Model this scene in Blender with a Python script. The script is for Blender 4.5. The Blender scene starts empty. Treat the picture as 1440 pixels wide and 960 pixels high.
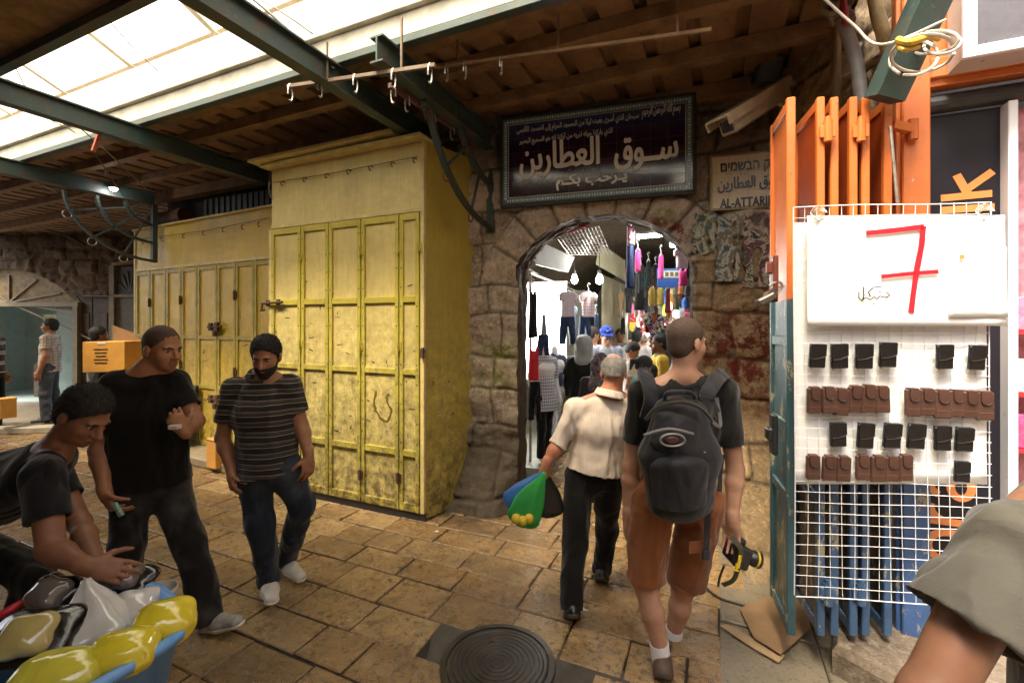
import bpy, math, random
import numpy as np
from mathutils import Vector, Matrix
random.seed(7); rng = np.random.default_rng(7)
SC = bpy.context.scene; COL = SC.collection
R_ = math.radians
# ---------------------------------------------------------------- camera
TH = R_(24.0); FPX = 640.0; CXP = 720.0; HY = 455.0; CH = 1.7
FW = np.array([-math.sin(TH), math.cos(TH), 0.0]); RT = np.array([math.cos(TH), math.sin(TH), 0.0]); UP = np.array([0, 0, 1.0])
cam = bpy.data.cameras.new('camera'); cam.sensor_width = 36; cam.lens = 16; cam.shift_y = -25.0/1440
cam.clip_start = 0.05; cam.clip_end = 400
camo = bpy.data.objects.new('camera', cam); COL.objects.link(camo)
camo.location = (0, 0, CH); camo.rotation_euler = (R_(90), 0, TH); SC.camera = camo
# ---------------------------------------------------------------- world, sun, exposure
SUN_EL, SUN_AZ = 63.0, 196.0      # the sun stands high behind the camera
W = bpy.data.worlds.new('World'); SC.world = W; W.use_nodes = True
wn = W.node_tree.nodes; wl = W.node_tree.links
bg = wn['Background']; sky = wn.new('ShaderNodeTexSky'); sky.sky_type = 'NISHITA'; sky.sun_disc = False
sky.sun_elevation = R_(SUN_EL); sky.sun_rotation = R_(SUN_AZ); sky.dust_density = 4.0; sky.air_density = 1.0
hs = wn.new('ShaderNodeHueSaturation'); hs.inputs['Saturation'].default_value = 0.35
wl.new(sky.outputs[0], hs.inputs['Color']); wl.new(hs.outputs[0], bg.inputs[0]); bg.inputs[1].default_value = 0.15
sl = bpy.data.lights.new('sun', 'SUN'); sl.energy = 2.5; sl.angle = R_(22); sl.color = (1.0, 0.96, 0.9)
so = bpy.data.objects.new('sun', sl); COL.objects.link(so)
_az = R_(SUN_AZ); _d = Vector((math.sin(_az)*math.cos(R_(SUN_EL)), math.cos(_az)*math.cos(R_(SUN_EL)), math.sin(R_(SUN_EL))))
so.rotation_euler = _d.to_track_quat('Z', 'Y').to_euler(); so.location = (0, -3, 12)
SC.view_settings.view_transform = 'Standard'; SC.view_settings.look = 'None'
SC.view_settings.exposure = 2.4; SC.view_settings.gamma = 1.0; SC.view_settings.use_curve_mapping = False
SC.cycles.max_bounces = 8; SC.cycles.diffuse_bounces = 4; SC.cycles.glossy_bounces = 3; SC.cycles.transmission_bounces = 4
SC.cycles.transparent_max_bounces = 12; SC.cycles.sample_clamp_indirect = 6.0
SC.cycles.use_denoising = True

# ---------------------------------------------------------------- pixel/space helpers (depth d along the view axis, metres)
def V(*a): return np.array(a, float)
def nrm(v): v = np.asarray(v, float); return v/ (np.linalg.norm(v)+1e-12)
def P(x, y, d): return V(0, 0, CH) + d*FW + d*(x-CXP)/FPX*RT + V(0, 0, d*(HY-y)/FPX)
def G(x, y, z=0.0): return P(x, y, FPX*(CH-z)/(y-HY))
def LD(lat, d, z=0.0): return FW*d + RT*lat + V(0, 0, z)          # lateral, depth, height
def zat(y, d): return CH + d*(HY-y)/FPX
def onY(x, y, Y):
    r = FW + RT*(x-CXP)/FPX; return P(x, y, Y/r[1])
def onX(x, y, X):
    r = FW + RT*(x-CXP)/FPX; return P(x, y, X/r[0])

# ---------------------------------------------------------------- noise
def _h(i, j, k, s):
    n = (i*374761393 + j*668265263 + k*2147483647 + s*974634777) & 0xffffffff
    n = ((n ^ (n >> 13))*1274126177) & 0xffffffff
    n = n ^ (n >> 16)
    return (n & 0xffff)/65535.0
def vnoise(p, s=0):
    p = np.asarray(p, float); f = np.floor(p).astype(np.int64); t = p-f; t = t*t*(3-2*t)
    i, j, k = f[..., 0], f[..., 1], f[..., 2]; x, y, z = t[..., 0], t[..., 1], t[..., 2]
    def L(a, b, t): return a+(b-a)*t
    c = lambda a, b, d: _h(i+a, j+b, k+d, s)
    return L(L(L(c(0,0,0), c(1,0,0), x), L(c(0,1,0), c(1,1,0), x), y), L(L(c(0,0,1), c(1,0,1), x), L(c(0,1,1), c(1,1,1), x), y), z)
def fbm(p, s=0, o=4):
    p = np.asarray(p, float); a = 0.5; r = 0
    for q in range(o): r = r + a*vnoise(p*2**q, s+q*7); a *= 0.5
    return r
def ridge(p, s=0, o=3):
    p = np.asarray(p, float); a = 0.5; r = 0
    for q in range(o): r = r + a*(1-np.abs(2*vnoise(p*2**q, s+q*5)-1)); a *= 0.5
    return r

# ---------------------------------------------------------------- object helpers
def tag(o, label=None, cat=None, group=None, kind=None):
    if label: o['label'] = label
    if cat: o['category'] = cat
    if group: o['group'] = group
    if kind: o['kind'] = kind
    return o
def thing(name, loc, label, cat, group=None):
    o = bpy.data.objects.new(name, None); COL.objects.link(o); o.location = Vector(loc); o.empty_display_size = 0.1
    return tag(o, label, cat, group)
def wloc(o):
    l = np.zeros(3)
    while o is not None: l = l+np.array(o.location); o = o.parent
    return l
def mesh_obj(name, vs, fs, mats, parent=None, smooth=False, loc=None, midx=None):
    """vs in world coordinates; origin = parent's, or loc, or base centre of the mesh."""
    vs = np.asarray(vs, float)
    if parent is not None: org = wloc(parent)
    elif loc is not None: org = np.asarray(loc, float)
    else:
        lo, hi = vs.min(0), vs.max(0); org = V((lo[0]+hi[0])/2, (lo[1]+hi[1])/2, lo[2])
    me = bpy.data.meshes.new(name)
    if isinstance(fs, np.ndarray):
        n, q = fs.shape
        me.vertices.add(len(vs)); me.vertices.foreach_set('co', (vs-org).astype(np.float32).ravel())
        me.loops.add(n*q); me.loops.foreach_set('vertex_index', fs.astype(np.int32).ravel())
        me.polygons.add(n); me.polygons.foreach_set('loop_start', np.arange(0, n*q, q, dtype=np.int32))
        me.update(calc_edges=True)
    else:
        me.from_pydata((vs-org).tolist(), [], [list(f) for f in fs]); me.update()
    me.validate()
    if not isinstance(mats, (list, tuple)): mats = [mats]
    for m in mats: me.materials.append(m)
    if midx is not None: me.polygons.foreach_set('material_index', np.asarray(midx, dtype=np.int32))
    if smooth: me.polygons.foreach_set('use_smooth', np.ones(len(me.polygons), dtype=bool))
    o = bpy.data.objects.new(name, me); COL.objects.link(o)
    if parent is not None: o.parent = parent
    else: o.location = Vector(org)
    return o
def copy_tree(o, loc=None, rotz=None, label=None, parent=None):
    c = o.copy(); COL.objects.link(c)
    if parent is not None: c.parent = parent
    if loc is not None: c.location = Vector(loc)
    if rotz is not None: c.rotation_euler[2] = rotz
    if label: c['label'] = label
    for ch in list(o.children): copy_tree(ch, parent=c)
    return c

class MB:
    def __init__(s): s.v = []; s.f = []; s.m = []; s.cur = 0
    def add(s, vs, fs):
        n = len(s.v); s.v += [np.asarray(v, float) for v in vs]
        for f in fs: s.f.append([n+i for i in f]); s.m.append(s.cur)
        return s
    def frame(s, c, A, half, ch=0.0):
        """chamfered box: centre c, axes rows of A, half sizes, chamfer ch"""
        c = np.asarray(c, float); A = np.asarray(A, float); a = np.asarray(half, float)
        ch = min(ch, 0.45*min(a)*2*0.5) if ch else 0
        sg = [(x, y, z) for x in (-1, 1) for y in (-1, 1) for z in (-1, 1)]
        if not ch:
            vs = [c + (np.array(q)*a) @ A for q in sg]
            return s.add(vs, [(0,1,3,2), (4,6,7,5), (0,4,5,1), (2,3,7,6), (0,2,6,4), (1,5,7,3)])
        vs = []; idx = {}
        for q in sg:
            for ax in range(3):
                e = np.array(q)*(a-ch); e[ax] = q[ax]*a[ax]; idx[q+(ax,)] = len(vs); vs.append(c+e @ A)
        fs = []
        for ax in range(3):
            o1, o2 = [(1, 2), (2, 0), (0, 1)][ax]
            for sn in (-1, 1):
                ring = []
                for u, w in ((-1, -1), (1, -1), (1, 1), (-1, 1)):
                    q = [0, 0, 0]; q[ax] = sn; q[o1] = u; q[o2] = w; ring.append(idx[tuple(q)+(ax,)])
                fs.append(ring if sn > 0 else ring[::-1])
        for ax in range(3):
            o1, o2 = [(1, 2), (2, 0), (0, 1)][ax]
            for u in (-1, 1):
                for w in (-1, 1):
                    q0 = [0, 0, 0]; q0[o1] = u; q0[o2] = w; q1 = list(q0); q0[ax] = -1; q1[ax] = 1
                    q0, q1 = tuple(q0), tuple(q1)
                    r = [idx[q0+(o1,)], idx[q1+(o1,)], idx[q1+(o2,)], idx[q0+(o2,)]]
                    fs.append(r if u*w < 0 else r[::-1])
        for q in sg:
            r = [idx[q+(0,)], idx[q+(1,)], idx[q+(2,)]]
            fs.append(r if q[0]*q[1]*q[2] > 0 else r[::-1])
        return s.add(vs, fs)
    def box(s, lo, hi, ch=0.0):
        lo = np.asarray(lo, float); hi = np.asarray(hi, float)
        return s.frame((lo+hi)/2, np.eye(3), np.abs(hi-lo)/2, ch)
    def bar(s, p0, p1, w, h, up=(0, 0, 1), ch=0.0):
        """box along p0-p1, w across, h along up"""
        p0 = np.asarray(p0, float); p1 = np.asarray(p1, float); x = nrm(p1-p0); z = np.asarray(up, float); z = nrm(z-x*np.dot(z, x)); y = np.cross(z, x)
        return s.frame((p0+p1)/2, [x, y, z], [np.linalg.norm(p1-p0)/2, w/2, h/2], ch)
    def tube(s, pts, r, n=8, cap=True, closed=False):
        pts = [np.asarray(p, float) for p in pts]; m = len(pts)
        rs = r if hasattr(r, '__len__') else [r]*m
        t = []
        for i in range(m):
            a = pts[(i-1) % m] if (closed or i > 0) else pts[i]; b = pts[(i+1) % m] if (closed or i < m-1) else pts[i]
            t.append(nrm(b-a))
        ref = V(0, 0, 1) if abs(t[0][2]) < 0.9 else V(1, 0, 0)
        x = nrm(np.cross(t[0], ref)); vs = []
        for i in range(m):
            x = nrm(x-t[i]*np.dot(x, t[i])); y = np.cross(t[i], x)
            for k in range(n):
                a = 2*math.pi*k/n; vs.append(pts[i]+(x*math.cos(a)+y*math.sin(a))*rs[i])
        fs = []
        for i in range(m if closed else m-1):
            j = (i+1) % m
            for k in range(n): fs.append((i*n+k, i*n+(k+1) % n, j*n+(k+1) % n, j*n+k))
        if cap and not closed: fs += [tuple(range(n-1, -1, -1)), tuple((m-1)*n+k for k in range(n))]
        return s.add(vs, fs)
    def lathe(s, c, prof, n=24, axis=(0, 0, 1), cap=True):
        """prof list of (r, h) from bottom to top round axis through c"""
        z = nrm(axis); ref = V(1, 0, 0) if abs(z[0]) < 0.9 else V(0, 1, 0); x = nrm(ref-z*np.dot(ref, z)); y = np.cross(z, x); vs = []
        for r, h in prof:
            for k in range(n):
                a = 2*math.pi*k/n; vs.append(np.asarray(c)+z*h+(x*math.cos(a)+y*math.sin(a))*r)
        fs = []
        for i in range(len(prof)-1):
            for k in range(n): fs.append((i*n+k, i*n+(k+1) % n, (i+1)*n+(k+1) % n, (i+1)*n+k))
        if cap: fs += [tuple(range(n-1, -1, -1)), tuple((len(prof)-1)*n+k for k in range(n))]
        return s.add(vs, fs)
    def prism(s, poly, o, ax, ay, az, th):
        """polygon (2D, ccw) in plane o+ax*u+ay*v extruded th along az"""
        o, ax, ay, az = [np.asarray(q, float) for q in (o, ax, ay, az)]; n = len(poly)
        vs = [o+ax*u+ay*v for u, v in poly]+[o+ax*u+ay*v+az*th for u, v in poly]
        fs = [tuple(range(n-1, -1, -1)), tuple(range(n, 2*n))]+[(i, (i+1) % n, n+(i+1) % n, n+i) for i in range(n)]
        return s.add(vs, fs)
    def quad(s, a, b, c, d): return s.add([a, b, c, d], [(0, 1, 2, 3)])
    def build(s, name, mats, parent=None, smooth=False, loc=None):
        return mesh_obj(name, s.v, s.f, mats, parent, smooth, loc, s.m)

# ---------------------------------------------------------------- materials
class NT:
    def __init__(s, name):
        s.m = bpy.data.materials.new(name); s.m.use_nodes = True; s.t = s.m.node_tree; s.n = s.t.nodes; s.l = s.t.links
        s.p = s.n['Principled BSDF']; s.tc = s.n.new('ShaderNodeTexCoord'); s.out = s.n['Material Output']
    def co(s, sc=(1, 1, 1), which='Object', rot=(0, 0, 0)):
        mp = s.n.new('ShaderNodeMapping'); mp.inputs['Scale'].default_value = sc; mp.inputs['Rotation'].default_value = rot
        s.l.new(s.tc.outputs[which], mp.inputs[0]); return mp.outputs[0]
    def noise(s, scale, detail=4, rough=.6, co=None, dist=0):
        n = s.n.new('ShaderNodeTexNoise'); n.inputs['Scale'].default_value = scale; n.inputs['Detail'].default_value = detail
        n.inputs['Roughness'].default_value = rough; n.inputs['Distortion'].default_value = dist
        s.l.new(co if co is not None else s.tc.outputs['Object'], n.inputs['Vector']); return n.outputs['Fac']
    def voro(s, scale, feat='F1', co=None, rnd=1.0):
        n = s.n.new('ShaderNodeTexVoronoi'); n.feature = feat; n.inputs['Scale'].default_value = scale; n.inputs['Randomness'].default_value = rnd
        s.l.new(co if co is not None else s.tc.outputs['Object'], n.inputs['Vector']); return n.outputs['Distance']
    def ramp(s, f, stops, mode='LINEAR'):
        r = s.n.new('ShaderNodeValToRGB'); r.color_ramp.interpolation = mode; e = r.color_ramp.elements
        while len(e) < len(stops): e.new(0.5)
        for q, (p, c) in zip(e, stops):
            q.position = p; q.color = tuple(c)+(1,) if hasattr(c, '__len__') else (c, c, c, 1)
        s.l.new(f, r.inputs[0]); return r.outputs[0]
    def mix(s, f, a, b, mode='MIX'):
        m = s.n.new('ShaderNodeMix'); m.data_type = 'RGBA'; m.blend_type = mode; m.clamp_factor = True
        for i, x in ((0, f), (6, a), (7, b)):
            if isinstance(x, bpy.types.NodeSocket): s.l.new(x, m.inputs[i])
            elif i == 0: m.inputs[0].default_value = x
            else: m.inputs[i].default_value = tuple(x)+(1,) if hasattr(x, '__len__') else (x, x, x, 1)
        return m.outputs[2]
    def pos(s):
        n = s.n.new('ShaderNodeNewGeometry'); return n.outputs['Position']
    def math(s, op, a, b=0.0, c=None):
        m = s.n.new('ShaderNodeMath'); m.operation = op
        for i, x in enumerate((a, b) if c is None else (a, b, c)):
            if isinstance(x, bpy.types.NodeSocket): s.l.new(x, m.inputs[i])
            else: m.inputs[i].default_value = x
        return m.outputs[0]
    def sep(s, co=None):
        n = s.n.new('ShaderNodeSeparateXYZ'); s.l.new(co if co is not None else s.tc.outputs['Object'], n.inputs[0]); return n.outputs
    def attr(s, name):
        n = s.n.new('ShaderNodeAttribute'); n.attribute_name = name; return n.outputs['Fac']
    def island(s):
        n = s.n.new('ShaderNodeNewGeometry'); return n.outputs['Random Per Island']
    def objrand(s):
        n = s.n.new('ShaderNodeObjectInfo'); return n.outputs['Random']
    def bump(s, h, strength=.3, dist=.01, prev=None):
        b = s.n.new('ShaderNodeBump'); b.inputs['Strength'].default_value = strength; b.inputs['Distance'].default_value = dist
        s.l.new(h, b.inputs['Height'])
        if prev is not None: s.l.new(prev, b.inputs['Normal'])
        s.l.new(b.outputs[0], s.p.inputs['Normal']); return b.outputs[0]
    def set(s, col=None, rough=None, metal=None, **k):
        for key, x in (('Base Color', col), ('Roughness', rough), ('Metallic', metal))+tuple((a.replace('_', ' '), b) for a, b in k.items()):
            if x is None: continue
            if isinstance(x, bpy.types.NodeSocket): s.l.new(x, s.p.inputs[key])
            elif hasattr(x, '__len__'): s.p.inputs[key].default_value = tuple(x)+((1,) if 'Color' in key else ())
            else: s.p.inputs[key].default_value = x
        return s.m
MATS = {}
def sh(c, f): return tuple(max(0, min(1, x*f)) for x in c)
def plain(name, col, rough=.6, var=.25, scale=6, bump=.15, bscale=60, metal=0, bd=.004, **k):
    """a real surface: base colour broken by two noises, roughness variation and fine bump"""
    if name in MATS: return MATS[name]
    t = NT(name)
    c = t.ramp(t.noise(scale, 5, .65), [(.3, sh(col, 1-var)), (.7, sh(col, 1+var*.6))])
    r = t.ramp(t.noise(scale*2.3, 3), [(.3, max(0, rough-.08)), (.7, min(1, rough+.08))])
    t.set(c, r, metal, **k)
    if bump: t.bump(t.noise(bscale, 4, .6), bump, bd)
    MATS[name] = t.m; return t.m
def emit(name, col, st):
    if name in MATS: return MATS[name]
    t = NT(name); t.set((.8, .8, .8), .5, Emission_Color=col, Emission_Strength=st); MATS[name] = t.m; return t.m

# ---------------------------------------------------------------- text (Arabic presentation forms, right to left)
_AR = dict(zip('ابتثجحخدذرزسشصضطظعغفقكلمنهوي', range(28)))
_AF = {'ا':(0xFE8D,0xFE8E,0,0),'أ':(0xFE83,0xFE84,0,0),'إ':(0xFE87,0xFE88,0,0),'آ':(0xFE81,0xFE82,0,0),'ب':(0xFE8F,0xFE90,0xFE91,0xFE92),'ت':(0xFE95,0xFE96,0xFE97,0xFE98),
 'ث':(0xFE99,0xFE9A,0xFE9B,0xFE9C),'ج':(0xFE9D,0xFE9E,0xFE9F,0xFEA0),'ح':(0xFEA1,0xFEA2,0xFEA3,0xFEA4),'خ':(0xFEA5,0xFEA6,0xFEA7,0xFEA8),'د':(0xFEA9,0xFEAA,0,0),
 'ذ':(0xFEAB,0xFEAC,0,0),'ر':(0xFEAD,0xFEAE,0,0),'ز':(0xFEAF,0xFEB0,0,0),'س':(0xFEB1,0xFEB2,0xFEB3,0xFEB4),'ش':(0xFEB5,0xFEB6,0xFEB7,0xFEB8),'ص':(0xFEB9,0xFEBA,0xFEBB,0xFEBC),
 'ض':(0xFEBD,0xFEBE,0xFEBF,0xFEC0),'ط':(0xFEC1,0xFEC2,0xFEC3,0xFEC4),'ظ':(0xFEC5,0xFEC6,0xFEC7,0xFEC8),'ع':(0xFEC9,0xFECA,0xFECB,0xFECC),'غ':(0xFECD,0xFECE,0xFECF,0xFED0),
 'ف':(0xFED1,0xFED2,0xFED3,0xFED4),'ق':(0xFED5,0xFED6,0xFED7,0xFED8),'ك':(0xFED9,0xFEDA,0xFEDB,0xFEDC),'ل':(0xFEDD,0xFEDE,0xFEDF,0xFEE0),'م':(0xFEE1,0xFEE2,0xFEE3,0xFEE4),
 'ن':(0xFEE5,0xFEE6,0xFEE7,0xFEE8),'ه':(0xFEE9,0xFEEA,0xFEEB,0xFEEC),'و':(0xFEED,0xFEEE,0,0),'ي':(0xFEF1,0xFEF2,0xFEF3,0xFEF4),'ى':(0xFEEF,0xFEF0,0,0),'ـ':(0x640,)*4}
def arabic(t):
    o = []
    for i, c in enumerate(t):
        if c not in _AF: o.append(c); continue
        pv = i > 0 and t[i-1] in _AF and _AF[t[i-1]][2]; nx = i < len(t)-1 and t[i+1] in _AF and _AF[c][2]
        o.append(chr(_AF[c][3 if pv and nx else 1 if pv else 2 if nx else 0]))
    return ''.join(o)[::-1]
def text_mesh(body, size, ext=.001, off=0.0, shear=0.0, sx=1.0):
    c = bpy.data.curves.new('lettering', 'FONT'); c.body = body; c.size = size; c.extrude = ext; c.offset = off; c.shear = shear
    c.align_x = 'CENTER'; c.resolution_u = 4
    for k in range(4): c.materials.append(None)
    for i in range(len(body)): c.body_format[i].material_index = i % 4
    o = bpy.data.objects.new('lettering', c); COL.objects.link(o)
    dg = bpy.context.evaluated_depsgraph_get(); me = bpy.data.meshes.new_from_object(o.evaluated_get(dg))
    bpy.data.objects.remove(o); v = np.array([q.co[:] for q in me.vertices]) if len(me.vertices) else np.zeros((0, 3)); f = [tuple(p.vertices) for p in me.polygons]
    for p in me.polygons:
        for i in p.vertices: v[i, 2] = me.vertices[i].co.z+.0003*p.material_index
    bpy.data.meshes.remove(me)
    if len(v): v[:, 0] *= sx
    return v, f
def put_text(mb, body, o, ax, ay, width=None, size=.1, ext=.001, bold=0.0, shear=0, sx=1.0, height=None):
    """lettering centred at o in plane ax, ay, optionally stretched to width"""
    v, f = text_mesh(body, size, ext, 0.0, shear, sx)
    if not len(v): return
    lo, hi = v.min(0), v.max(0)
    v[:, :2] -= ((lo+hi)/2)[:2]
    if width: v[:, 0] *= width/(hi[0]-lo[0])
    if height: v[:, 1] *= height/(hi[1]-lo[1])
    az = np.cross(ax, ay)
    for k, (dx, dy) in enumerate(((0, 0), (1, .3), (-1, -.3), (.4, 1), (-.4, -1), (.7, -.7), (-.7, .7)) if bold else ((0, 0),)):
        mb.add([np.asarray(o)+ax*(a+dx*bold)+ay*(b+dy*bold)+az*(c+.0013*k*(1 if bold > .001 else .5)) for a, b, c in v], f)
# ================================================================ MATERIALS of the setting
def m_paving():
    t = NT('limestone_paving'); isl = t.island()
    base = t.ramp(isl, [(0, (.24, .135, .05)), (.3, (.43, .27, .115)), (.55, (.33, .19, .075)), (.8, (.52, .35, .165)), (1, (.28, .17, .075))])
    n1 = t.noise(3.5, 6, .7); n2 = t.noise(30, 5, .75); n3 = t.noise(9, 5, .7, dist=.6)
    c = t.mix(t.ramp(n1, [(.35, 0), (.72, .8)]), base, (.17, .11, .055))
    c = t.mix(t.ramp(n3, [(.5, 0), (.72, .65)]), c, (.36, .27, .15))
    c = t.mix(t.ramp(n2, [(.50, 0), (.62, .85)]), c, (.085, .055, .03))
    sp = t.ramp(t.voro(5.0), [(.055, 1), (.085, 0)]); msk = t.ramp(t.noise(2.0, 2), [(.5, 0), (.56, 1)])
    c = t.mix(t.math('MULTIPLY', sp, msk), c, (.03, .026, .022))
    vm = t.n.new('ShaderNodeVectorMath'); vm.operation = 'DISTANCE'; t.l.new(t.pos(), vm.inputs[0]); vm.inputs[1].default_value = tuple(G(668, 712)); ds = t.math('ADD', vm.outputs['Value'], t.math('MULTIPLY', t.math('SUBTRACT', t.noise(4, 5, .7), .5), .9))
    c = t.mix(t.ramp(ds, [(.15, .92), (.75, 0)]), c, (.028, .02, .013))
    c = t.mix(t.ramp(t.noise(1.1, 4, .6, t.pos()), [(.48, 0), (.70, .55)]), c, (.075, .05, .028))
    r = t.ramp(t.noise(6, 5, .7), [(.3, .17), (.75, .45)])
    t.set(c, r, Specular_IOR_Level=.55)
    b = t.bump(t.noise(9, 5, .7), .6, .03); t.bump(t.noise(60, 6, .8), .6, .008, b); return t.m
M_PAVE = m_paving()
M_PAVE2 = None
def m_paving_grey():
    t = NT('worn_grey_paving'); isl = t.island()
    base = t.ramp(isl, [(0, (.15, .125, .09)), (.5, (.22, .185, .135)), (1, (.18, .15, .105))])
    c = t.mix(t.ramp(t.noise(5, 6, .7), [(.4, 0), (.7, .8)]), base, (.16, .13, .095))
    c = t.mix(t.ramp(t.noise(38, 6, .8), [(.54, 0), (.62, .85)]), c, (.06, .05, .04))
    t.set(c, t.ramp(t.noise(7, 4), [(.3, .3), (.7, .6)])); b = t.bump(t.noise(10, 5, .7), .4, .02); t.bump(t.noise(90, 5, .8), .5, .006, b); return t.m
M_PAVE2 = m_paving_grey()
M_GROUT = plain('dirty_joint_mortar', (.028, .021, .015), .9, .4, 10, .4, 60)
M_CEMENT = plain('patched_cement', (.075, .062, .048), .75, .4, 9, .5, 70)

def m_stone(name, lo, hi, stain=(.08, .06, .045)):
    t = NT(name); tint = t.attr('tint'); hgt = t.attr('hgt')
    base = t.ramp(tint, [(0, lo), (.5, sh(tuple((a+b)/2 for a, b in zip(lo, hi)), 1.0)), (1, hi)])
    c = t.mix(t.ramp(t.noise(6, 6, .78), [(.46, 0), (.64, .6)]), base, stain)
    c = t.mix(t.ramp(t.noise(22, 6, .8, dist=.5), [(.5, 0), (.68, .75)]), c, sh(hi, 1.35))
    c = t.mix(t.ramp(t.noise(45, 5, .8), [(.56, 0), (.68, .6)]), c, sh(stain, .6))
    c = t.mix(t.ramp(hgt, [(.0, .85), (.4, 0)]), c, (.045, .036, .028))
    c = t.mix(t.math('MULTIPLY', t.attr('red'), t.ramp(t.noise(9, 6, .75), [(.45, 0), (.53, .9)])), c, (.14, .018, .012))
    c = t.mix(t.math('MULTIPLY', t.attr('green'), t.ramp(t.noise(14, 5, .7), [(.38, 0), (.55, .9)])), c, (.16, .17, .03))
    c = t.mix(t.math('MULTIPLY', t.attr('darkening'), .95), c, (.026, .019, .013))
    t.set(c, t.ramp(t.noise(12, 4), [(.3, .6), (.7, .9)]), Specular_IOR_Level=.12); b = t.bump(t.noise(26, 6, .75), .6, .02); t.bump(t.noise(120, 4, .7), .5, .004, b); return t.m
M_STONE = m_stone('old_limestone_masonry', (.27, .21, .155), (.57, .465, .365))
M_STONE_R = m_stone('brown_stained_masonry', (.27, .185, .10), (.46, .335, .20))
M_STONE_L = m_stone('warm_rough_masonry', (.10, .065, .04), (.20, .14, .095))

def m_yellow(name, col, wear):
    """old gloss paint over sheet steel: runs, scratches, chips down to rust, denser near the street"""
    t = NT(name); z = t.sep()[2]
    c = t.ramp(t.noise(2.2, 5, .6), [(.3, sh(col, .8)), (.7, sh(col, 1.12))])
    c = t.mix(t.ramp(t.noise(5, 6, .7, t.co((7, 7, .8))), [(.45, 0), (.8, .5)]), c, sh((col[0]*.75, col[1]*.66, col[2]*.5), .85))
    low = t.ramp(t.math('DIVIDE', z, 3.2), [(.0, 1.0), (.38, .75), (.62, .12), (1, .05)])
    grime = t.math('MULTIPLY', low, t.ramp(t.noise(11, 6, .75), [(.36, 0), (.66, wear)]))
    c = t.mix(grime, c, (.20, .165, .055))
    scr = t.ramp(t.noise(16, 5, .8, t.co((1, 1, 1), rot=(.3, .5, .2)), 1.5), [(.57, 0), (.63, .8)])
    c = t.mix(t.math('MULTIPLY', t.math('MULTIPLY', scr, low), wear), c, (.55, .5, .3))
    th = t.math('SUBTRACT', .735, t.math('MULTIPLY', low, .10*wear))
    chip = t.math('GREATER_THAN', t.noise(17, 5, .72, t.co((1.3, 1.3, .7))), th)
    c = t.mix(t.math('MULTIPLY', chip, .9), c, t.ramp(t.noise(60, 3), [(.4, (.05, .03, .018)), (.7, (.11, .055, .025))]))
    drip = t.ramp(t.noise(9, 5, .75, t.co((3.2, 3.2, .28))), [(.56, 0), (.70, .75)]); c = t.mix(t.math('MULTIPLY', drip, low), c, (.13, .095, .035))
    foot = t.ramp(t.math('DIVIDE', z, 1.0), [(.0, 1.0), (.16, .72), (.6, .22), (1, .0)]); rp = t.math('MULTIPLY', t.ramp(t.noise(8, 7, .8), [(.47, 0), (.56, 1)]), foot); c = t.mix(rp, c, t.ramp(t.noise(35, 4), [(.35, (.035, .022, .014)), (.7, (.12, .07, .03))]))
    t.set(c, t.ramp(t.noise(8, 4), [(.3, .32), (.7, .55)]), Specular_IOR_Level=.45)
    b = t.bump(t.noise(4, 3), .5, .03); t.bump(t.noise(70, 5, .7), .25, .004, b); return t.m
M_YEL = m_yellow('cream_yellow_sheet_metal', (.71, .58, .22), 1.15)
M_YELR = m_yellow('lime_yellow_frame_paint', (.56, .475, .07), 1.15)
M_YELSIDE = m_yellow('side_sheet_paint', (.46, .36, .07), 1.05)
M_YELFAR = m_yellow('ochre_sheet_metal', (.66, .46, .07), .8)
M_YELTRIM = plain('pale_yellow_trim', (.66, .53, .22), .5, .25, 8, .3, 40)
M_GREENST = None
def m_greensteel():
    t = NT('dark_green_steel'); n = t.noise(7, 6, .7)
    c = t.mix(t.ramp(n, [(.5, 0), (.66, .8)]), (.035, .062, .058), (.09, .05, .03))
    c = t.mix(t.ramp(t.noise(40, 4), [(.6, 0), (.7, .5)]), c, (.12, .13, .12))
    t.set(c, .5); t.bump(t.noise(60, 5), .3, .004); return t.m
M_GREENST = m_greensteel()
M_RUST = plain('rusty_iron', (.085, .042, .025), .75, .5, 18, .4, 90)
M_PINKRAIL = plain('faded_maroon_iron', (.12, .05, .045), .7, .4, 14, .3, 90)
M_STEEL = plain('bare_steel_wire', (.45, .43, .40), .35, .3, 20, .1, 90, metal=.8)
M_DARK = plain('dark_weathered_metal', (.03, .028, .026), .55, .4, 9, .2, 60)
def m_ceiling():
    t = NT('brown_roof_sheeting')
    c = t.ramp(t.noise(2.5, 6, .7, t.co((1.5, .5, 1))), [(.25, (.13, .07, .03)), (.5, (.22, .12, .055)), (.75, (.31, .185, .085))])
    c = t.mix(t.ramp(t.noise(14, 5, .8), [(.52, 0), (.7, .6)]), c, (.05, .03, .018))
    t.set(c, .7); t.bump(t.noise(30, 5), .3, .006); return t.m
M_CEIL = m_ceiling()
M_TIMBER = plain('old_brown_timber', (.23, .13, .058), .75, .45, 6, .4, 50)
M_WHITEST = plain('weathered_white_steel', (.52, .48, .40), .55, .35, 5, .3, 40)
M_PALEGREEN = plain('pale_green_bars', (.85, .86, .76), .6, .2, 8, .2, 50)
def m_polycarb():
    t = NT('clear_roof_sheet'); tr = t.n.new('ShaderNodeBsdfTransparent'); tr.inputs[0].default_value = (1, .90, .70, 1)
    tl = t.n.new('ShaderNodeBsdfTranslucent'); tl.inputs[0].default_value = (.95, .82, .60, 1); mx = t.n.new('ShaderNodeMixShader')
    f = t.ramp(t.noise(4, 4), [(.3, .15), (.7, .35)]); t.l.new(f, mx.inputs[0]); t.l.new(tr.outputs[0], mx.inputs[1]); t.l.new(tl.outputs[0], mx.inputs[2])
    t.l.new(mx.outputs[0], t.out.inputs[0]); return t.m
M_POLY = m_polycarb()

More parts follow.
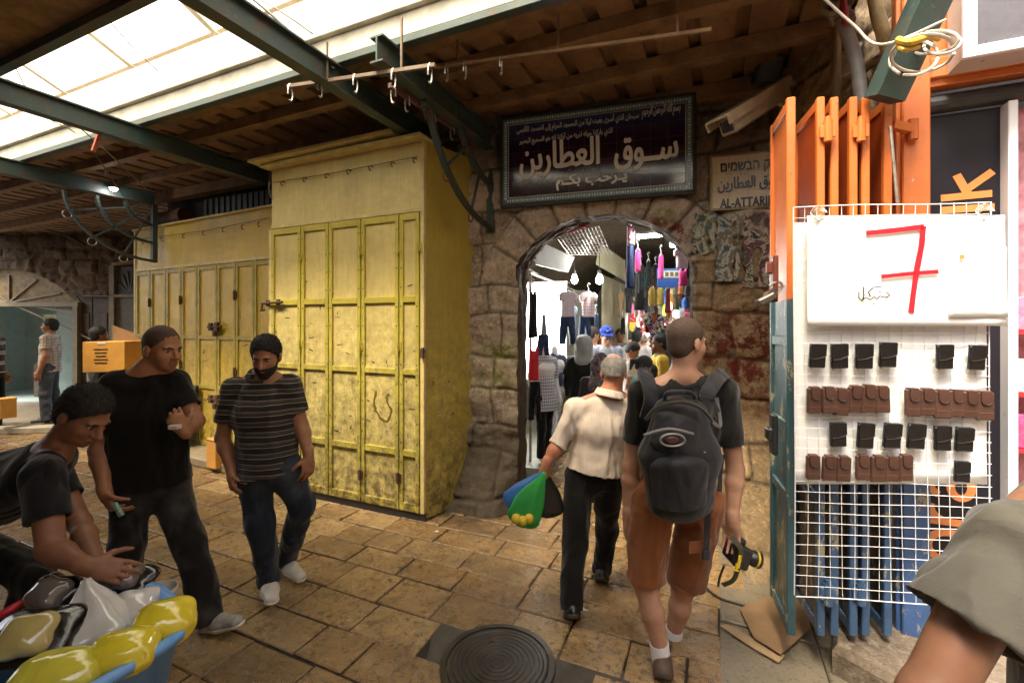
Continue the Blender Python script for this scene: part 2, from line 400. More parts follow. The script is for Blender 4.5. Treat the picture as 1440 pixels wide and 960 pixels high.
# ================================================================ GROUND
mb = MB(); mb.quad(V(-60, -60, -.06), V(60, -60, -.06), V(60, 60, -.06), V(-60, 60, -.06))
tag(mb.build('ground', M_GROUT), kind='structure')
MANC = G(700, 933)                       # middle of the manhole cover
def slab_field(name, x0, x1, y0, y1, mat, cw, cl, along='x', keep=None, sd=1):
    rs = random.Random(sd); mb = MB(); u = (y0 if along == 'x' else x0)
    while u < (y1 if along == 'x' else x1):
        w = rs.uniform(*cw); v = (x0 if along == 'x' else y0)-rs.random()*.5
        while v < (x1 if along == 'x' else y1):
            l = rs.uniform(*cl); g = rs.uniform(.004, .0075); j = [rs.uniform(-.006, .006) for _ in range(8)]
            if along == 'x': c = [(v+g, u+g), (v+l-g, u+g), (v+l-g, u+w-g), (v+g, u+w-g)]
            else: c = [(u+g, v+g), (u+w-g, v+g), (u+w-g, v+l-g), (u+g, v+l-g)]
            c = [(a+j[2*i], b+j[2*i+1]) for i, (a, b) in enumerate(c)]
            cx = sum(a for a, b in c)/4; cy = sum(b for a, b in c)/4
            if keep is None or keep(cx, cy):
                z0 = rs.uniform(-.003, .003); tx, ty = rs.uniform(-.006, .006), rs.uniform(-.006, .006); ch = .0065
                zz = lambda a, b: z0+tx*(a-cx)+ty*(b-cy)
                vs = [V(a, b, -.05) for a, b in c]+[V(a, b, zz(a, b)-ch*.8) for a, b in c]
                inn = []
                for a, b in c:
                    a2 = a-math.copysign(ch, a-cx); b2 = b-math.copysign(ch, b-cy); inn.append(V(a2, b2, zz(a2, b2)))
                vs += inn
                fs = [(4*r+i, 4*r+(i+1) % 4, 4*r+4+(i+1) % 4, 4*r+4+i) for r in (0, 1) for i in range(4)]+[(8, 9, 10, 11)]
                mb.add(vs, fs)
            v += l
        u += w
    return tag(mb.build(name, mat), kind='structure')
slab_field('street_paving', -13, .02, -1.6, 4.6, M_PAVE, (.22, .30), (.28, .54), 'x', lambda x, y: math.hypot(x-MANC[0], y-MANC[1]) > .31, 3)
slab_field('lane_paving', -2.2, 7, 4.6, 15, M_PAVE, (.22, .30), (.28, .54), 'x', None, 5)
slab_field('shop_paving', .02, 3.2, -1.6, 4.6, M_PAVE2, (.42, .55), (.4, .7), 'y', None, 9)
mb = MB(); mb.quad(V(-13, -1.6, -.014), V(7, -1.6, -.014), V(7, 15, -.014), V(-13, 15, -.014)); tag(mb.build('paving_bed', M_GROUT), kind='structure')
# cement patch round the manhole
mb = MB(); pts = []
for i in range(22):
    a = 2*math.pi*i/22; r = .52*(1+.16*math.sin(3*a+1)+.14*math.sin(5*a+.4)+random.uniform(-.05, .05)); pts.append((r*math.cos(a), r*math.sin(a)))
mb.prism(pts, MANC+V(0, 0, -.02), (1, 0, 0), (0, 1, 0), (0, 0, 1), .0150)
tag(mb.build('cement_patch', M_CEMENT), kind='structure')

# ================================================================ STONE WALLS
def block_pattern(t, z, sd, ch=.30, bl=(.34, .6)):
    """irregular courses; gives distance to nearest joint (m) and a random value per block"""
    q = np.stack([t*1.7, z*1.7, np.full_like(t, sd*3.1)], -1)
    zz = z+.10*(fbm(q, sd)-.5)*2; tt = t+.12*(fbm(q+9, sd+1)-.5)*2
    r = np.random.default_rng(sd); hs = r.uniform(ch*.75, ch*1.3, 60); ze = np.concatenate([[-.6], -.6+np.cumsum(hs)])
    ci = np.clip(np.searchsorted(ze, zz)-1, 0, 59); dz = np.minimum(zz-ze[ci], ze[ci+1]-zz)
    dt = np.zeros_like(t); rnd = np.zeros_like(t)
    for c in np.unique(ci):
        m = ci == c; e = np.concatenate([[-3-r.random()*.5], -3+np.cumsum(r.uniform(bl[0], bl[1], 60))]); v = r.random(61)
        bi = np.clip(np.searchsorted(e, tt[m])-1, 0, 59); dt[m] = np.minimum(tt[m]-e[bi], e[bi+1]-tt[m]); rnd[m] = v[bi]
    return np.minimum(dz, dt), rnd
def stone_wall(name, O, w, n, tr, zr, mat, hole=None, res=.016, sd=1, extra=None, paint=None, ch=.30, relief=1.0, parent=None, vous=None):
    O = np.asarray(O, float); nt = int((tr[1]-tr[0])/res)+1; nz = int((zr[1]-zr[0])/res)+1
    T, Z = np.meshgrid(np.linspace(tr[0], tr[1], nt), np.linspace(zr[0], zr[1], nz), indexing='ij'); T0 = T.copy(); Z0 = Z.copy()
    H = None
    if hole is not None:
        H = hole(T, Z); e = res*.5; gx = (hole(T+e, Z)-hole(T-e, Z))/(2*e); gz = (hole(T, Z+e)-hole(T, Z-e))/(2*e)
        m = np.abs(H) < res*.8; T = np.where(m, T-H*gx, T); Z = np.where(m, Z-H*gz, Z)
    d, rnd = block_pattern(T, Z, sd, ch)
    if vous is not None: d, rnd = vous(T, Z, d, rnd)
    q = np.stack([T, Z, np.full_like(T, sd*7.7)], -1)
    s = np.clip(d/.035, 0, 1); s = s*s*(3-2*s)
    off = relief*(.022*s+.040*(rnd-.5)*s+.085*(fbm(q*5, sd+3, 5)-.5)+.034*(ridge(q*11, sd+5, 3)-.6))
    if extra is not None: off = off+extra(T, Z)
    vs = (O+T[..., None]*np.asarray(w)+V(0, 0, 1)*Z[..., None]+off[..., None]*np.asarray(n)).reshape(-1, 3)
    I = np.arange(nt*nz).reshape(nt, nz); F = np.stack([I[:-1, :-1], I[1:, :-1], I[1:, 1:], I[:-1, 1:]], -1).reshape(-1, 4)
    if hole is not None:
        hm = hole(T0, Z0).reshape(-1); hc = hm[F].mean(1); F = F[hc > 0]
    if np.dot(np.cross(w, V(0, 0, 1)), n) < 0: F = F[:, ::-1]
    used = np.unique(F); mp = -np.ones(len(vs), int); mp[used] = np.arange(len(used)); F = mp[F]
    o = mesh_obj(name, vs[used], F, mat, parent, True)
    def at(nm, a):
        A = o.data.attributes.new(nm, 'FLOAT', 'POINT'); A.data.foreach_set('value', np.asarray(a, np.float32).reshape(-1)[used])
    at('tint', np.clip(rnd*.8+.2*fbm(q*3, sd), 0, 1)); at('hgt', np.clip(d/.05, 0, 1))
    for k in ('red', 'green', 'darkening'): at(k, paint[k](T, Z) if paint and k in paint else np.zeros_like(T))
    return o
def sstep(x, a, b): u = np.clip((x-a)/(b-a), 0, 1); return u*u*(3-2*u)
def blob(T, Z, t, z, rt, rz): return np.exp(-(((T-t)/rt)**2+((Z-z)/rz)**2))

# --- arch wall: lat = -.2+.958 t, depth = 4.3-.286 t
AW_O = LD(-.2, 4.3); AW_W = nrm(RT*.958-FW*.286); AW_N = nrm(np.cross(AW_W, V(0, 0, 1)))   # faces the street
if np.dot(AW_N, FW) > 0: AW_N = -AW_N
T_L, T_R, APX = .271, 1.769, 2.66
TM = (T_L+T_R)/2; HWD = (T_R-T_L)/2; RISE = .43; RAD = (HWD**2+RISE**2)/(2*RISE); ZC = APX-RAD
def archhole(T, Z):
    nz_ = .075*(fbm(np.stack([T*4, Z*4, T*0+2.5], -1), 8, 3)-.45); r = np.hypot(T-TM, Z-ZC)-RAD+nz_; box = np.abs(T-TM)-HWD+nz_
    return np.where(Z > ZC+RAD-RISE, np.maximum(r, box), box)
def arch_vous(T, Z, d, rnd):
    r = np.hypot(T-TM, Z-ZC); a = np.arctan2(Z-ZC, T-TM); m = (r < RAD+.33) & (Z > APX-RISE-.02)
    na = 11; u = (a/math.pi)*na; fu = u-np.floor(u); da = np.minimum(fu, 1-fu)*math.pi/na*r; dr = RAD+.33-r
    rv = np.modf(np.abs(np.sin(np.floor(u)*12.9898))*437.58)[0]
    return np.where(m, np.minimum(da, dr), d), np.where(m, .55+.45*rv, rnd)
def arch_extra(T, Z):
    base = .72*np.clip(1-Z/.95, 0, 1)**1.15*sstep(T, 1.85, 2.1)
    left = .27*np.clip(1-Z/.62, 0, 1)**1.5*(1-sstep(T, .1, .36))
    return base+left
paint = {'red': lambda T, Z: np.clip(1.3*sstep(T, 1.72, 1.95)*blob(T, Z, 2.2, 1.45, .7, .42)+1.7*blob(T, Z, 1.66, 2.45, .07, .09)+1.2*blob(T, Z, 1.50, 2.55, .10, .05), 0, 1),
         'green': lambda T, Z: np.clip(1.2*blob(T, Z, .12, 1.45, .3, .09)*(T < .36)+1.4*blob(T, Z, 1.56, 2.62, .07, .05)+.8*blob(T, Z, .1, 1.2, .3, .12)*(T < .36), 0, 1),
         'darkening': lambda T, Z: np.clip((1-sstep(Z, .45, 1.35))*.97*(T < .6)+(1-sstep(Z, .0, .9))*.35*(T > 1.5)+sstep(Z, 2.95, 3.3)*.7, 0, 1)}  # soot at the foot of the wall; also darker towards the top
wall = stone_wall('arch_wall', AW_O, AW_W, AW_N, (-.95, 2.75), (-.05, 4.05), [M_STONE], archhole, .015, 4, arch_extra, paint, .31, 1.0, None, arch_vous)
tag(wall, 'old stone wall with the arched market entrance under the dark tiled sign', 'wall')
# right of the arch the blocks are browner: second material by position
tc = np.zeros(len(wall.data.polygons)*3); wall.data.polygons.foreach_get('center', tc); tc = tc.reshape(-1, 3)+np.array(wall.location)
tt = (tc-AW_O) @ AW_W; wall.data.materials.append(M_STONE_R); wall.data.polygons.foreach_set('material_index', ((tt > 1.8) & (tc[:, 2] < 2.4)).astype(np.int32)); wall.data.update()
# reveal of the arch (its thickness), a part of the wall
T_L -= .03; T_R += .03; HWD += .03; RAD += .03
cv = [(T_L, z) for z in np.arange(-.05, APX-RISE, .025)]
a0 = math.acos(-HWD/RAD)if HWD < RAD else math.pi
cv += [(TM+RAD*math.cos(a), ZC+RAD*math.sin(a)) for a in np.linspace(a0, math.pi-a0, 80)]
cv += [(T_R, z) for z in np.arange(APX-RISE, -.06, -.025)]
vs = []; ND = 18; n = len(cv)
for k in range(ND):
    for i, (t_, z_) in enumerate(cv):
        if k == 0: dv_ = nrm(V(TM-t_, 0, (ZC-z_)*.6 if z_ > ZC else 0)); vs.append(AW_O+AW_W*(t_-dv_[0]*.16)+V(0, 0, z_-dv_[2]*.16)+AW_N*(-.06)); continue
        j = .085*(fbm(V(t_*6+z_*6, k*.45, 3.3), 5)-.40)+.03*(ridge(V(t_*9, z_*9, k*.6), 4)-.5)
        dirv = nrm(V(TM-t_, 0, (ZC-z_)*.6)); vs.append(AW_O+AW_W*(t_+dirv[0]*j)+V(0, 0, z_+dirv[2]*j)+AW_N*(-.02-.36*(k-1)/(ND-2)))
fs = [(k*n+i, k*n+i+1, (k+1)*n+i+1, (k+1)*n+i) for k in range(ND-1) for i in range(n-1)]
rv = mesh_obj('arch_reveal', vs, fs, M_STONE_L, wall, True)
for nm, val in (('tint', .25), ('hgt', .8), ('darkening', .55)):  # dark value put in for the shade of the reveal
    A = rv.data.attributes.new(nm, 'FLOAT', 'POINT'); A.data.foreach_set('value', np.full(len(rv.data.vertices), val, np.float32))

# --- return wall beside the folding doors
o0 = LD(2.12, 3.62); o1 = LD(2.14, 2.42); w_ = nrm(o1-o0); n_ = nrm(np.cross(V(0, 0, 1), w_))
if np.dot(n_, RT) > 0: n_ = -n_
rw = stone_wall('side_wall', o0, w_, n_, (-.1, 1.2), (-.05, 4.4), [M_STONE_R], None, .022, 12)
tag(rw, 'narrow brown stone wall behind the folded orange and blue door leaves', 'wall')

# --- far wall at the left end of the street, with an arched doorway
FWD = 9.6; f0 = LD((-140-720)/640*FWD, FWD); fw = RT; fn = -FW
def px_t(x): return (x+140)/640*FWD
def px_z(y): return zat(y, FWD)
D_L, D_R, D_TOP, FAN = px_t(-95), px_t(107), px_z(425), px_z(377)
d_m = (D_L+D_R)/2; d_h = (D_R-D_L)/2; d_rad = (d_h**2+(FAN-D_TOP)**2)/(2*(FAN-D_TOP)); d_zc = FAN-d_rad
E_L, E_R, E_TOP = px_t(156), px_t(203), px_z(366)
def farhole(T, Z):
    r = np.maximum(np.hypot(T-d_m, Z-d_zc)-d_rad, np.abs(T-d_m)-d_h); b = np.abs(T-d_m)-d_h
    a = np.where(Z > D_TOP, r, b)
    b2 = np.maximum(np.abs(T-(px_t(132)))-(px_t(158)-px_t(106))/2+.02, Z-px_z(416))
    return np.minimum(a, b2)
fwall = stone_wall('rough_stone_wall', f0, fw, fn, (-1.5, px_t(215)), (-.05, 4.6), [M_STONE_L], farhole, .035, 21, None, {'darkening': lambda T, Z: np.clip(.45*sstep(Z, 2.6, 3.6), 0, 1)}, .26, 1.6)  # darker towards the top
tag(fwall, 'rough brown stone wall closing the left end of the street above an arched doorway', 'wall')
# ================================================================ LEFT DOORWAYS in the far wall
def fp(x, y, off=0.0): return P(x, y, FWD-off)
M_INTW = plain('pale_tiled_interior', (.27, .32, .30), .35, .15, 5, .05, 30)
M_OLDWOOD = plain('dark_brown_door_wood', (.075, .045, .028), .6, .4, 8, .3, 50)
M_CREAMDOOR = plain('dull_cream_paint', (.22, .165, .09), .55, .25, 7, .2, 40)
M_FAN = plain('ochre_fanlight_boards', (.22, .14, .045), .6, .5, 9, .3, 50)
M_GLASSGREEN = plain('greenish_glass_panel', (.16, .22, .20), .15, .2, 5, .02, 30)
ad = thing('arched_doorway', fp(5, 560), 'arched shop doorway with an ochre fanlight and a pale lit interior in the left stone wall', 'doorway')
mb = MB(); pts = [(px_t(-95)-d_m, 0)]+[(d_rad*math.cos(a), d_zc-D_TOP+d_rad*math.sin(a)) for a in np.linspace(math.asin((D_TOP-d_zc)/d_rad) if d_zc < D_TOP else 0, math.pi-(math.asin((D_TOP-d_zc)/d_rad) if d_zc < D_TOP else 0), 24)]
c0 = f0+fw*d_m+V(0, 0, D_TOP)-fn*(.14)
mb.prism(pts[1:], c0, fw, V(0, 0, 1), fn, .03); mb.build('fanlight', M_FAN, ad)
mb = MB()
for a in np.linspace(.25, math.pi-.25, 9): mb.bar(c0+fn*.05, c0+fn*.05+fw*d_rad*.93*math.cos(a)*1.0+V(0, 0, 1)*(d_zc-D_TOP+d_rad*.93*math.sin(a)), .035, .03, fn)
mb.build('fanlight_bars', M_CREAMDOOR, ad)
mb = MB(); mb.bar(c0-fw*d_h+fn*.06-V(0, 0, .04), c0+fw*d_h+fn*.06-V(0, 0, .04), .1, .09); mb.bar(c0+fw*(d_h-.05)+fn*.06-V(0, 0, .08), c0+fw*(d_h-.05)+fn*.06-V(0, 0, D_TOP), .1, .12, fn); mb.build('door_frame', M_CREAMDOOR, ad)
# interior room of that doorway
mb = MB(); b = f0-fn*2.2; L0, L1 = d_m-1.9, d_m+1.6
mb.quad(b+fw*L0, b+fw*L1, b+fw*L1+V(0, 0, 3), b+fw*L0+V(0, 0, 3)); q = f0-fn*.2
mb.quad(q+fw*L1, b+fw*L1, b+fw*L1+V(0, 0, 3), q+fw*L1+V(0, 0, 3)); mb.quad(b+fw*L0+V(0, 0, 3), b+fw*L1+V(0, 0, 3), q+fw*L1+V(0, 0, 3), q+fw*L0+V(0, 0, 3))
mb.quad(q+fw*L0, q+fw*L0+V(0, 0, 3), b+fw*L0+V(0, 0, 3), b+fw*L0); mb.quad(q+fw*L0+V(0, 0, .02), b+fw*L0+V(0, 0, .02), b+fw*L1+V(0, 0, .02), q+fw*L1+V(0, 0, .02)); mb.build('interior', M_INTW, ad)
mb = MB(); mb.frame(q-fn*.5+fw*(px_t(52))+V(0, 0, 1.25), [fw, fn, V(0, 0, 1)], [.28, .02, 1.25], .01); mb.build('glass_panel', M_GLASSGREEN, ad)
mb = MB(); mb.frame(q-fn*.8+fw*(px_t(10))+V(0, 0, px_z(380+72)), [fw, fn, V(0, 0, 1)], [.25, .02, .16], .01); mb.build('wall_notice', plain('yellowish_notice', (.55, .55, .3), .5), ad)
mb = MB(); c = q-fn*1.0+fw*(px_t(20)); mb.frame(c+V(0, 0, 2.25), [fw, fn, V(0, 0, 1)], [.5, .04, .025]); mb.build('ceiling_lamp', emit('cool_tube_glow', (.85, 1, .95), 5), ad)
mb = MB(); mb.frame(q-fn*.9+fw*px_t(20)+V(0, 0, .4), [fw, fn, V(0, 0, 1)], [.5, .25, .4], .02); mb.frame(q-fn*.9+fw*px_t(20)+V(0, 0, .85), [fw, fn, V(0, 0, 1)], [.45, .2, .04], .02); mb.build('counter', M_OLDWOOD, ad)
bd = thing('double_door', fp(132, 560), 'closed dark brown wooden double door right of the arched doorway', 'door')
for s in (-1, 1):
    mb = MB(); c = fp(132, 480, -.16)+fw*s*.19; hz = (px_z(416)-.0)/2; c[2] = hz; mb.frame(c, [fw, fn, V(0, 0, 1)], [.185, .03, hz], .01)
    for zz in (.25, .5, .75): mb.frame(c+fn*.034+V(0, 0, (zz-.5)*2*hz), [fw, fn, V(0, 0, 1)], [.13, .012, hz*.19], .01)
    lf = mb.build('door_leaf', M_OLDWOOD, bd)
cd = thing('narrow_door', fp(180, 560, .1), 'narrow cream framed door with a grey arched grille beside the ochre shop front', 'door')
mb = MB(); zt = px_z(416)
for x in (160, 204): mb.bar(fp(x, 455, .1)*V(1, 1, 0)+V(0, 0, 0), fp(x, 455, .1)*V(1, 1, 0)+V(0, 0, px_z(375)), .1, .12, fn)
mb.bar(fp(158, 416, .1), fp(206, 416, .1), .12, .06); mb.bar(fp(160, 372, .1), fp(206, 366, .1), .12, .06); mb.build('door_frame', M_CREAMDOOR, cd)
mb = MB(); c = fp(183, 460, .06); c[2] = zt/2; mb.frame(c, [fw, fn, V(0, 0, 1)], [.28, .03, zt/2], .01); mb.build('door_panel', plain('grey_brown_panel', (.14, .115, .085), .5), cd)
mb = MB(); c = fp(183, 394, .07); mb.frame(c, [fw, fn, V(0, 0, 1)], [.28, .015, .28]);
for a in np.linspace(.1, 3.04, 8): c2 = fp(183, 414, .1); mb.bar(c2, c2+fw*.28*math.cos(a)+V(0, 0, .5*math.sin(a)), .025, .02, fn)
mb.build('grille', plain('dull_grey_grille', (.09, .085, .07), .5), cd)

# kerb and step across the left of the street
mb = MB(); a = G(-60, 611, .0); b = G(100, 606, .0)
mb.bar(a+V(0, 0, .05), b+V(0, 0, .05), .22, .10, ch=.012); tag(mb.build('kerb', plain('worn_kerb_stone', (.36, .32, .25), .6, .3, 6, .4, 50)), kind='structure')
mb = MB(); a = LD(-12.5, 7.75); b = LD((100-720)/640*7.6, 7.6); c_ = LD((240-720)/640*9.6, 9.6); d_ = LD(-12.5, 9.7)
mb.prism([(0, 0)]+[(float(np.dot(p-a, RT)), float(np.dot(p-a, FW))) for p in (b, c_, d_)], a, RT, FW, V(0, 0, 1), .045); tag(mb.build('pavement', plain('dusty_pavement', (.2, .165, .12), .7, .35, 4, .3, 30)), kind='structure')

# ================================================================ CANOPY over the cabinets
CY0, CZ = 2.42, 3.60
cp = thing('market_canopy', (-3.5, 3.4, 3.4), 'brown sheet metal canopy roof on dark green steel beams above the yellow shop fronts', 'canopy')
mb = MB(); x = -14.0
while x < .78:
    yE = 10.0 if x < -3.2 else 4.9         # ribbed sheet: pans and ribs as one profile
    mb.box((x, CY0, CZ+.03), (x+.205, yE, CZ+.036)); mb.box((x+.205, CY0, CZ+.075), (x+.285, yE, CZ+.081))
    mb.box((x+.2, CY0, CZ+.036), (x+.205, yE, CZ+.075)); mb.box((x+.285, CY0, CZ+.036), (x+.29, yE, CZ+.075)); x += .29
mb.build('roof_sheeting', M_CEIL, cp)
for y0, y1, zb in ((CY0+.03, CY0+.26, CZ-.005), (2.86, 2.95, CZ-.07), (3.42, 3.51, CZ-.07), (3.98, 4.12, CZ-.10)):
    mb = MB(); mb.box((-14.0, y0, zb), (.78, y1, CZ+.029), .004); mb.build('purlin', M_TIMBER, cp)
for i, xb in enumerate((-7.05, -4.8, -2.42, -1.92)):
    y0 = -1.6 if i < 3 else 2.24; y1 = 3.72 if i < 3 else 4.0; mb = MB()
    mb.box((xb-.05, y0, 3.325), (xb+.05, y1, 3.337)); mb.box((xb-.05, y0, 3.48), (xb+.05, y1, 3.492)); mb.box((xb-.006, y0, 3.337), (xb+.006, y1, 3.48)); mb.build('steel_beam', M_GREENST, cp)
mb = MB(); mb.box((-14.0, CY0-.03, CZ-.05), (.78, CY0, CZ+.10), .004); mb.box((-14.0, CY0-.07, CZ+.10), (.78, CY0+.02, CZ+.125), .004); mb.build('edge_fascia', M_WHITEST, cp)
mb = MB(); mb.box((-14.0, CY0-.035, CZ-.10), (.78, CY0+.03, CZ-.052), .004); mb.build('edge_channel', M_GREENST, cp)
# hanging things under the canopy
# skylight (raised glazed monitor over the middle of the street)
sk = thing('skylight', (-4.5, 1.9, 3.75), 'bright clear sheeted skylight running along the middle of the street roof', 'skylight')
SY0, SY1 = 1.55, CY0-.05
mb = MB(); ys, zs = [SY1, SY1, 1.0], [CZ+.13, 4.05, 4.62]
for k in range(2): mb.quad(V(-14.0, ys[k], zs[k]), V(.78, ys[k], zs[k]), V(.78, ys[k+1], zs[k+1]), V(-14.0, ys[k+1], zs[k+1]))
mb.quad(V(-14.0, 1.0, 4.62), V(.78, 1.0, 4.62), V(.78, -.6, 4.0), V(-14.0, -.6, 4.0)); mb.build('clear_sheeting', M_POLY, sk)
for xb in (-8.2, -7.05, -5.9, -4.75, -3.6, -2.45, -1.3):
    mb = MB(); mb.bar((xb, SY1-.03, CZ+.12), (xb, SY1-.03, 4.02), .045, .045); mb.bar((xb, SY1-.02, 4.0), (xb, 1.0, 4.57), .05, .05); mb.build('glazing_bar', M_PALEGREEN, sk)
mb = MB(); mb.box((-14.0, SY1-.05, 4.0), (.78, SY1-.01, 4.05)); mb.build('top_rail', M_PALEGREEN, sk)
# ceiling on the near side of the street
nc = thing('near_canopy', (-5, 0, 3.5), 'dark brown canopy underside at the upper left corner', 'canopy')
mb = MB(); mb.box((-14.0, -2.2, CZ), (.15, SY0-.06, CZ+.03)); mb.build('roof_sheeting', M_TIMBER, nc)  # unseen stretch to the right is sized to limit sky light
mb = MB(); mb.box((-14.0, SY0-.06, CZ-.06), (.15, SY0, CZ+.1)); mb.build('edge_channel', M_GREENST, nc)
mb = MB()
for y in (-1.2, -.2, .8): mb.box((-14.0, y, CZ-.08), (.15, y+.08, CZ))
mb.build('purlin', M_TIMBER, nc)
ow = stone_wall('unseen_street_wall', (-14.0, -2.2, 0), V(1, 0, 0), V(0, 1, 0), (0, 13.6), (-.05, 4.2), [M_STONE_L], None, .09, 33)  # unseen wall added so open sky does not flood the street
tag(ow, 'unseen rough stone wall added behind the viewer to keep sky light out', 'wall')

for O_, w__, n__, L_, lb_ in (((2.75, -4.2, 0), V(0, 1, 0), V(-1, 0, 0), 7.0, 'unseen stone wall added at the right behind the viewer to cut sky light'), ((-.4, -4.2, 0), V(1, 0, 0), V(0, 1, 0), 3.2, 'unseen stone wall added straight behind the viewer to cut sky light'), ((-.4, -4.2, 0), V(0, 1, 0), V(1, 0, 0), 2.0, 'short unseen stone wall added behind the viewer to cut sky light')):  # unseen walls added to cut low sky light from the right
    tag(stone_wall('light_screen_wall', O_, w__, n__, (0, L_), (-.05, 5.2), [M_STONE_R], None, .09, 35), lb_, 'wall')
# ================================================================ NEAR CABINET (yellow shop front)
NY = 3.25; NX0 = onY(381, 455, NY)[0]; NX1 = onY(596, 455, NY)[0]; NTOP = 3.27
def nx(px): return onY(px, 455, NY)[0]
nc_ = thing('shop_cabinet', ((NX0+NX1)/2, NY, 0), 'tall yellow metal shop cabinet with closed folding doors and rusty base', 'cabinet', 'yellow metal shop cabinets')
mb = MB(); mb.box((NX0, NY+.012, 2.70), (NX1-.02, NY+.03, NTOP-.005)); mb.build('fascia', M_YEL, nc_)
mb = MB(); mb.box((NX0, NY-.002, 2.665), (NX1, NY+.026, 2.70), .003); mb.box((NX1-.035, NY-.004, .07), (NX1+.004, NY+.03, NTOP), .003); mb.box((NX0-.03, NY-.003, .07), (NX0+.012, NY+.03, 2.66), .003); mb.build('frame', M_YELTRIM, nc_)
seams = [381, 423, 462, 507.5, 561, 590]
for i in range(5):
    a, b = nx(seams[i])+.006, nx(seams[i+1])-.006
    mb = MB(); mb.box((a, NY+.016, .07), (b, NY+.024, 2.66)); lf = mb.build('door_leaf', M_YEL, nc_)
    mb = MB(); r = .038
    mb.box((a, NY-.004, .07), (a+r, NY+.016, 2.66), .003); mb.box((b-r, NY-.004, .07), (b, NY+.016, 2.66), .003)
    for z, h in ((2.60, .06), (1.885, .055), (1.255, .05), (.545, .055), (.07, .07)): mb.box((a+r, NY-.003, z), (b-r, NY+.016, z+h), .003)
    mb.build('leaf_rails', M_YELR, lf)
    mb = MB()
    for z in np.arange(.15, 2.6, .17):
        for xx in (a+.019, b-.019):
            if random.random() < .75: mb.lathe((xx, NY-.004, z), [(.007, 0), (.005, .003)], 8, (0, -1, 0))
    mb.build('rivets', M_RUST, lf)
def hinge(x, y, z, mat, parent):
    mb = MB(); mb.tube([(x, y-.018, z-.045), (x, y-.018, z-.002)], .014, 10); mb.tube([(x, y-.018, z+.002), (x, y-.018, z+.045)], .014, 10)
    mb.box((x-.03, y-.012, z-.035), (x+.03, y-.004, z+.035), .002); return mb.build('hinge', mat, parent)
for px, zz in ((423, 2.36), (507.5, 2.36), (561, 2.36), (590, 2.36), (423, 1.50), (507.5, 1.49), (561, 1.5)): hinge(nx(px), NY, zz, M_YELR, nc_)
for px, zz in ((507.5, .32), (561, .35), (596, 1.45)): hinge(nx(px), NY, zz, M_RUST, nc_)
mb = MB(); mb.box((NX0, NY+.012, 0), (NX1+.004, NY+.05, .07)); mb.build('plinth', M_DARK, nc_)
mb = MB(); yb = 3.86      # side panel, slightly bulged sheet
M_, N_ = 14, 24; vs = []
for i in range(M_):
    for j in range(N_):
        u, v = i/(M_-1), j/(N_-1); vs.append(V(NX1+.004+.014*math.sin(u*3.1)*math.sin(v*6+1)+.165*u-.05*u*(1-min(1, v*3)), NY+.03+u*(yb-NY), .02+v*(NTOP-.02)))
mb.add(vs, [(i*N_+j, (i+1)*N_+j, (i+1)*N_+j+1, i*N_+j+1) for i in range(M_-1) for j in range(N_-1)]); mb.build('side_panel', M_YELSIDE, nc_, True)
mb = MB(); mb.box((NX0-.04, NY-.10, NTOP), (NX1+.03, yb, NTOP+.03), .004); mb.build('top_board', M_YELTRIM, nc_)
mb = MB(); mb.bar((NX0-.1, NY-.12, NTOP+.045), (NX1-.25, NY-.06, NTOP+.08), .14, .025); mb.build('roof_plank', M_YELTRIM, nc_)
mb = MB()
for px in np.linspace(400, 585, 7):
    x = nx(px); mb.tube([V(x, NY+.01, 3.12), V(x, NY-.03, 3.12), V(x, NY-.045, 3.10), V(x, NY-.03, 3.075), V(x, NY-.015, 3.085)], .005, 6)
mb.tube([V(NX0+.05, NY-.015, 3.13), V((NX0+NX1)/2, NY-.015, 3.12), V(NX1-.05, NY-.015, 3.13)], .0035, 5); mb.build('hook_row', M_RUST, nc_)
# bolt with hasp at the left edge; graffiti loop on the fourth leaf
mb = MB(); x = nx(381); mb.tube([V(x-.1, NY-.03, 1.905), V(x+.2, NY-.03, 1.915)], .012, 8); mb.box((x-.05, NY-.02, 1.88), (x-.01, NY-.004, 1.94)); mb.box((x+.10, NY-.02, 1.885), (x+.14, NY-.004, 1.945)); mb.tube([V(x-.06, NY-.05, 1.90), V(x-.07, NY-.055, 1.83), V(x-.03, NY-.05, 1.84)], .012, 8); mb.build('sliding_bolt', M_RUST, nc_)
mb = MB(); g = [onY(a, b, NY+.0145) for a, b in ((529, 550), (526, 562), (528, 577), (535, 588), (544, 592), (549, 586), (550, 575), (545, 566), (543, 558), (549, 552))]
gp = []
for i in range(len(g)-1):
    for u in np.linspace(0, 1, 6)[:-1]: gp.append(g[i]*(1-u)+g[i+1]*u)
k = .013; gp = [p+V(.004*math.sin(i*.7), 0, .004*math.cos(i*.5)) for i, p in enumerate(gp)]
mb.tube(gp, [.012+.003*math.sin(i*.9) for i in range(len(gp))], 6); v = np.array(mb.v); v[:, 1] = NY+.014+(v[:, 1]-NY-.0145)*.08; mb.v = list(v)
mb.build('graffiti_mark', plain('brown_paint_mark', (.16, .12, .02), .5), nc_)
# small old scuffs, stickers and pen marks on the doors
mb = MB(); rs = random.Random(4)
for i in range(46):
    px = rs.uniform(385, 588); y = rs.uniform(395, 640); p = onY(px, y, NY+.0145); l = rs.uniform(.01, .07); a = rs.choice((0, 0, .2, -.3, 1.4)); d = V(math.cos(a), 0, math.sin(a))
    mb.bar(p-d*l/2, p+d*l/2, .003, rs.uniform(.003, .009))
mb.build('scuff_marks', plain('dark_scuffs', (.07, .045, .02), .7), nc_)

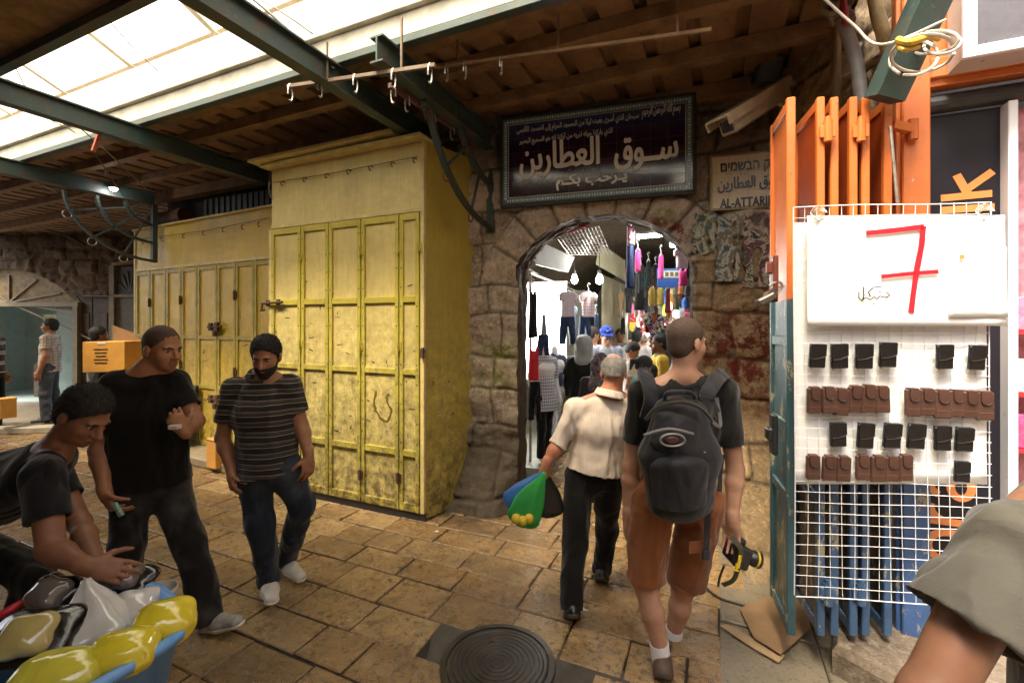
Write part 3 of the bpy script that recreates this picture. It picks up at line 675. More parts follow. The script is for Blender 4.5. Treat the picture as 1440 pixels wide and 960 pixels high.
# ================================================================ FAR CABINET
fa, fb = onY(382, 455, 3.72), None
fdir = nrm(RT*math.cos(math.atan(640/1260))*-1+FW*math.sin(math.atan(640/1260)))     # towards the left end
fO = V(fa[0]+.3, 3.70, 0)
def fpl(px):          # distance along fdir for an image column
    r = FW+RT*(px-CXP)/FPX; A = np.array([[r[0], -fdir[0]], [r[1], -fdir[1]]]); s = np.linalg.solve(A, fO[:2]); return s[1], s[0]
def fpt(px, z, off=0): s, d = fpl(px); return fO+fdir*s+V(0, 0, z)+fnn*off
fnn = nrm(np.cross(fdir, V(0, 0, 1)));  fnn = fnn if np.dot(fnn, FW) < 0 else -fnn
fx = -fdir
fc = thing('shop_cabinet', fpt(290, 0), 'long low ochre metal shop cabinet with narrow door leaves left of the tall one', 'cabinet', 'yellow metal shop cabinets')
def fbox(mb, p0, p1, z0, z1, o0, o1, ch=0.0):
    a, b = fpt(p0, 0), fpt(p1, 0); c = (a+b)/2+fnn*(o0+o1)/2+V(0, 0, (z0+z1)/2); mb.frame(c, [fx, -fnn, V(0, 0, 1)], [np.linalg.norm(b-a)/2, abs(o1-o0)/2, (z1-z0)/2], ch)
FT, FB, FZ = zat(383, 6.85), .12, 3.06
mb = MB(); fbox(mb, 190, 388, FT+.03, FZ, -.03, -.01); mb.build('fascia', M_YELFAR, fc)
mb = MB(); fbox(mb, 189, 388, FT-.01, FT+.03, -.03, .004, .003); fbox(mb, 188.5, 190.5, FB, FZ, -.03, .004); fbox(mb, 189, 388, FZ, FZ+.025, -.45, .03, .003); mb.build('frame', M_YELTRIM, fc)
fs_ = [190, 211, 233, 254.5, 277, 305, 331, 357, 386]
for i in range(8):
    mb = MB(); fbox(mb, fs_[i]+.5, fs_[i+1]-.5, FB, FT-.01, -.03, -.018); lf = mb.build('door_leaf', M_YELFAR, fc); mb = MB(); w = 3.0
    fbox(mb, fs_[i]+.5, fs_[i]+w, FB, FT-.01, -.018, .0); fbox(mb, fs_[i+1]-w, fs_[i+1]-.5, FB, FT-.01, -.018, .0)
    for z in (FT-.07, 1.50, .86, FB): fbox(mb, fs_[i]+w, fs_[i+1]-w, z, z+.05, -.018, -.001)
    mb.build('leaf_rails', plain('olive_rail_paint', (.42, .33, .06), .5, .3, 7, .2, 40), lf)
def fh(px, z):
    c = fpt(px, z, .012); mb = MB(); mb.tube([c-V(0, 0, .06), c+V(0, 0, .06)], .016, 8); mb.frame(c-fnn*.006, [fx, fnn, V(0, 0, 1)], [.035, .006, .04]); mb.build('hinge', M_RUST, fc)
for px, z in ((211, 2.0), (254.5, 2.02), (331, 2.05), (331, 1.1), (254.5, 1.15)): fh(px, z)
for z in (1.66, .74):
    mb = MB(); c = fpt(305, z, .03); mb.tube([c-fx*.14, c+fx*.14], .014, 8); mb.frame(c+fx*.05, [fx, fnn, V(0, 0, 1)], [.03, .02, .06], .005); mb.frame(c-fx*.08, [fx, fnn, V(0, 0, 1)], [.03, .02, .05], .005); mb.frame(c-V(0, 0, .08), [fx, fnn, V(0, 0, 1)], [.025, .02, .04], .01); mb.build('sliding_bolt', M_RUST, fc)
mb = MB(); a, b = fpt(189, 0), fpt(388, 0); mb.quad(a-fnn*.03+V(0, 0, FZ), b-fnn*.03+V(0, 0, FZ), b-fnn*.5+V(0, 0, FZ), a-fnn*.5+V(0, 0, FZ)); mb.quad(a-fnn*.03, a-fnn*.5, a-fnn*.5+V(0, 0, FZ), a-fnn*.03+V(0, 0, FZ)); mb.build('carcass', M_YELFAR, fc)
mb = MB(); mb.tube([fpt(195, 2.93, .02), fpt(290, 2.90, .02), fpt(380, 2.93, .02)], .004, 5)
for px in (205, 232, 262, 290, 318, 345, 368): c = fpt(px, 2.9, .02); mb.tube([c, c+fnn*.03-V(0, 0, .02), c+fnn*.02-V(0, 0, .06), c-V(0, 0, .05)], .005, 5)
mb.build('hook_row', M_RUST, fc)
mb = MB(); rs = random.Random(8)
for i in range(26):
    p = fpt(rs.uniform(195, 380), rs.uniform(.5, 1.6), -.0155); l = rs.uniform(.02, .08); a = rs.choice((0, .3, -.5, 1.2)); d = fx*math.cos(a)+V(0, 0, math.sin(a)); mb.bar(p-d*l/2, p+d*l/2, .004, .008, fnn)
mb.build('pen_marks', plain('dark_scuffs', (.07, .045, .02), .7), fc)
# stone ledge in front of the far cabinet; dark clutter on top of it
mb = MB(); a, b = fpt(189, 0), fpt(388, 0); m = (a+b)/2; mb.frame(m+V(0, 0, .055)+fnn*.13, [fx, fnn, V(0, 0, 1)], [np.linalg.norm(b-a)/2, .22, .058], .02)
tag(mb.build('stone_ledge', plain('worn_ledge_stone', (.24, .19, .125), .65, .35, 6, .4, 50)), kind='structure')
bb = stone_wall('back_wall', fpt(192, 0, -.55), fx, fnn, (-.3, 4.3), (2.4, 3.9), [plain('sooty_plaster', (.05, .04, .033), .85, .4, 6, .4, 40)], None, .05, 41)
tag(bb, 'sooty wall above and behind the low ochre cabinet', 'wall')
rs = random.Random(5)
tk = thing('rolled_shutter', fpt(215, FZ+.03, -.2), 'rusty rolled shutter lying on top of the ochre cabinet', 'shutter')
mb = MB(); mb.tube([fpt(196, FZ+.16, -.2), fpt(240, FZ+.17, -.2)], .12, 14); mb.build('roll', plain('rust_brown_sheet', (.13, .06, .03), .7, .4), tk)
mb = MB(); mb.bar(fpt(238, FZ+.035, -.12), fpt(300, FZ+.04, -.05), .1, .02); mb.build('flat_bar', M_TIMBER, tk)
gl = thing('folded_grille', fpt(320, FZ, -.2), 'dark folded grille lying on the roof of the ochre cabinet', 'grille')
mb = MB()
for i in range(14): mb.bar(fpt(262+i*8, FZ+.03, -.25), fpt(262+i*8, FZ+.36-.004*i, -.25), .07, .02, fnn)
mb.bar(fpt(258, FZ+.06, -.22), fpt(372, FZ+.06, -.22), .03, .03); mb.build('bars', plain('blue_grey_slats', (.07, .085, .09), .5, .4), gl)

# ================================================================ AWNING BRACKETS
def arc_pts(ctr, R, a0, a1, X, n=18): return [V(X, ctr[0]+R*math.cos(a), ctr[1]+R*math.sin(a)) for a in np.linspace(a0, a1, n)]
def flat_arc(mb, pts, w, h):
    for i in range(len(pts)-1):
        c = nrm(pts[i+1]-pts[i]); mb.bar(pts[i]-c*.004, pts[i+1]+c*.004, w, h, V(0, -c[2], c[1]))
def hookring(mb, p, r=.035, ax=(1, 0, 0)):
    mb.tube([p+V(0, r*math.cos(a), -r+r*math.sin(a)) for a in np.linspace(1.6, 6.6, 12)], .006, 6)
b1 = thing('awning_bracket', (-1.93, 3.75, 2.58), 'green curved iron awning bracket on the corner beside the tall yellow cabinet', 'bracket', 'curved iron awning brackets')
XB = -1.93; C1 = (3.86, 3.34)          # centre high at the wall: arcs bulge down and out
for R_o, nm in ((1.10, 0), (.66, 0)):
    mb = MB(); pts = arc_pts((3.86, 3.62), R_o, math.pi+.18 if R_o > 1 else math.pi+.2, 1.5*math.pi, XB); pts = [V(p[0], p[1], 3.62+(p[2]-3.62)*.92) for p in pts]; flat_arc(mb, pts, .05, .028); mb.build('curved_bar', M_GREENST, b1)
mb = MB(); mb.bar((XB, 3.86, 2.56), (XB, 3.86, 3.33), .07, .07, (0, 1, 0)); mb.build('post', M_GREENST, b1)
mb = MB()
for a in (math.pi+.32, math.pi+.75, math.pi+1.2): mb.bar(V(XB, 3.86+.66*math.cos(a), 3.62+.61*math.sin(a)), V(XB, 3.86+1.1*math.cos(a), 3.62+1.01*math.sin(a)), .018, .018, (1, 0, 0))
mb.bar((XB, 2.78, 3.42), (XB, 2.78, 3.28), .05, .06, (1, 0, 0)); mb.build('spokes', M_GREENST, b1)
for a in (math.pi+.35, math.pi+.78, math.pi+1.2): mb = MB(); hookring(mb, V(XB, 3.86+1.13*math.cos(a), 3.62+1.04*math.sin(a))); mb.build('hook', M_RUST, b1)
b2 = thing('awning_bracket', (-7.05, 3.5, 2.6), 'large dark iron awning bracket of three curves beneath the leftmost beam', 'bracket', 'curved iron awning brackets')
XB = -7.05; pc = (3.72, 3.32)
for R_o in (.95, .64, .34):
    mb = MB(); pts = arc_pts(pc, R_o, math.pi+.05, 1.5*math.pi, XB); pts = [V(p[0], p[1], pc[1]+(p[2]-pc[1])*.80) for p in pts]; flat_arc(mb, pts, .045, .03); mb.build('curved_bar', M_GREENST, b2)
mb = MB(); mb.bar((XB, 3.72, 2.54), (XB, 3.72, 3.33), .06, .06, (0, 1, 0)); mb.build('post', M_GREENST, b2)
mb = MB()
for a in (math.pi+.35, math.pi+.8, math.pi+1.2): mb.bar(V(XB, pc[0]+.2*math.cos(a), pc[1]+.16*math.sin(a)), V(XB, pc[0]+.98*math.cos(a), pc[1]+.78*math.sin(a)), .018, .018, (1, 0, 0))
mb.build('spokes', M_GREENST, b2)
for a in (math.pi+.35, math.pi+.8, math.pi+1.2): mb = MB(); hookring(mb, V(XB, pc[0]+.98*math.cos(a), pc[1]+.78*math.sin(a)), .045); mb.build('hook', M_STEEL, b2)
# hook rails
def rail(name, p0, p1, hooks, label, mat=M_RUST, r=.028, hang=None):
    t = thing(name, (np.asarray(p0)+np.asarray(p1))/2, label, 'hook rail', 'hook rails hung beneath the canopy'); mb = MB(); mb.bar(p0, p1, r, r); mb.build('rail', mat, t)
    p0 = np.asarray(p0); p1 = np.asarray(p1)
    for u in hooks:
        p = p0+(p1-p0)*u; d = nrm(np.cross(p1-p0, V(0, 0, 1))); mb = MB()
        mb.tube([p+d*.02*math.cos(a)*1.0+V(0, 0, -.045+.06*math.sin(a)) for a in np.linspace(-.3, 5.2, 14)], .006, 6); mb.build('hook', M_STEEL, t)
    for u in (hang or []):
        p = p0+(p1-p0)*u; mb = MB(); mb.bar(p, V(p[0], p[1], CZ), .012, .012, (1, 0, 0)); mb.build('hanger', mat, t)
rail('hook_rail', onY(405, 122, 2.30), onY(612, 92, 2.30), (.02, .25, .5, .75, .97), 'pale rusty hook rail crossing under the roof edge above the tall cabinet', plain('pale_rusted_bar', (.17, .12, .085), .7, .4, 12), .022, (.3, .8))
rail('hook_rail', onX(548, 120, -1.99), onX(675, 205, -1.99), (.03, .15, .4, .62), 'maroon hook rail running back along the short green beam', M_PINKRAIL, .03, (.5,))
rail('hook_rail', onY(612, 95, 2.62), onY(1000, 42, 2.72), (.05, .13, .28), 'thin dark hook rail fixed along the roof above the tiled sign', M_TIMBER, .018, (.1, .5, .9))
# ================================================================ TILED SIGN over the arch
def aw(px, y, off=0.0):
    """point on the arch wall plane for a pixel, pushed off towards the street"""
    k = (px-CXP)/FPX; t = (k*4.3+.2)/(.958+.286*k); d = 4.3-.286*t; return P(px, y, d)+AW_N*off
S00, S10, S11, S01 = aw(708, 297, .10), aw(978, 276, .10), aw(978, 138, .10), aw(708, 172, .10)
sx = nrm(S10-S00); sx[2] = 0; sx = nrm(sx); SWd = np.linalg.norm((S10-S00)[:2]); zb, zt_ = (S00[2]+S10[2])/2, (S01[2]+S11[2])/2; SH = zt_-zb; sz = V(0, 0, 1); sn = AW_N
SO = S00*V(1, 1, 0)+V(0, 0, zb); SC_ = SO+sx*SWd/2+sz*SH/2
sg = thing('tiled_sign', SO+sx*SWd/2, 'large dark maroon tiled sign with white Arabic lettering above the arch', 'sign')
def m_tilesign():
    t = NT('maroon_glazed_tiles'); z = t.sep()[2]; x = t.sep()[0]
    c = t.ramp(t.math('DIVIDE', z, SH), [(0, (.03, .006, .009)), (.45, (.028, .007, .014)), (.66, (.022, .010, .035)), (.80, (.03, .04, .11)), (1, (.05, .085, .20))])
    c = t.mix(t.ramp(t.noise(3.5, 5, .7), [(.5, 0), (.75, .5)]), c, (.05, .03, .12)); t.set(c, .12, Specular_IOR_Level=.6); t.bump(t.noise(6, 2), .05, .01); return t.m
mb = MB(); mb.frame(SC_-sn*.02, [sx, sz, sn], [SWd/2, SH/2, .02], .004); mb.build('backing_frame', M_DARK, sg)
mb = MB(); mb.frame(SC_+sn*.004, [sx, sz, sn], [SWd/2-.03, SH/2-.03, .004]); mb.build('border', plain('blue_green_tile_border', (.10, .17, .19), .2, .3, 30, .05), sg)
mb = MB(); mb.frame(SC_+sn*.0065, [sx, sz, sn], [SWd/2-.082, SH/2-.082, .006], .002); mb.build('white_line', plain('white_glaze_line', (.5, .5, .47), .3), sg)
mb = MB(); mb.frame(SC_+sn*.0085, [sx, sz, sn], [SWd/2-.088, SH/2-.088, .006], .001); mb.build('tile_field', m_tilesign(), sg)
mb = MB(); iw, ih = SWd-.176, SH-.176      # tile joints
for i in range(1, 11): u = -iw/2+iw*i/11; mb.frame(SC_+sx*u+sn*.0146, [sx, sz, sn], [.0012, ih/2, .0005])
for j in range(1, 5): v = -ih/2+ih*j/5; mb.frame(SC_+sz*v+sn*.0146, [sx, sz, sn], [iw/2, .0012, .0005])
mb.build('tile_joints', plain('grey_joint', (.09, .075, .08), .6), sg)
mb = MB()          # ornament of the border: small diamonds and beads
for s_, (n_, L, a, b) in enumerate(((34, SWd-.11, sx, sz), (34, SWd-.11, sx, -sz), (15, SH-.11, sz, sx), (15, SH-.11, sz, -sx))):
    off = (SH/2-.056) if s_ < 2 else (SWd/2-.056)
    for i in range(n_):
        c = SC_+a*(-L/2+L*(i+.5)/n_)+b*off+sn*.0085; r = .016
        mb.add([c+a*r, c+b*r, c-a*r, c-b*r], [(0, 1, 2, 3)] if np.dot(np.cross(a, b), sn) > 0 else [(3, 2, 1, 0)])
        mb.frame(c+a*L/n_/2, [a, b, np.cross(a, b)], [.004, .016, .001])
mb.build('border_ornament', plain('pale_blue_ornament', (.42, .52, .52), .25), sg)
def sp(px, y): k = aw(px, y, .10); u = np.dot((k-SO)[:2], sx[:2]); return SO+sx*u+sz*(k[2]-zb)+sn*.0155
WHT = plain('white_tile_lettering', (.84, .84, .81), .3, .08)
tilt = nrm(sx+sz*.0)
mb = MB(); put_text(mb, arabic('ســوق'), sp(908, 222), sx, sz, .50, .3, .001, .007, height=.27); put_text(mb, arabic('العطارين'), sp(789, 229), sx, sz, .70, .3, .001, .007, height=.31); mb.build('title_lettering', WHT, sg)
mb = MB(); put_text(mb, arabic('يـرحب بكـم'), sp(833, 259), sx, sz, .60, .15, .001, .004, height=.13); mb.build('welcome_lettering', WHT, sg)
SLV = plain('silver_tile_lettering', (.52, .53, .55), .3, .1)
mb = MB(); put_text(mb, arabic('سبحان الذي أسرى بعبده ليلا من المسجد الحرام إلى المسجد الأقصى'), sp(812, 182), sx, sz, 1.06, .08, .001, .0012, height=.085); put_text(mb, arabic('الذي باركنا حوله لنريه من آياتنا إنه هو السميع البصير'), sp(797, 200), sx, sz, .82, .08, .001, .0012, height=.075); mb.build('verse_lettering', SLV, sg)
mb = MB(); put_text(mb, arabic('بسم الله الرحمن الرحيم'), sp(929, 165), sx, sz, .30, .1, .001, .002, .25, height=.105); mb.build('ornate_lettering', SLV, sg)
mb = MB(); c = sp(953, 250); mb.frame(c, [sx, sz, sn], [.05, .003, .0005]); mb.frame(c-sz*.015, [sx, sz, sn], [.035, .002, .0005]); mb.build('maker_line', SLV, sg)

# ================================================================ STREET NAME SIGN
k0, k1 = aw(997, 299, .05), aw(1106, 294, .05); tx = nrm((k1-k0)*V(1, 1, 0)); TW = np.linalg.norm((k1-k0)[:2]); z0, z1 = k0[2], aw(997, 222, .05)[2]; TH_ = z1-z0; tn = nrm(np.cross(V(0, 0, 1), tx)); tn = tn if np.dot(tn, FW) < 0 else -tn
TO = k0*V(1, 1, 0)+V(0, 0, z0); tC = TO+tx*TW/2+sz*TH_/2
ts = thing('street_sign', TO+tx*TW/2, 'cream ceramic street name sign in Hebrew, Arabic and Latin letters', 'sign')
mb = MB(); mb.frame(tC-tn*.012, [tx, sz, tn], [TW/2, TH_/2, .014], .003); mb.build('ochre_border', plain('ochre_rope_border', (.34, .26, .10), .35, .4, 60), ts)
mb = MB(); mb.frame(tC+tn*.002, [tx, sz, tn], [TW/2-.02, TH_/2-.02, .004], .002); mb.build('tile_face', plain('cream_glazed_tile', (.76, .64, .43), .5, .12, 5, .03), ts)
mb = MB()
for j in (1, 2): mb.frame(tC+sz*(-TH_/2+TH_*j/3)+tn*.0062, [tx, sz, tn], [TW/2-.02, .001, .0004])
for i in range(1, 4): mb.frame(tC+tx*(-TW/2+TW*i/4)+tn*.0062, [tx, sz, tn], [.001, TH_/2-.02, .0004])
mb.build('tile_joints', plain('grey_joint2', (.30, .25, .17), .6), ts)
BLK = plain('black_glaze_lettering', (.012, .011, .01), .3, .1)
def tp(px, y): k = aw(px, y, .05); u = np.dot((k-TO)[:2], tx[:2]); return TO+tx*u+sz*(k[2]-z0)+tn*.0066
mb = MB(); put_text(mb, 'שוק הבשמים'[::-1], tp(1054, 238), tx, sz, .44, .1, .0006, .0022, height=.09)
for px in (1020, 1026, 1040, 1046, 1058): mb.frame(tp(px, 248), [tx, sz, tn], [.004, .004, .0006])
mb.build('hebrew_lettering', BLK, ts)
mb = MB(); put_text(mb, arabic('سوق العطارين'), tp(1052, 261), tx, sz, .46, .1, .0006, .002, height=.12); mb.build('arabic_lettering', BLK, ts)
mb = MB(); put_text(mb, 'AL-ATTARIN st.', tp(1057, 286), tx, sz, .48, .1, .0006, .0025, height=.072); mb.build('latin_lettering', BLK, ts)

# ================================================================ TORN POSTERS on the right of the arch
def m_poster(name, cols, seed):
    t = NT(name); co = t.co((1, 1, 1)); n = t.noise(4.5+.6*seed, 6, .7, None, .6); r = t.ramp(n, [(.36, cols[0]), (.43, cols[1]), (.5, cols[2]), (.57, cols[3]), (.64, cols[1])], 'CONSTANT')
    r = t.mix(t.ramp(t.noise(30, 5, .8), [(.5, 0), (.6, .6)]), r, (.16, .13, .09)); t.set(r, .7); t.bump(n, .6, .01); return t.m
def torn(px0, y0, px1, y1, seed, mat, label, depth=.055, name='torn_poster'):
    a, b = aw(px0, y1, depth), aw(px1, y1, depth); z0 = a[2]; z1 = aw(px0, y0, depth)[2]; w = np.linalg.norm((b-a)[:2]); ux = nrm((b-a)*V(1, 1, 0)); n = 24; rs = np.random.default_rng(seed); vs = []; fs = []
    for i in range(n+1):
        for j in range(n+1):
            u, v = i/n, j/n; e = min(u, 1-u, v, 1-v); jit = (rs.random(2)-.5)*.03*(1 if e < .001 else .3)
            vs.append(a*V(1, 1, 0)+V(0, 0, z0)+ux*(u*w+jit[0])+sz*(v*(z1-z0)+jit[1])+AW_N*(.012*vnoise(V(u*6, v*6, seed), seed)+.02*(e > 0.2)*0))
    hole = vnoise(np.array([[i/n*5, j/n*5, seed*1.7] for i in range(n) for j in range(n)]), seed+3).reshape(n, n)
    for i in range(n):
        for j in range(n):
            if hole[i, j] < .70: q = [i*(n+1)+j, (i+1)*(n+1)+j, (i+1)*(n+1)+j+1, i*(n+1)+j+1]; fs.append(q)
    o = mesh_obj(name, vs, fs, mat); tag(o, label, 'poster', 'torn posters on the stone wall'); md = o.modifiers.new('thickness', 'SOLIDIFY'); md.thickness = .003; return o
torn(972, 303, 1004, 358, 1, m_poster('torn_paper_a', [(.04, .07, .06), (.42, .38, .28), (.07, .12, .09), (.30, .25, .17)], 1), 'torn greenish poster remains nearest the arch under the street sign')
torn(1006, 306, 1037, 395, 2, m_poster('torn_paper_b', [(.04, .10, .14), (.45, .42, .34), (.16, .13, .09), (.08, .16, .20)], 2), 'torn bluish poster strip below the street sign')
torn(1043, 302, 1084, 405, 3, m_poster('torn_paper_c', [(.03, .045, .035), (.48, .42, .32), (.15, .03, .05), (.05, .09, .07)], 3), 'torn poster with a dark red patch beside the orange door')

# ================================================================ SECURITY CAMERA, FLOODLIGHT
M_CREAM = plain('dirty_cream_plastic', (.50, .42, .29), .45, .3, 7, .1, 40)
cf, cb = P(1022, 178, 3.05), P(1100, 128, 3.35)
ca = nrm(cb-cf); cs = nrm(np.cross(ca, V(0, 0, 1))); cu = np.cross(cs, ca)
sc_ = thing('security_camera', cb, 'long cream security camera housing pointing down over the arch', 'camera'); c = (cf+cb)/2; L = np.linalg.norm(cb-cf)
mb = MB(); mb.frame(c, [ca, cs, cu], [L/2, .060, .060], .012); mb.build('housing', M_CREAM, sc_)
mb = MB(); mb.frame(c+cu*.074-ca*.04, [ca, cs, cu], [L/2+.045, .082, .008], .004); 
for s in (-1, 1): mb.frame(c+cs*s*.081+cu*.045-ca*.04, [ca, cs, cu], [L/2+.045, .004, .03])
mb.build('sun_shield', M_CREAM, sc_)
mb = MB(); mb.frame(c-ca*(L/2+.001), [ca, cs, cu], [.004, .040, .038], .004); mb.build('front_glass', plain('black_glass', (.012, .012, .014), .08), sc_)
mb = MB(); mb.tube([cb-cu*.05-ca*.1, cb-cu*.12+ca*.02, aw(1105, 150, .02)], .022, 10); mb.lathe(aw(1105, 150, .01), [(.05, 0), (.045, .02)], 16, AW_N); mb.build('wall_bracket', M_CREAM, sc_)
fl = thing('floodlight', P(1081, 98, 3.4), 'small dark square floodlight on the wall above the security camera', 'floodlight'); c = P(1081, 97, 3.42); d_ = nrm(-FW*.8-V(0, 0, .5)-RT*.1); u_ = nrm(np.cross(d_, RT)); r_ = np.cross(u_, d_)
mb = MB(); mb.frame(c, [r_, u_, d_], [.095, .105, .04], .012); mb.build('housing', M_DARK, fl)
mb = MB(); mb.frame(c+d_*.04, [r_, u_, d_], [.075, .08, .004], .002); mb.build('glass', plain('grey_lamp_glass', (.10, .11, .12), .12), fl)
mb = MB(); mb.tube([c-d_*.03, c-d_*.1+V(0, 0, .1), P(1085, 60, 3.55)], .012, 8); mb.build('arm', M_DARK, fl)

# ================================================================ SHOP FRONT on the right
SF = LD(2.03, 2.3); YS = SF[1]
def sfx(px): return onY(px, 455, YS)[0]
ZL = onY(1300, 118, YS)[2]
def m_two(name, top, bot, zsplit):
    t = NT(name); z = t.math('ADD', t.sep()[2], t.math('MULTIPLY', t.math('SUBTRACT', t.noise(9, 4), .5), .05))
    ct = t.ramp(t.noise(3, 5, .65), [(.3, sh(top, .8)), (.7, sh(top, 1.1))]); cb_ = t.ramp(t.noise(4, 6, .7), [(.3, sh(bot, .65)), (.7, sh(bot, 1.25))])
    cb_ = t.mix(t.ramp(t.noise(13, 6, .78, t.co((1, 1, .5))), [(.565, 0), (.60, .85)]), cb_, (.40, .36, .22))
    c = t.mix(t.math('GREATER_THAN', z, zsplit), cb_, ct)
    c = t.mix(t.ramp(t.noise(21, 6, .75), [(.655, 0), (.675, .95)]), c, (.07, .03, .02)); c = t.mix(t.ramp(t.noise(16, 4), [(.72, 0), (.73, .9)]), c, (.45, .42, .38))
    t.set(c, t.ramp(t.noise(8, 3), [(.3, .3), (.7, .5)])); b = t.bump(t.noise(4, 4), .2, .01); t.bump(t.noise(60, 5), .25, .004, b); return t.m
ORG, BLU = (.62, .165, .035), (.055, .12, .25)
M_DOOR2 = m_two('orange_over_blue_paint', ORG, BLU, 1.62); M_DOORT = m_two('orange_over_teal_paint', (.60, .155, .035), (.045, .105, .13), 1.62-.0); M_DOORIN = m_two('inner_leaf_painted_shade', (.40, .075, .014), (.012, .016, .03), 1.62); M_POST = m_two('orange_over_blue_post_paint', ORG, (.06, .13, .32), 1.35)  # inner leaf sheets: shade between the leaves is put into darker paint
sf = thing('phone_shop', (sfx(1350), YS, 0), 'orange framed phone shop front with a dark panel at the right edge', 'shop front')
mb = MB(); mb.box((sfx(1264), YS-.05, .14), (sfx(1303), YS+.09, 3.9), .006); mb.box((sfx(1258), YS-.02, .14), (sfx(1265), YS+.05, 3.9), .003); mb.build('door_post', M_POST, sf)
mb = MB(); mb.box((sfx(1303), YS-.05, ZL), (2.6, YS+.09, ZL+.10), .006); mb.box((sfx(1303), YS-.03, ZL-.035), (2.6, YS+.05, ZL), .003); mb.box((sfx(1303), YS-.02, ZL+.1), (2.6, YS+.05, 3.9)); mb.build('lintel', plain('orange_gloss_paint', ORG, .4, .25, 4, .15, 50), sf)
def m_panel():
    t = NT('dark_violet_grey_panel'); t.set(t.ramp(t.noise(2, 4), [(.3, (.015, .013, .016)), (.7, (.022, .018, .023))]), .35, Specular_IOR_Level=.2); return t.m
M_PAN = m_panel(); yp = YS+.05; zp1 = onY(1302, 160, yp)[2]-.02
mb = MB(); mb.box((sfx(1303), yp, .2), (sfx(1416), yp+.02, zp1)); pn = mb.build('dark_panel', M_PAN, sf)
mb = MB(); mb.tube([V(sfx(1303), yp-.02, zp1+.05), V(2.6, yp-.02, zp1+.05)], .045, 14); mb.build('shutter_tube', M_DARK, sf)
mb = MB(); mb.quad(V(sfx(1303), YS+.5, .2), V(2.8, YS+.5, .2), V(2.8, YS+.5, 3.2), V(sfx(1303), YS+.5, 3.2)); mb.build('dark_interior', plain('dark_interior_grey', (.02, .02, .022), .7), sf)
mb = MB(); mb.box((sfx(1415), YS-.02, .2), (sfx(1429), YS+.06, zp1), .004); mb.build('white_edge', plain('white_plastic_edge', (.75, .75, .76), .35, .05), sf)
# panel lettering, reading upwards
def pp(px, y): p = onY(px, y, yp-.001); p[1] = yp-.001; return p
OR2 = plain('orange_vinyl_lettering', (.72, .24, .06), .4, .08)
def ribbon(uv, w, off):
    # thick flat letter stroke: u runs up the panel, v towards the left, from the point (X0, z0)
    k = pp(1372, 800); Q = [k+V(0, -off, 0)+V(0, 0, u)+V(-v, 0, 0) for u, v in uv]; L = []; n = len(Q)
    for i in range(n):
        s_ = nrm(np.cross(nrm(Q[min(n-1, i+1)]-Q[max(0, i-1)]), V(0, 1, 0))); L += [Q[i]+s_*w/2, Q[i]-s_*w/2]
    o = mesh_obj('panel_lettering', L, [(2*i, 2*i+2, 2*i+3, 2*i+1) for i in range(n-1)], OR2, pn); o.modifiers.new('thickness', 'SOLIDIFY').thickness = .001
X_ = .20; ring = lambda cu, cv, a, b, t0, t1: [(cu+a*math.cos(t), cv+b*math.sin(t)) for t in np.linspace(t0, t1, 28)]
ribbon(ring(.09, .10, .072, .085, 0, 2*math.pi), .036, .001)
ribbon([(.215, 0), (.215, .19)], .036, .001); ribbon(ring(.285, .10, .068, .075, math.pi*.98, math.pi*.42), .036, .002)
ribbon(ring(.395, .055, .055, .040, 0, 2*math.pi), .034, .001); ribbon([(.462, 0), (.462, .12)], .036, .002); ribbon(ring(.402, .115, .060, .060, 0, math.pi*.85), .034, .003)
mb = MB()
stk = [0]
def stroke(mb, a, b, w=.034):
    stk[0] += 1; mb.bar(a, b, .002+.0012*stk[0], w, np.cross(nrm(b-a), V(0, 1, 0)))
stroke(mb, pp(1323, 279), pp(1395, 272)); stroke(mb, pp(1362, 275), pp(1345, 246)); stroke(mb, pp(1360, 266), pp(1396, 241)); stroke(mb, pp(1323, 296), pp(1398, 291)); mb.build('panel_lettering', OR2, pn)
# window with pink goods right of the white edge
mb = MB(); mb.box((sfx(1429), YS+.10, .2), (2.6, YS+.12, zp1)); mb.build('window_backdrop', plain('pink_display_print', (.55, .22, .26), .5, .6, 14, .05), sf)
mb = MB(); 
for y in (470, 560, 640): mb.box((sfx(1429), YS+.0, zat(y, 2.1)), (2.6, YS+.1, zat(y, 2.1)+.015))
mb.build('display_shelf', plain('red_shelf_edge', (.5, .03, .04), .4), sf)
rs = random.Random(2)
for r_i, y in enumerate((470, 560, 640)):
    for j in range(8):
        cx = sfx(1433)+.03+j*.075; z = zat(y, 2.1)+.017
        mb = MB(); mb.box((cx-.03, YS+.02, z), (cx+.03, YS+.08, z+.16), .006); o = mb.build('packaged_phone_cover', plain('pink_packet_%d' % ((r_i+j) % 3), [(.7, .2, .3), (.65, .5, .5), (.5, .08, .2)][(r_i+j) % 3], .3, .5, 30), sf)
# light box sign above
X0, X1, Yf, zb_ = 1.03, 2.4, 2.717, 2.90
lb = thing('box_sign', (1.6, 2.8, zb_), 'large box sign with a white metal rim and grey face at the upper right corner', 'sign')
mb = MB(); mb.box((X0, Yf+.012, zb_), (X1, YS-.052, 3.8), .004); mb.build('casing', plain('beige_white_casing', (.50, .46, .38), .5, .15, 5), lb)
mb = MB(); W_ = .045
mb.box((X0-.004, Yf-.012, zb_-.004), (X0+W_, Yf+.012, 3.8), .004); mb.box((X0+W_, Yf-.012, zb_-.004), (X1, Yf+.012, zb_+W_), .004); mb.build('rim', plain('white_enamel_rim', (.78, .78, .78), .35, .05), lb)
mb = MB(); mb.box((X0+W_, Yf, zb_+W_), (X1, Yf+.01, 3.8)); mb.build('face', plain('smoky_grey_face', (.10, .09, .095), .3, .3, 6, .03), lb)
mb = MB()
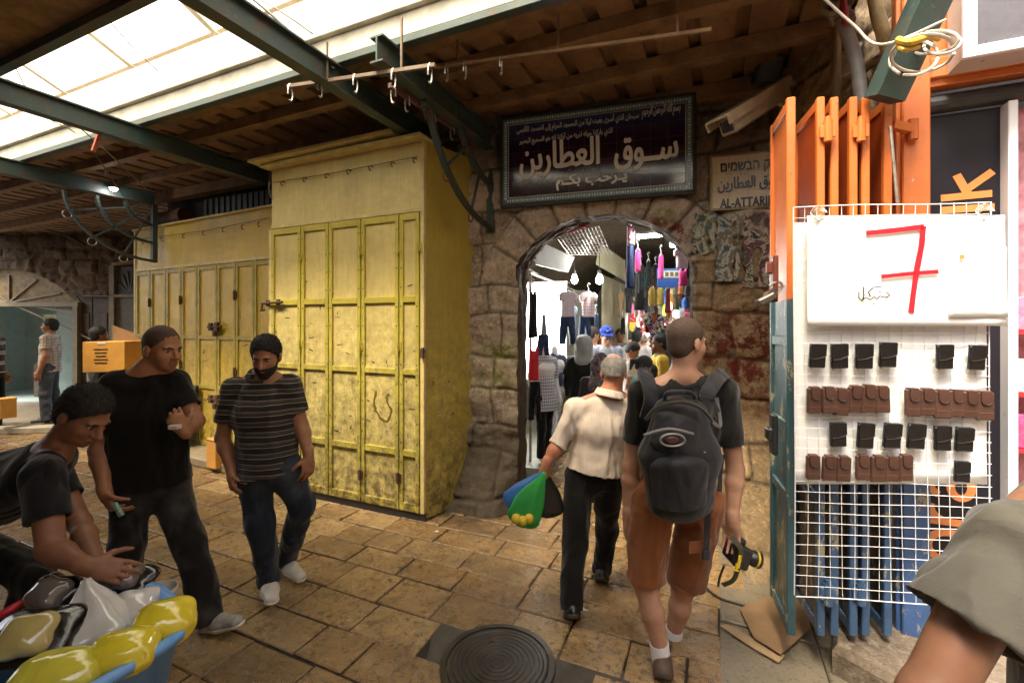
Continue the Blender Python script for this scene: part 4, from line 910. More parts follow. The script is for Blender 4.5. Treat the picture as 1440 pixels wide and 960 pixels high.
for x in (1.12, 1.35, 1.6): mb.lathe((x, Yf+.06, zb_), [(.008, 0), (.006, .003)], 8, (0, 0, -1))
mb.build('screws', M_STEEL, lb)

# ================================================================ FOLDING DOOR
DN = 2.2; dd = nrm(RT*.10+FW*.34); dnx = nrm(np.cross(dd, V(0, 0, 1)))      # leaf direction (away), leaf normal (to the right)
if np.dot(dnx, RT) < 0: dnx = -dnx
fd = thing('folding_door', LD(1.65, 2.2, .2), 'folded metal shop door, orange above and blue below, stacked beside the wire display grid', 'door')
zt0, zb0 = zat(136, DN), zat(894, DN)
LW = .35
for i, px in enumerate((1114, 1153.5, 1175, 1199.5, 1219, 1248)):
    p = LD((px-720)/640*DN, DN); c = p+dd*LW/2; c[2] = (zt0+zb0)/2; hz = (zt0-zb0)/2; th = .017 if i else .019
    ang = 0.02*(-1)**i; d2 = nrm(dd+dnx*ang); n2 = nrm(np.cross(d2, V(0, 0, 1))); n2 = n2 if np.dot(n2, RT) > 0 else -n2
    mat = M_DOORT if i == 0 else M_DOOR2
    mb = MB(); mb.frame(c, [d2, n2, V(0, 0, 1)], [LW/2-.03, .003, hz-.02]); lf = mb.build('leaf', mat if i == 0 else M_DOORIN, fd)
    mb = MB()
    for s in (-1, 1): mb.frame(c+d2*s*(LW/2-.016), [d2, n2, V(0, 0, 1)], [.016, th, hz], .004)
    for z in (zb0+.03, zb0+.66, zb0+1.0, zb0+1.42, zb0+1.72, zt0-.03): mb.frame(V(c[0], c[1], z), [d2, n2, V(0, 0, 1)], [LW/2-.033, th*.8, .024], .003)
    mb.build('leaf_frame', mat, lf)
    if i in (1, 3):
        for zz in (zat(187, DN), 1.35, zat(832, DN)):
            e = p+n2*.028-d2*.012; mb = MB(); mb.tube([V(e[0], e[1], zz-.05), V(e[0], e[1], zz+.05)], .019, 10); mb.tube([V(e[0], e[1], zz+.052), V(e[0], e[1], zz+.07)], .013, 8); mb.frame(V(e[0], e[1], zz), [n2, d2, V(0, 0, 1)], [.034, .006, .03], .003); mb.build('hinge', M_DOOR2, fd)
# hinge lug at the post
mb = MB(); a = V(sfx(1276), YS-.07, zat(183, 2.25)); b = LD((1255-720)/640*2.24, 2.24, a[2]+.02); mb.tube([a-V(0, 0, .05), a+V(0, 0, .05)], .022, 10); mb.bar(a, b, .03, .04); mb.build('hinge', M_DOOR2, fd)
# lock plate on the first leaf
p = LD((1104-720)/640*2.2, 2.27); mb = MB(); c = V(p[0], p[1], zat(385, 2.27))-dnx*.012
mb.frame(c, [dd, dnx, V(0, 0, 1)], [.04, .012, .09], .006); mb.frame(c-dnx*.02+V(0, 0, .03), [dd, dnx, V(0, 0, 1)], [.02, .014, .03], .006); mb.build('lock_plate', plain('rust_red_lock', (.16, .035, .02), .5, .4), fd)
mb = MB(); c2 = V(p[0], p[1], zat(415, 2.27))-dnx*.03; mb.tube([c2+dd*.05, c2-dd*.05], .022, 10); mb.frame(c2+dnx*.015, [dd, dnx, V(0, 0, 1)], [.04, .012, .035], .004); mb.build('hasp', M_RUST, fd)
mb = MB(); c3 = V(p[0], p[1], zat(610, 2.27))-dnx*.014; mb.frame(c3, [dd, dnx, V(0, 0, 1)], [.035, .012, .10], .006); mb.frame(c3-dnx*.02, [dd, dnx, V(0, 0, 1)], [.03, .014, .03], .006); mb.build('lower_lock', plain('black_lock', (.02, .02, .022), .4), fd)
mb = MB(); q = [LD((1252-720)/640*2.15, 2.15, zat(178, 2.15)), LD((1262-720)/640*2.12, 2.12, zat(286, 2.12))]; mb.tube(q, .007, 8); mb.build('stay_rod', M_STEEL, fd)
# padlock hanging from the hasp
M_LOCK = plain('dull_padlock_steel', (.20, .18, .15), .35, .3, 30, .1, 90, metal=.7)
pk = thing('padlock', P(1082, 425, 2.24), 'open steel padlock hanging from the hasp of the orange door', 'padlock'); pc_ = P(1077, 421, 2.24); ax_ = nrm(-RT*.9-V(0, 0, .45)); sd_ = nrm(np.cross(ax_, FW)); 
mb = MB(); mb.frame(pc_, [ax_, sd_, FW], [.045, .017, .018], .006); mb.build('body', M_LOCK, pk)
mb = MB(); t0_ = pc_-ax_*.04; mb.tube([t0_+sd_*.0+(-ax_)*.035*math.sin(a)*1.4+(V(0, 0, 1))*(.03-.032*math.cos(a)) for a in np.linspace(0, math.pi*1.15, 12)], .006, 8); mb.build('shackle', M_STEEL, pk)

# ================================================================ WIRE GRID with phone cases
GD = 2.0; gd = nrm(RT-FW*.10); gn = nrm(np.cross(V(0, 0, 1), gd)); gn = gn if np.dot(gn, FW) < 0 else -gn
gO = LD((1117-720)/640*2.03, 2.03)
def gp_(px, y, off=0.0):
    k = (px-CXP)/FPX; r = FW+RT*k; A = np.array([[r[0], -gd[0]], [r[1], -gd[1]]]); s = np.linalg.solve(A, gO[:2]); d = s[0]; return gO+gd*s[1]+V(0, 0, zat(y, d))+gn*off
gr = thing('wire_grid', gp_(1250, 838), 'white wire display grid hanging on the folded door with phone cases on it', 'display grid')
M_WIRE = plain('white_coated_wire', (.74, .74, .76), .4, .1, 30, .05)
gz1, gz0 = gp_(1117, 291)[2], gp_(1117, 836)[2]; gw = float(np.dot((gp_(1392, 455)-gO)[:2], gd[:2]))
mb = MB(); nv, nh = 16, 37
for i in range(nv+1):
    u = gw*i/nv; m = .006*math.sin(i*1.3); r = .0015 if 0 < i < nv else .0026
    mb.tube([gO+gd*u+V(0, 0, gz0+(gz1-gz0)*q)+gn*(.008*math.sin(q*5+i*.2)+.0)+gd*m*math.sin(q*6) for q in np.linspace(0, 1, 7)], r, 5)
for j in range(nh+1):
    z = gz0+(gz1-gz0)*j/nh; r = .0015 if 0 < j < nh else .0026
    mb.tube([gO+gd*gw*q+V(0, 0, z+.003*math.sin(q*7+j))+gn*(.004+.008*math.sin(z*2.4)) for q in np.linspace(0, 1, 7)], r, 5)
mb.build('wires', M_WIRE, gr)
M_PAPER = plain('white_paper', (.80, .80, .80), .6, .04, 4, .05, 20)
def sheet(name, x0, y0, x1, y1, off, label, cat, mat=M_PAPER, curl=.006, n=14, seed=1):
    vs = []; fs = []
    for i in range(n+1):
        for j in range(n+1):
            u, v = i/n, j/n; p = gp_(x0+(x1-x0)*u, y1+(y0-y1)*v, off); e = ((1-v)**6*.7+u**8)*curl*1.6
            vs.append(p+gn*(curl*(vnoise(V(u*3, v*3, seed), seed)-.4)+e))
    for i in range(n):
        for j in range(n): fs.append((i*(n+1)+j, (i+1)*(n+1)+j, (i+1)*(n+1)+j+1, i*(n+1)+j+1))
    o = mesh_obj(name, vs, fs, mat, None, True); md = o.modifiers.new('thickness', 'SOLIDIFY'); md.thickness = .0012; tag(o, label, cat); return o
sheet('backing_paper', 1119, 312, 1388, 681, -.014, 'large white backing paper fixed behind the lower part of the wire grid', 'paper', n=20, seed=4)
ps = sheet('price_poster', 1131, 305, 1403, 458, .024, 'white price poster with a hand painted red seven at the top of the grid', 'poster', n=18, seed=2)
sheet('notice_sheet', 1323, 349, 1402, 446, .034, 'small white printed notice with an orange square taped over the price poster', 'notice', n=10, seed=6)
nt_ = bpy.data.objects['notice_sheet']
def brush(name, strokes, mat, parent, off=.033, th=.002):
    mb = MB()
    for pts, w0 in strokes:
        P3 = [gp_(x, y, off) for x, y in pts]; Q = []
        for i in range(len(P3)-1):
            for u in np.linspace(0, 1, 5)[:-1]: Q.append(P3[i]*(1-u)+P3[i+1]*u)
        Q.append(P3[-1]); n = len(Q); L = []
        for i in range(n):
            a = Q[max(0, i-1)]; b = Q[min(n-1, i+1)]; s = nrm(np.cross(nrm(b-a), gn)); w = w0*(.92+.16*vnoise(V(i*.6, w0*90, 2.2), 3)); L += [Q[i]+s*w, Q[i]-s*w]
        mb.add(L, [(2*i, 2*i+2, 2*i+3, 2*i+1) for i in range(n-1)])
    o = mb.build(name, mat, parent); md = o.modifiers.new('thickness', 'SOLIDIFY'); md.thickness = .0008; return o
RED = plain('red_poster_paint', (.66, .012, .03), .5, .15); INK = plain('black_pen_ink', (.02, .02, .02), .5, .1)
brush('red_seven', [([(1211, 330), (1250, 326), (1291, 321)], .0105), ([(1290, 320), (1288, 345), (1281, 380), (1276, 415), (1273, 440)], .0112), ([(1232, 390), (1270, 386), (1311, 383)], .0085)], RED, ps)
brush('pen_word', [([(1238, 411), (1244, 416), (1238, 419), (1230, 417), (1226, 421), (1222, 418), (1217, 422), (1210, 419), (1206, 422)], .0022), ([(1221, 405), (1214, 411), (1217, 418)], .0022), ([(1232, 404), (1222, 404)], .0020), ([(1207, 404), (1208, 416), (1205, 424), (1201, 419), (1201, 411)], .0022), ([(1220, 427), (1222, 427.4)], .0024), ([(1229, 411), (1231, 411.3)], .0024)], INK, ps)
brush('orange_square', [([(1337.5, 363), (1344, 363)], .0085)], OR2, nt_, .042)
LN = plain('faint_grey_print', (.45, .45, .47), .6, .1)
brush('printed_lines', [([(1346, 370+0), (1378, 370)], .0007), ([(1350, 376), (1376, 376)], .0007), ([(1338, 387), (1384, 387)], .0005), ([(1352, 394), (1368, 394)], .0007), ([(1352, 402), (1369, 402)], .0007), ([(1354, 410), (1366, 410)], .0007), ([(1350, 418), (1370, 418)], .0007), ([(1345, 427), (1375, 427)], .0006), ([(1344, 438), (1376, 438)], .0005)], LN, nt_, .042)
# phone cases
def m_leather(name, c, r):
    t = NT(name); t.set(t.ramp(t.noise(20, 4), [(.3, sh(c, .8)), (.7, sh(c, 1.25))]), t.ramp(t.noise(30, 3), [(.3, r-.06), (.7, r+.1)]), Specular_IOR_Level=.5); t.bump(t.voro(260), .25, .002); return t.m
M_BLK = m_leather('black_leather', (.005, .005, .006), .32); M_BRN = m_leather('brown_leather', (.062, .026, .018), .5); M_CLIP = plain('clear_clip', (.55, .55, .55), .3, .1); M_THR = plain('tan_thread', (.16, .07, .035), .7)
M_EDGE = {False: plain('black_edge_sheen', (.05, .05, .055), .25, .1), True: plain('dark_brown_edge', (.02, .008, .006), .5, .1)}  # black cases: flap edge highlight put into a lighter colour
def mkcase(brown):
    """case at origin, facing local -Y, top at z=0, width .055 x height .085"""
    w, h, t = (.0300, .112, .018) if brown else (.036, .110, .019); c = thing('phone_case', (0, 0, 0), 'x', 'phone case')
    mb = MB(); mb.frame(V(0, -t/2-.004, -h/2), np.eye(3), [w, t/2, h/2], .007); bd_ = mb.build('pouch', M_BRN if brown else M_BLK, c)
    mb = MB(); n = 12
    if brown:
        pts = [(-w*.62, .004), (w*.62, .004)][::-1]+[(-w*.62+w*1.24*0, -h*.18)]+[(w*.62*math.cos(a), -h*.28-w*.62*math.sin(a)) for a in np.linspace(math.pi, 0, 12)][0:]
        mb.prism(pts[::-1], V(0, -t-.005, 0), (1, 0, 0), (0, 0, 1), (0, -1, 0), .003); mb.frame(V(0, -t/2-.003, .003), np.eye(3), [w*.62, t/2+.004, .003], .002)
    else:
        pts = [(-w+.002, .002), (-w+.002, -h*.62)]+[(-w+.002+(2*w-.004)*u, -h*.62+h*.16*(u**2.2)) for u in np.linspace(.1, 1, 9)]+[(w-.002, .002)]
        mb.prism(pts, V(0, -t-.004, 0), (1, 0, 0), (0, 0, 1), (0, -1, 0), .0035); mb.frame(V(0, -t/2-.004, .001), np.eye(3), [w-.003, t/2+.002, .003], .002)
    mb.build('flap', M_BRN if brown else M_BLK, c)
    mb = MB(); ed_ = [(x_, z_) for x_, z_ in (pts if not brown else pts[::-1])][1:-1]; mb.tube([V(x_, -t-.0085, z_) for x_, z_ in ed_], .0011, 5); mb.build('flap_edge', M_EDGE[brown], c)
    if brown: mb = MB(); mb.frame(V(0, -t-.0045, -h*.74), np.eye(3), [w-.003, .0006, .0009]); mb.build('stitching', M_THR, c)
    mb = MB(); mb.frame(V(-w*.55, -.004, -h-.004 if not brown else -h-.002), np.eye(3), [.005, .006, .005], .001); mb.frame(V(0, .002, -h*.4), np.eye(3), [.012, .004, .03], .002); mb.build('clip', M_CLIP, c)
    return c
ordn = ['leftmost', 'second from the left', 'third from the left', 'fourth from the left', 'fifth from the left', 'sixth from the left', 'rightmost']
protoB = protoW = None; rs = random.Random(6); grot = math.atan2(gd[1], gd[0])
def place_case(px, y, brown, label, tilt=0, sc=1.0):
    global protoB, protoW
    pr = protoW if brown else protoB
    if pr is None:
        o = mkcase(brown); protoW, protoB = (o, protoB) if brown else (protoW, o)
    else: o = copy_tree(pr)
    p = gp_(px, y, .012); o.location = Vector(p); o.rotation_euler = (0.02+rs.uniform(-.05, .05), tilt, grot+rs.uniform(-.12, .12)); o.scale = (sc*rs.uniform(.97, 1.03),)*3; o['label'] = label; o['group'] = 'phone cases clipped on the wire grid'
W1 = ['the leftmost', 'the second from the left', 'the third from the left', 'the fourth from the left', 'the first right of the gap', 'the rightmost']
for (px, y), nm in zip(((1146, 484), (1175, 484), (1210, 484), (1243, 482), (1321, 485), (1367, 486)), W1): place_case(px, y, False, 'black phone case, %s in the row under the poster' % nm, rs.uniform(-.04, .05), .93)
W2 = ['leftmost', 'second', 'third', 'fourth', 'fifth', 'last']
for j, px in enumerate((1140, 1160, 1179, 1197, 1216, 1234)): place_case(px, (544, 544, 546, 542, 541, 543)[j], True, 'brown phone case, %s of the left six in the long brown row' % W2[j], rs.uniform(-.04, .04), 1.0)
for j, px in enumerate((1276, 1297, 1318, 1337, 1357, 1377)): place_case(px, (546, 546, 548, 548, 549, 550)[j], True, 'brown phone case, %s of the right six in the long brown row' % W2[j], rs.uniform(-.04, .04), 1.02)
for j, px in enumerate((1173, 1212, 1250, 1283, 1318, 1350)): place_case(px, (593, 594, 594, 595, 598, 600)[j], False, 'black phone case, %s of six in the row between brown cases' % W2[j], rs.uniform(-.03, .07), .93)
for j, px in enumerate((1139, 1162, 1182, 1208, 1229, 1248, 1267)): place_case(px, 638+(j % 3), True, 'brown leather phone case, %s of the seven in the lowest row' % (W2[:5]+['sixth', 'last'])[j], rs.uniform(-.03, .03), .95)
place_case(1347, 647, False, 'single small black phone case alone at the lower right of the grid', .03, .78)
lastc = [o for o in SC.objects if o.name.startswith('phone_case')][-1]
# folded orange band, bent knots of plastic that tie the poster
for px, y, lb_ in ((1146, 302, 'clear plastic tie knotted at the upper left corner of the price poster'), (1376, 300, 'clear plastic tie looped round the grid top at the right')):
    mb = MB(); c = gp_(px, y, .03)
    for k in range(3): mb.tube([c+gd*(.018+.006*k)*math.cos(a)+V(0, 0, (.012+.01*k)*math.sin(a))+gn*.008*math.sin(3*a+k) for a in np.linspace(0, 5.6, 14)], .0022, 5)
    tag(mb.build('plastic_tie', plain('clear_plastic_tie', (.6, .58, .52), .25, .2)), lb_, 'tie')

# ================================================================ PIPES AND CABLES at the upper right
def tube_thing(name, pts, r, mat, label, cat, n=10, group=None):
    Q = [np.asarray(p) for p in pts]; mb = MB(); mb.tube(smooth_pts(Q), r, n); return tag(mb.build(name, mat, None, True), label, cat, group)
def smooth_pts(Q, k=7):
    if len(Q) < 3: return Q
    o = []
    for i in range(len(Q)-1):
        p0, p1, p2, p3 = Q[max(0, i-1)], Q[i], Q[i+1], Q[min(len(Q)-1, i+2)]
        for u in np.linspace(0, 1, k)[:-1]: o.append(.5*((2*p1)+(-p0+p2)*u+(2*p0-5*p1+4*p2-p3)*u*u+(-p0+3*p1-3*p2+p3)*u**3))
    return o+[Q[-1]]
M_GPIPE = plain('grey_plastic_pipe', (.30, .285, .26), .5, .25, 6); M_TAN = plain('tan_wrapped_hose', (.36, .25, .11), .7, .4, 18, .5, 40); M_WCAB = plain('dirty_white_cable', (.52, .48, .41), .5, .2); M_BCAB = plain('black_cable', (.02, .02, .02), .5, .2)
tube_thing('grey_pipe', [P(1178, -40, 2.7), P(1182, 20, 2.66), P(1205, 90, 2.62), P(1214, 190, 2.6)], .034, M_GPIPE, 'thick grey plastic pipe leaning down behind the orange door leaves', 'pipe', 14)
tube_thing('brass_pipe', [P(1176, 20, 2.85), P(1177, 190, 2.85)], .026, plain('tarnished_brass_pipe', (.26, .18, .08), .5, .4), 'tarnished brown pipe standing left of the grey pipe', 'pipe', 12)
tube_thing('wrapped_hose', [P(1226, -40, 2.45), P(1233, 15, 2.45), P(1246, 60, 2.47), P(1256, 95, 2.5)], .034, M_TAN, 'tan cloth wrapped hose hanging beside the green post', 'hose', 12)
mb = MB(); a, b = P(1326, -40, 1.98), P(1243, 140, 2.14); mb.bar(a, b, .13, .10, FW); tag(mb.build('green_strut', M_GREENST), 'dark green steel strut slanting down behind the cable loops', 'strut')
mb = MB(); a, b = P(1228, 60, 2.75), P(1226, 180, 2.75); mb.bar(a, b, .10, .06, FW); tag(mb.build('green_post', M_GREENST), 'short dark green post behind the wrapped hose', 'post')
cl = thing('cable_coil', P(1300, 80, 1.9), 'loose coil of white and yellow cables tied round the green strut', 'cable')
for k, (cx, cy, rx, ry, mat, r, ph) in enumerate(((1298, 75, 45, 26, M_WCAB, .007, .2), (1312, 60, 36, 16, M_WCAB, .006, 1.5), (1285, 82, 34, 24, M_WCAB, .006, 2.2), (1325, 62, 26, 14, M_WCAB, .006, 3.0))):
    mb = MB(); mb.tube(smooth_pts([P(cx+rx*math.cos(a+ph), cy+ry*math.sin(a+ph)-.12*(rx*math.cos(a+ph)), 1.97+.09*math.sin(a)) for a in np.linspace(0, 6.1, 11)]), r, 7); mb.build('cable_loop', mat, cl)
mb = MB(); mb.tube(smooth_pts([P(1262, 56, 1.92), P(1280, 60, 1.88), P(1305, 52, 1.9), P(1320, 54, 1.93)]), .014, 8); mb.tube(smooth_pts([P(1262, 58, 1.94), P(1270, 70, 1.9), P(1292, 66, 1.9)]), .010, 8); mb.build('yellow_strap', plain('yellow_strap', (.55, .34, .03), .5), cl)
tube_thing('white_cable', [P(1150, -10, 2.2), P(1200, 35, 2.15), P(1240, 63, 2.02), P(1330, 28, 1.98)], .006, M_WCAB, 'thin white cable drooping across the pipes to the green strut', 'cable', 6)
mb = MB(); rs = random.Random(3)
for k in range(7): c = P(1176+rs.uniform(-12, 12), 12+rs.uniform(-14, 14), 2.6); mb.tube(smooth_pts([c+V(*[rs.uniform(-.05, .05) for _ in range(3)]) for _ in range(5)]), .016, 6)
tag(mb.build('rag_bundle', plain('grey_rag', (.22, .17, .12), .9, .5), None, True), 'ragged cloth bundle tied where the grey pipe meets the ceiling', 'rag')
mb = MB(); mb.tube(smooth_pts([P(1184, -10, 2.56), P(1188, 20, 2.55), P(1190, 34, 2.55)]), .018, 8); tag(mb.build('red_tape', plain('red_tape', (.4, .02, .02), .5)), 'strip of red tape on the grey pipe near the ceiling', 'tape')
# wires under the skylight and over the left wall
for pts, lb_, r in (([onY(-20, 95, 1.9), onY(60, 140, 2.0), onY(130, 195, 2.3), onY(205, 265, 3.0)], 'grey wire sagging from the skylight down to the left bracket', .006),
                  ([onY(20, 92, 1.9), onY(60, 160, 2.1), onY(120, 200, 2.5), onY(190, 300, 3.2)], 'second thin wire crossing the leftmost green beam', .005),
                  ([onY(-10, 230, 2.6), onY(40, 250, 2.7), onY(82, 272, 2.75)], 'pale wire tied from the left edge to the large bracket', .006),
                  ([onY(150, 25, 1.8), onY(190, 70, 2.0), onY(222, 100, 2.3)], 'fine wire hanging across the bright skylight', .004),
                  ([P(-20, 312, 9.2), P(40, 318, 9.3), P(90, 330, 9.4), P(120, 345, 9.5)], 'black cable stapled along the rough left wall', .02),
                  ([onY(345, -10, 2.2), onY(392, 30, 2.25), onY(425, 65, 2.3), onY(470, 98, 2.35)], 'bundle of dark wires running along the middle green beam', .012),
                  ([onY(352, -8, 2.1), onY(400, 20, 2.2), onY(440, 48, 2.3)], 'loose pale wire beside the middle green beam', .005),
                  ([onX(380, 255, -4.1), onX(378, 262, -4.12), onX(380, 275, -4.14), onX(385, 282, -4.15)], 'short curl of wire at the corner of the tall cabinet', .007)):
    tube_thing('wire', pts, r, M_BCAB if 'black' in lb_ or 'dark' in lb_ else plain('grey_wire', (.22, .2, .17), .6), lb_, 'wire', 6, 'loose wires about the roof')
tg = thing('red_rag', onY(140, 185, 2.6), 'faded red rag tied round the leftmost long beam', 'rag')
mb = MB(); mb.bar(onX(150, 172, -4.86), onX(149, 190, -4.86), .05, .02); mb.bar(onX(141, 183, -4.88), onX(131, 213, -4.88), .03, .015, RT); mb.build('knotted_strip', plain('faded_red_cloth', (.40, .09, .05), .8, .4), tg)
tube_thing('hanging_stick', [onY(152, 215, 3.0), onY(147, 246, 3.05)], .012, M_TIMBER, 'short wooden stick hanging below the canopy near the rag', 'stick', 6)
lm = thing('roof_lamp', onY(160, 256, 3.2), 'small bright spotlight hanging under the canopy at the left', 'lamp'); c = onY(160, 256, 3.2)
mb = MB(); mb.lathe(c+V(0, 0, .02), [(.03, 0), (.05, -.05), (.055, -.1)], 16); mb.build('lamp_shade', M_STEEL, lm); mb = MB(); mb.lathe(c+V(0, 0, -.085), [(.0, -.03), (.03, -.02), (.04, 0)], 14); mb.build('bulb', emit('white_bulb_glow', (1, .95, .9), 25), lm)
# ================================================================ BODIES: signed distance fields meshed with surface nets
class Fld:
    def __init__(s, lo, hi, h):
        s.lo = np.asarray(lo, float); s.h = h; s.n = np.maximum(4, np.ceil((np.asarray(hi)-s.lo)/h).astype(int)+1); s.g = np.full(s.n, .25, np.float32)
    def sub(s, lo, hi):
        a = np.clip(np.floor((lo-s.lo)/s.h).astype(int), 0, s.n); b = np.clip(np.ceil((hi-s.lo)/s.h).astype(int)+1, 0, s.n)
        if np.any(b-a < 1): return None
        ax = [(s.lo[i]+s.h*np.arange(a[i], b[i])).astype(np.float32) for i in range(3)]
        return tuple(slice(a[i], b[i]) for i in range(3)), ax[0][:, None, None], ax[1][None, :, None], ax[2][None, None, :]
    def add(s, pr, k=.02):
        lo, hi, f = pr; r = s.sub(lo-k-2*s.h, hi+k+2*s.h)
        if r is None: return
        sl, X, Y, Z = r; d = f(X, Y, Z); a = s.g[sl]; h = np.clip(.5+.5*(a-d)/max(k, 1e-5), 0, 1); s.g[sl] = a*(1-h)+d*h-k*h*(1-h)
    def cut(s, pr, k=.006):
        lo, hi, f = pr; r = s.sub(lo-k-2*s.h, hi+k+2*s.h)
        if r is None: return
        sl, X, Y, Z = r; d = -f(X, Y, Z); a = s.g[sl]; h = np.clip(.5+.5*(d-a)/max(k, 1e-5), 0, 1); s.g[sl] = a*(1-h)+d*h+k*h*(1-h)
    def plane(s, p, n, box=None):
        """keep the side the normal points away from"""
        n = nrm(n); r = s.sub(*box) if box is not None else s.sub(s.lo, s.lo+s.h*s.n)
        if r is None: return
        sl, X, Y, Z = r; d = (X-p[0])*n[0]+(Y-p[1])*n[1]+(Z-p[2])*n[2]; s.g[sl] = np.maximum(s.g[sl], d)
    def noise(s, amp, sc, seed=0, aniso=(1, 1, 1)):
        pass
    def mesh(s):
        g = s.g; g[0] = g[-1] = .25; g[:, 0] = g[:, -1] = .25; g[:, :, 0] = g[:, :, -1] = .25
        I = g < 0; n = s.n; c = np.zeros(n-1, np.uint8)
        for i in (0, 1):
            for j in (0, 1):
                for k in (0, 1): c += I[i:n[0]-1+i, j:n[1]-1+j, k:n[2]-1+k]
        act = np.argwhere((c > 0) & (c < 8)); vid = -np.ones(n-1, np.int32); vid[tuple(act.T)] = np.arange(len(act))
        acc = np.zeros((len(act), 3)); cnt = np.zeros(len(act))
        for ax in range(3):
            o1, o2 = [(1, 2), (0, 2), (0, 1)][ax]
            for u in (0, 1):
                for w in (0, 1):
                    a = act.copy(); a[:, o1] += u; a[:, o2] += w; b = a.copy(); b[:, ax] += 1
                    ga = g[tuple(a.T)]; gb = g[tuple(b.T)]; m = (ga < 0) != (gb < 0); t = np.where(m, ga/np.where(m, ga-gb, 1), 0)
                    p = (a-act).astype(float); p[:, ax] += t; acc += p*m[:, None]; cnt += m
        vs = s.lo+s.h*(act+acc/cnt[:, None]); F = []
        for ax in range(3):
            o1, o2 = [(1, 2), (2, 0), (0, 1)][ax]; sl0 = [slice(None)]*3; sl1 = [slice(None)]*3; sl0[ax] = slice(0, -1); sl1[ax] = slice(1, None)
            A = I[tuple(sl0)]; B = I[tuple(sl1)]; e = np.argwhere(A != B); ok = (e[:, o1] > 0) & (e[:, o2] > 0) & (e[:, o1] < n[o1]-1) & (e[:, o2] < n[o2]-1); e = e[ok]; ins = A[tuple(e.T)]
            q = []
            for u, w in ((-1, -1), (0, -1), (0, 0), (-1, 0)):
                z = e.copy(); z[:, o1] += u; z[:, o2] += w; q.append(vid[tuple(z.T)])
            q = np.stack(q, 1); q[~ins] = q[~ins][:, ::-1]; F.append(q)
        return vs, np.concatenate(F)
def vnormals(v, f):
    n = np.cross(v[f[:, 2]]-v[f[:, 0]], v[f[:, 3]]-v[f[:, 1]]); o = np.zeros_like(v)
    for i in range(4): np.add.at(o, f[:, i], n)
    return o/(np.linalg.norm(o, axis=1, keepdims=True)+1e-12)
def relax(v, f, it=2, w=.5):
    for _ in range(it):
        s = np.zeros_like(v); c = np.zeros(len(v))
        for i in range(4):
            a, b = f[:, i], f[:, (i+1) % 4]; np.add.at(s, a, v[b]); np.add.at(s, b, v[a]); np.add.at(c, a, 1); np.add.at(c, b, 1)
        v = v*(1-w)+w*s/c[:, None]
    return v
def folds(v, f, amp=.006, sc=9, seed=1, dirv=(1, 1, .45)):
    n = vnormals(v, f); q = v*sc*np.asarray(dirv)+seed*3.7; w = np.stack([fbm(q*.6+5, seed, 2), fbm(q*.6+9, seed+1, 2), fbm(q*.6+13, seed+2, 2)], 1)*1.6
    d = ridge(q+w, seed, 2)-.55; d2 = fbm(q*.35+20, seed+9, 2)-.5
    w2 = np.stack([fbm(q*.35+31, seed+3, 2)]*3, 1)*3; d3 = ridge(q*np.array([.5, .5, .35])+w2, seed+6, 1)-.5
    return v+n*(amp*d*1.3+amp*1.6*d3+amp*.9*d2+amp*.3)[:, None]

def ball(c, r): c = np.asarray(c, float); return c-r, c+r, lambda X, Y, Z: np.sqrt((X-c[0])**2+(Y-c[1])**2+(Z-c[2])**2)-r
def cone(a, b, ra, rb):
    a = np.asarray(a, float); b = np.asarray(b, float); d = b-a; L2 = float(d@d)+1e-9; m = max(ra, rb)
    def f(X, Y, Z):
        x, y, z = X-a[0], Y-a[1], Z-a[2]; t = np.clip((x*d[0]+y*d[1]+z*d[2])/L2, 0, 1)
        return np.sqrt((x-t*d[0])**2+(y-t*d[1])**2+(z-t*d[2])**2)-(ra+(rb-ra)*t)
    return np.minimum(a, b)-m, np.maximum(a, b)+m, f
def ell(c, A, r):
    """A rows = axes"""
    c = np.asarray(c, float); A = np.asarray(A, float); r = np.asarray(r, float); m = r.max()
    def f(X, Y, Z):
        x, y, z = X-c[0], Y-c[1], Z-c[2]; k0 = 0; k1 = 0
        for i in range(3):
            u = (x*A[i, 0]+y*A[i, 1]+z*A[i, 2])/r[i]; k0 = k0+u*u; k1 = k1+(u/r[i])**2
        k0 = np.sqrt(k0); return k0*(k0-1)/(np.sqrt(k1)+1e-6)
    return c-m, c+m, f
def econe(c0, c1, s0, s1, U0, U1):
    c0 = np.asarray(c0, float); c1 = np.asarray(c1, float); w = c1-c0; L = np.linalg.norm(w); w = w/L; m = max(s0+s1)
    U0 = np.asarray(U0, float); U1 = np.asarray(U1, float); U = nrm((U0+U1)/2); U = nrm(U-w*(U@w)); Vv = np.cross(w, U)
    dU = (U1-U0)
    def f(X, Y, Z):
        x, y, z = X-c0[0], Y-c0[1], Z-c0[2]; s = x*w[0]+y*w[1]+z*w[2]; t = np.clip(s/L, 0, 1); e = s-t*L
        x = x-t*L*w[0]; y = y-t*L*w[1]; z = z-t*L*w[2]; k = t-.5
        ux, uy, uz = U[0]+dU[0]*k, U[1]+dU[1]*k, U[2]+dU[2]*k; u = x*ux+y*uy+z*uz; v = x*(w[1]*uz-w[2]*uy)+y*(w[2]*ux-w[0]*uz)+z*(w[0]*uy-w[1]*ux)
        a = s0[0]+(s1[0]-s0[0])*t; b = s0[1]+(s1[1]-s0[1])*t; mn = np.minimum(a, b)
        return (np.sqrt((u/a)**2+(v/b)**2+(e/mn)**2)-1)*mn
    return np.minimum(c0, c1)-m, np.maximum(c0, c1)+m, f

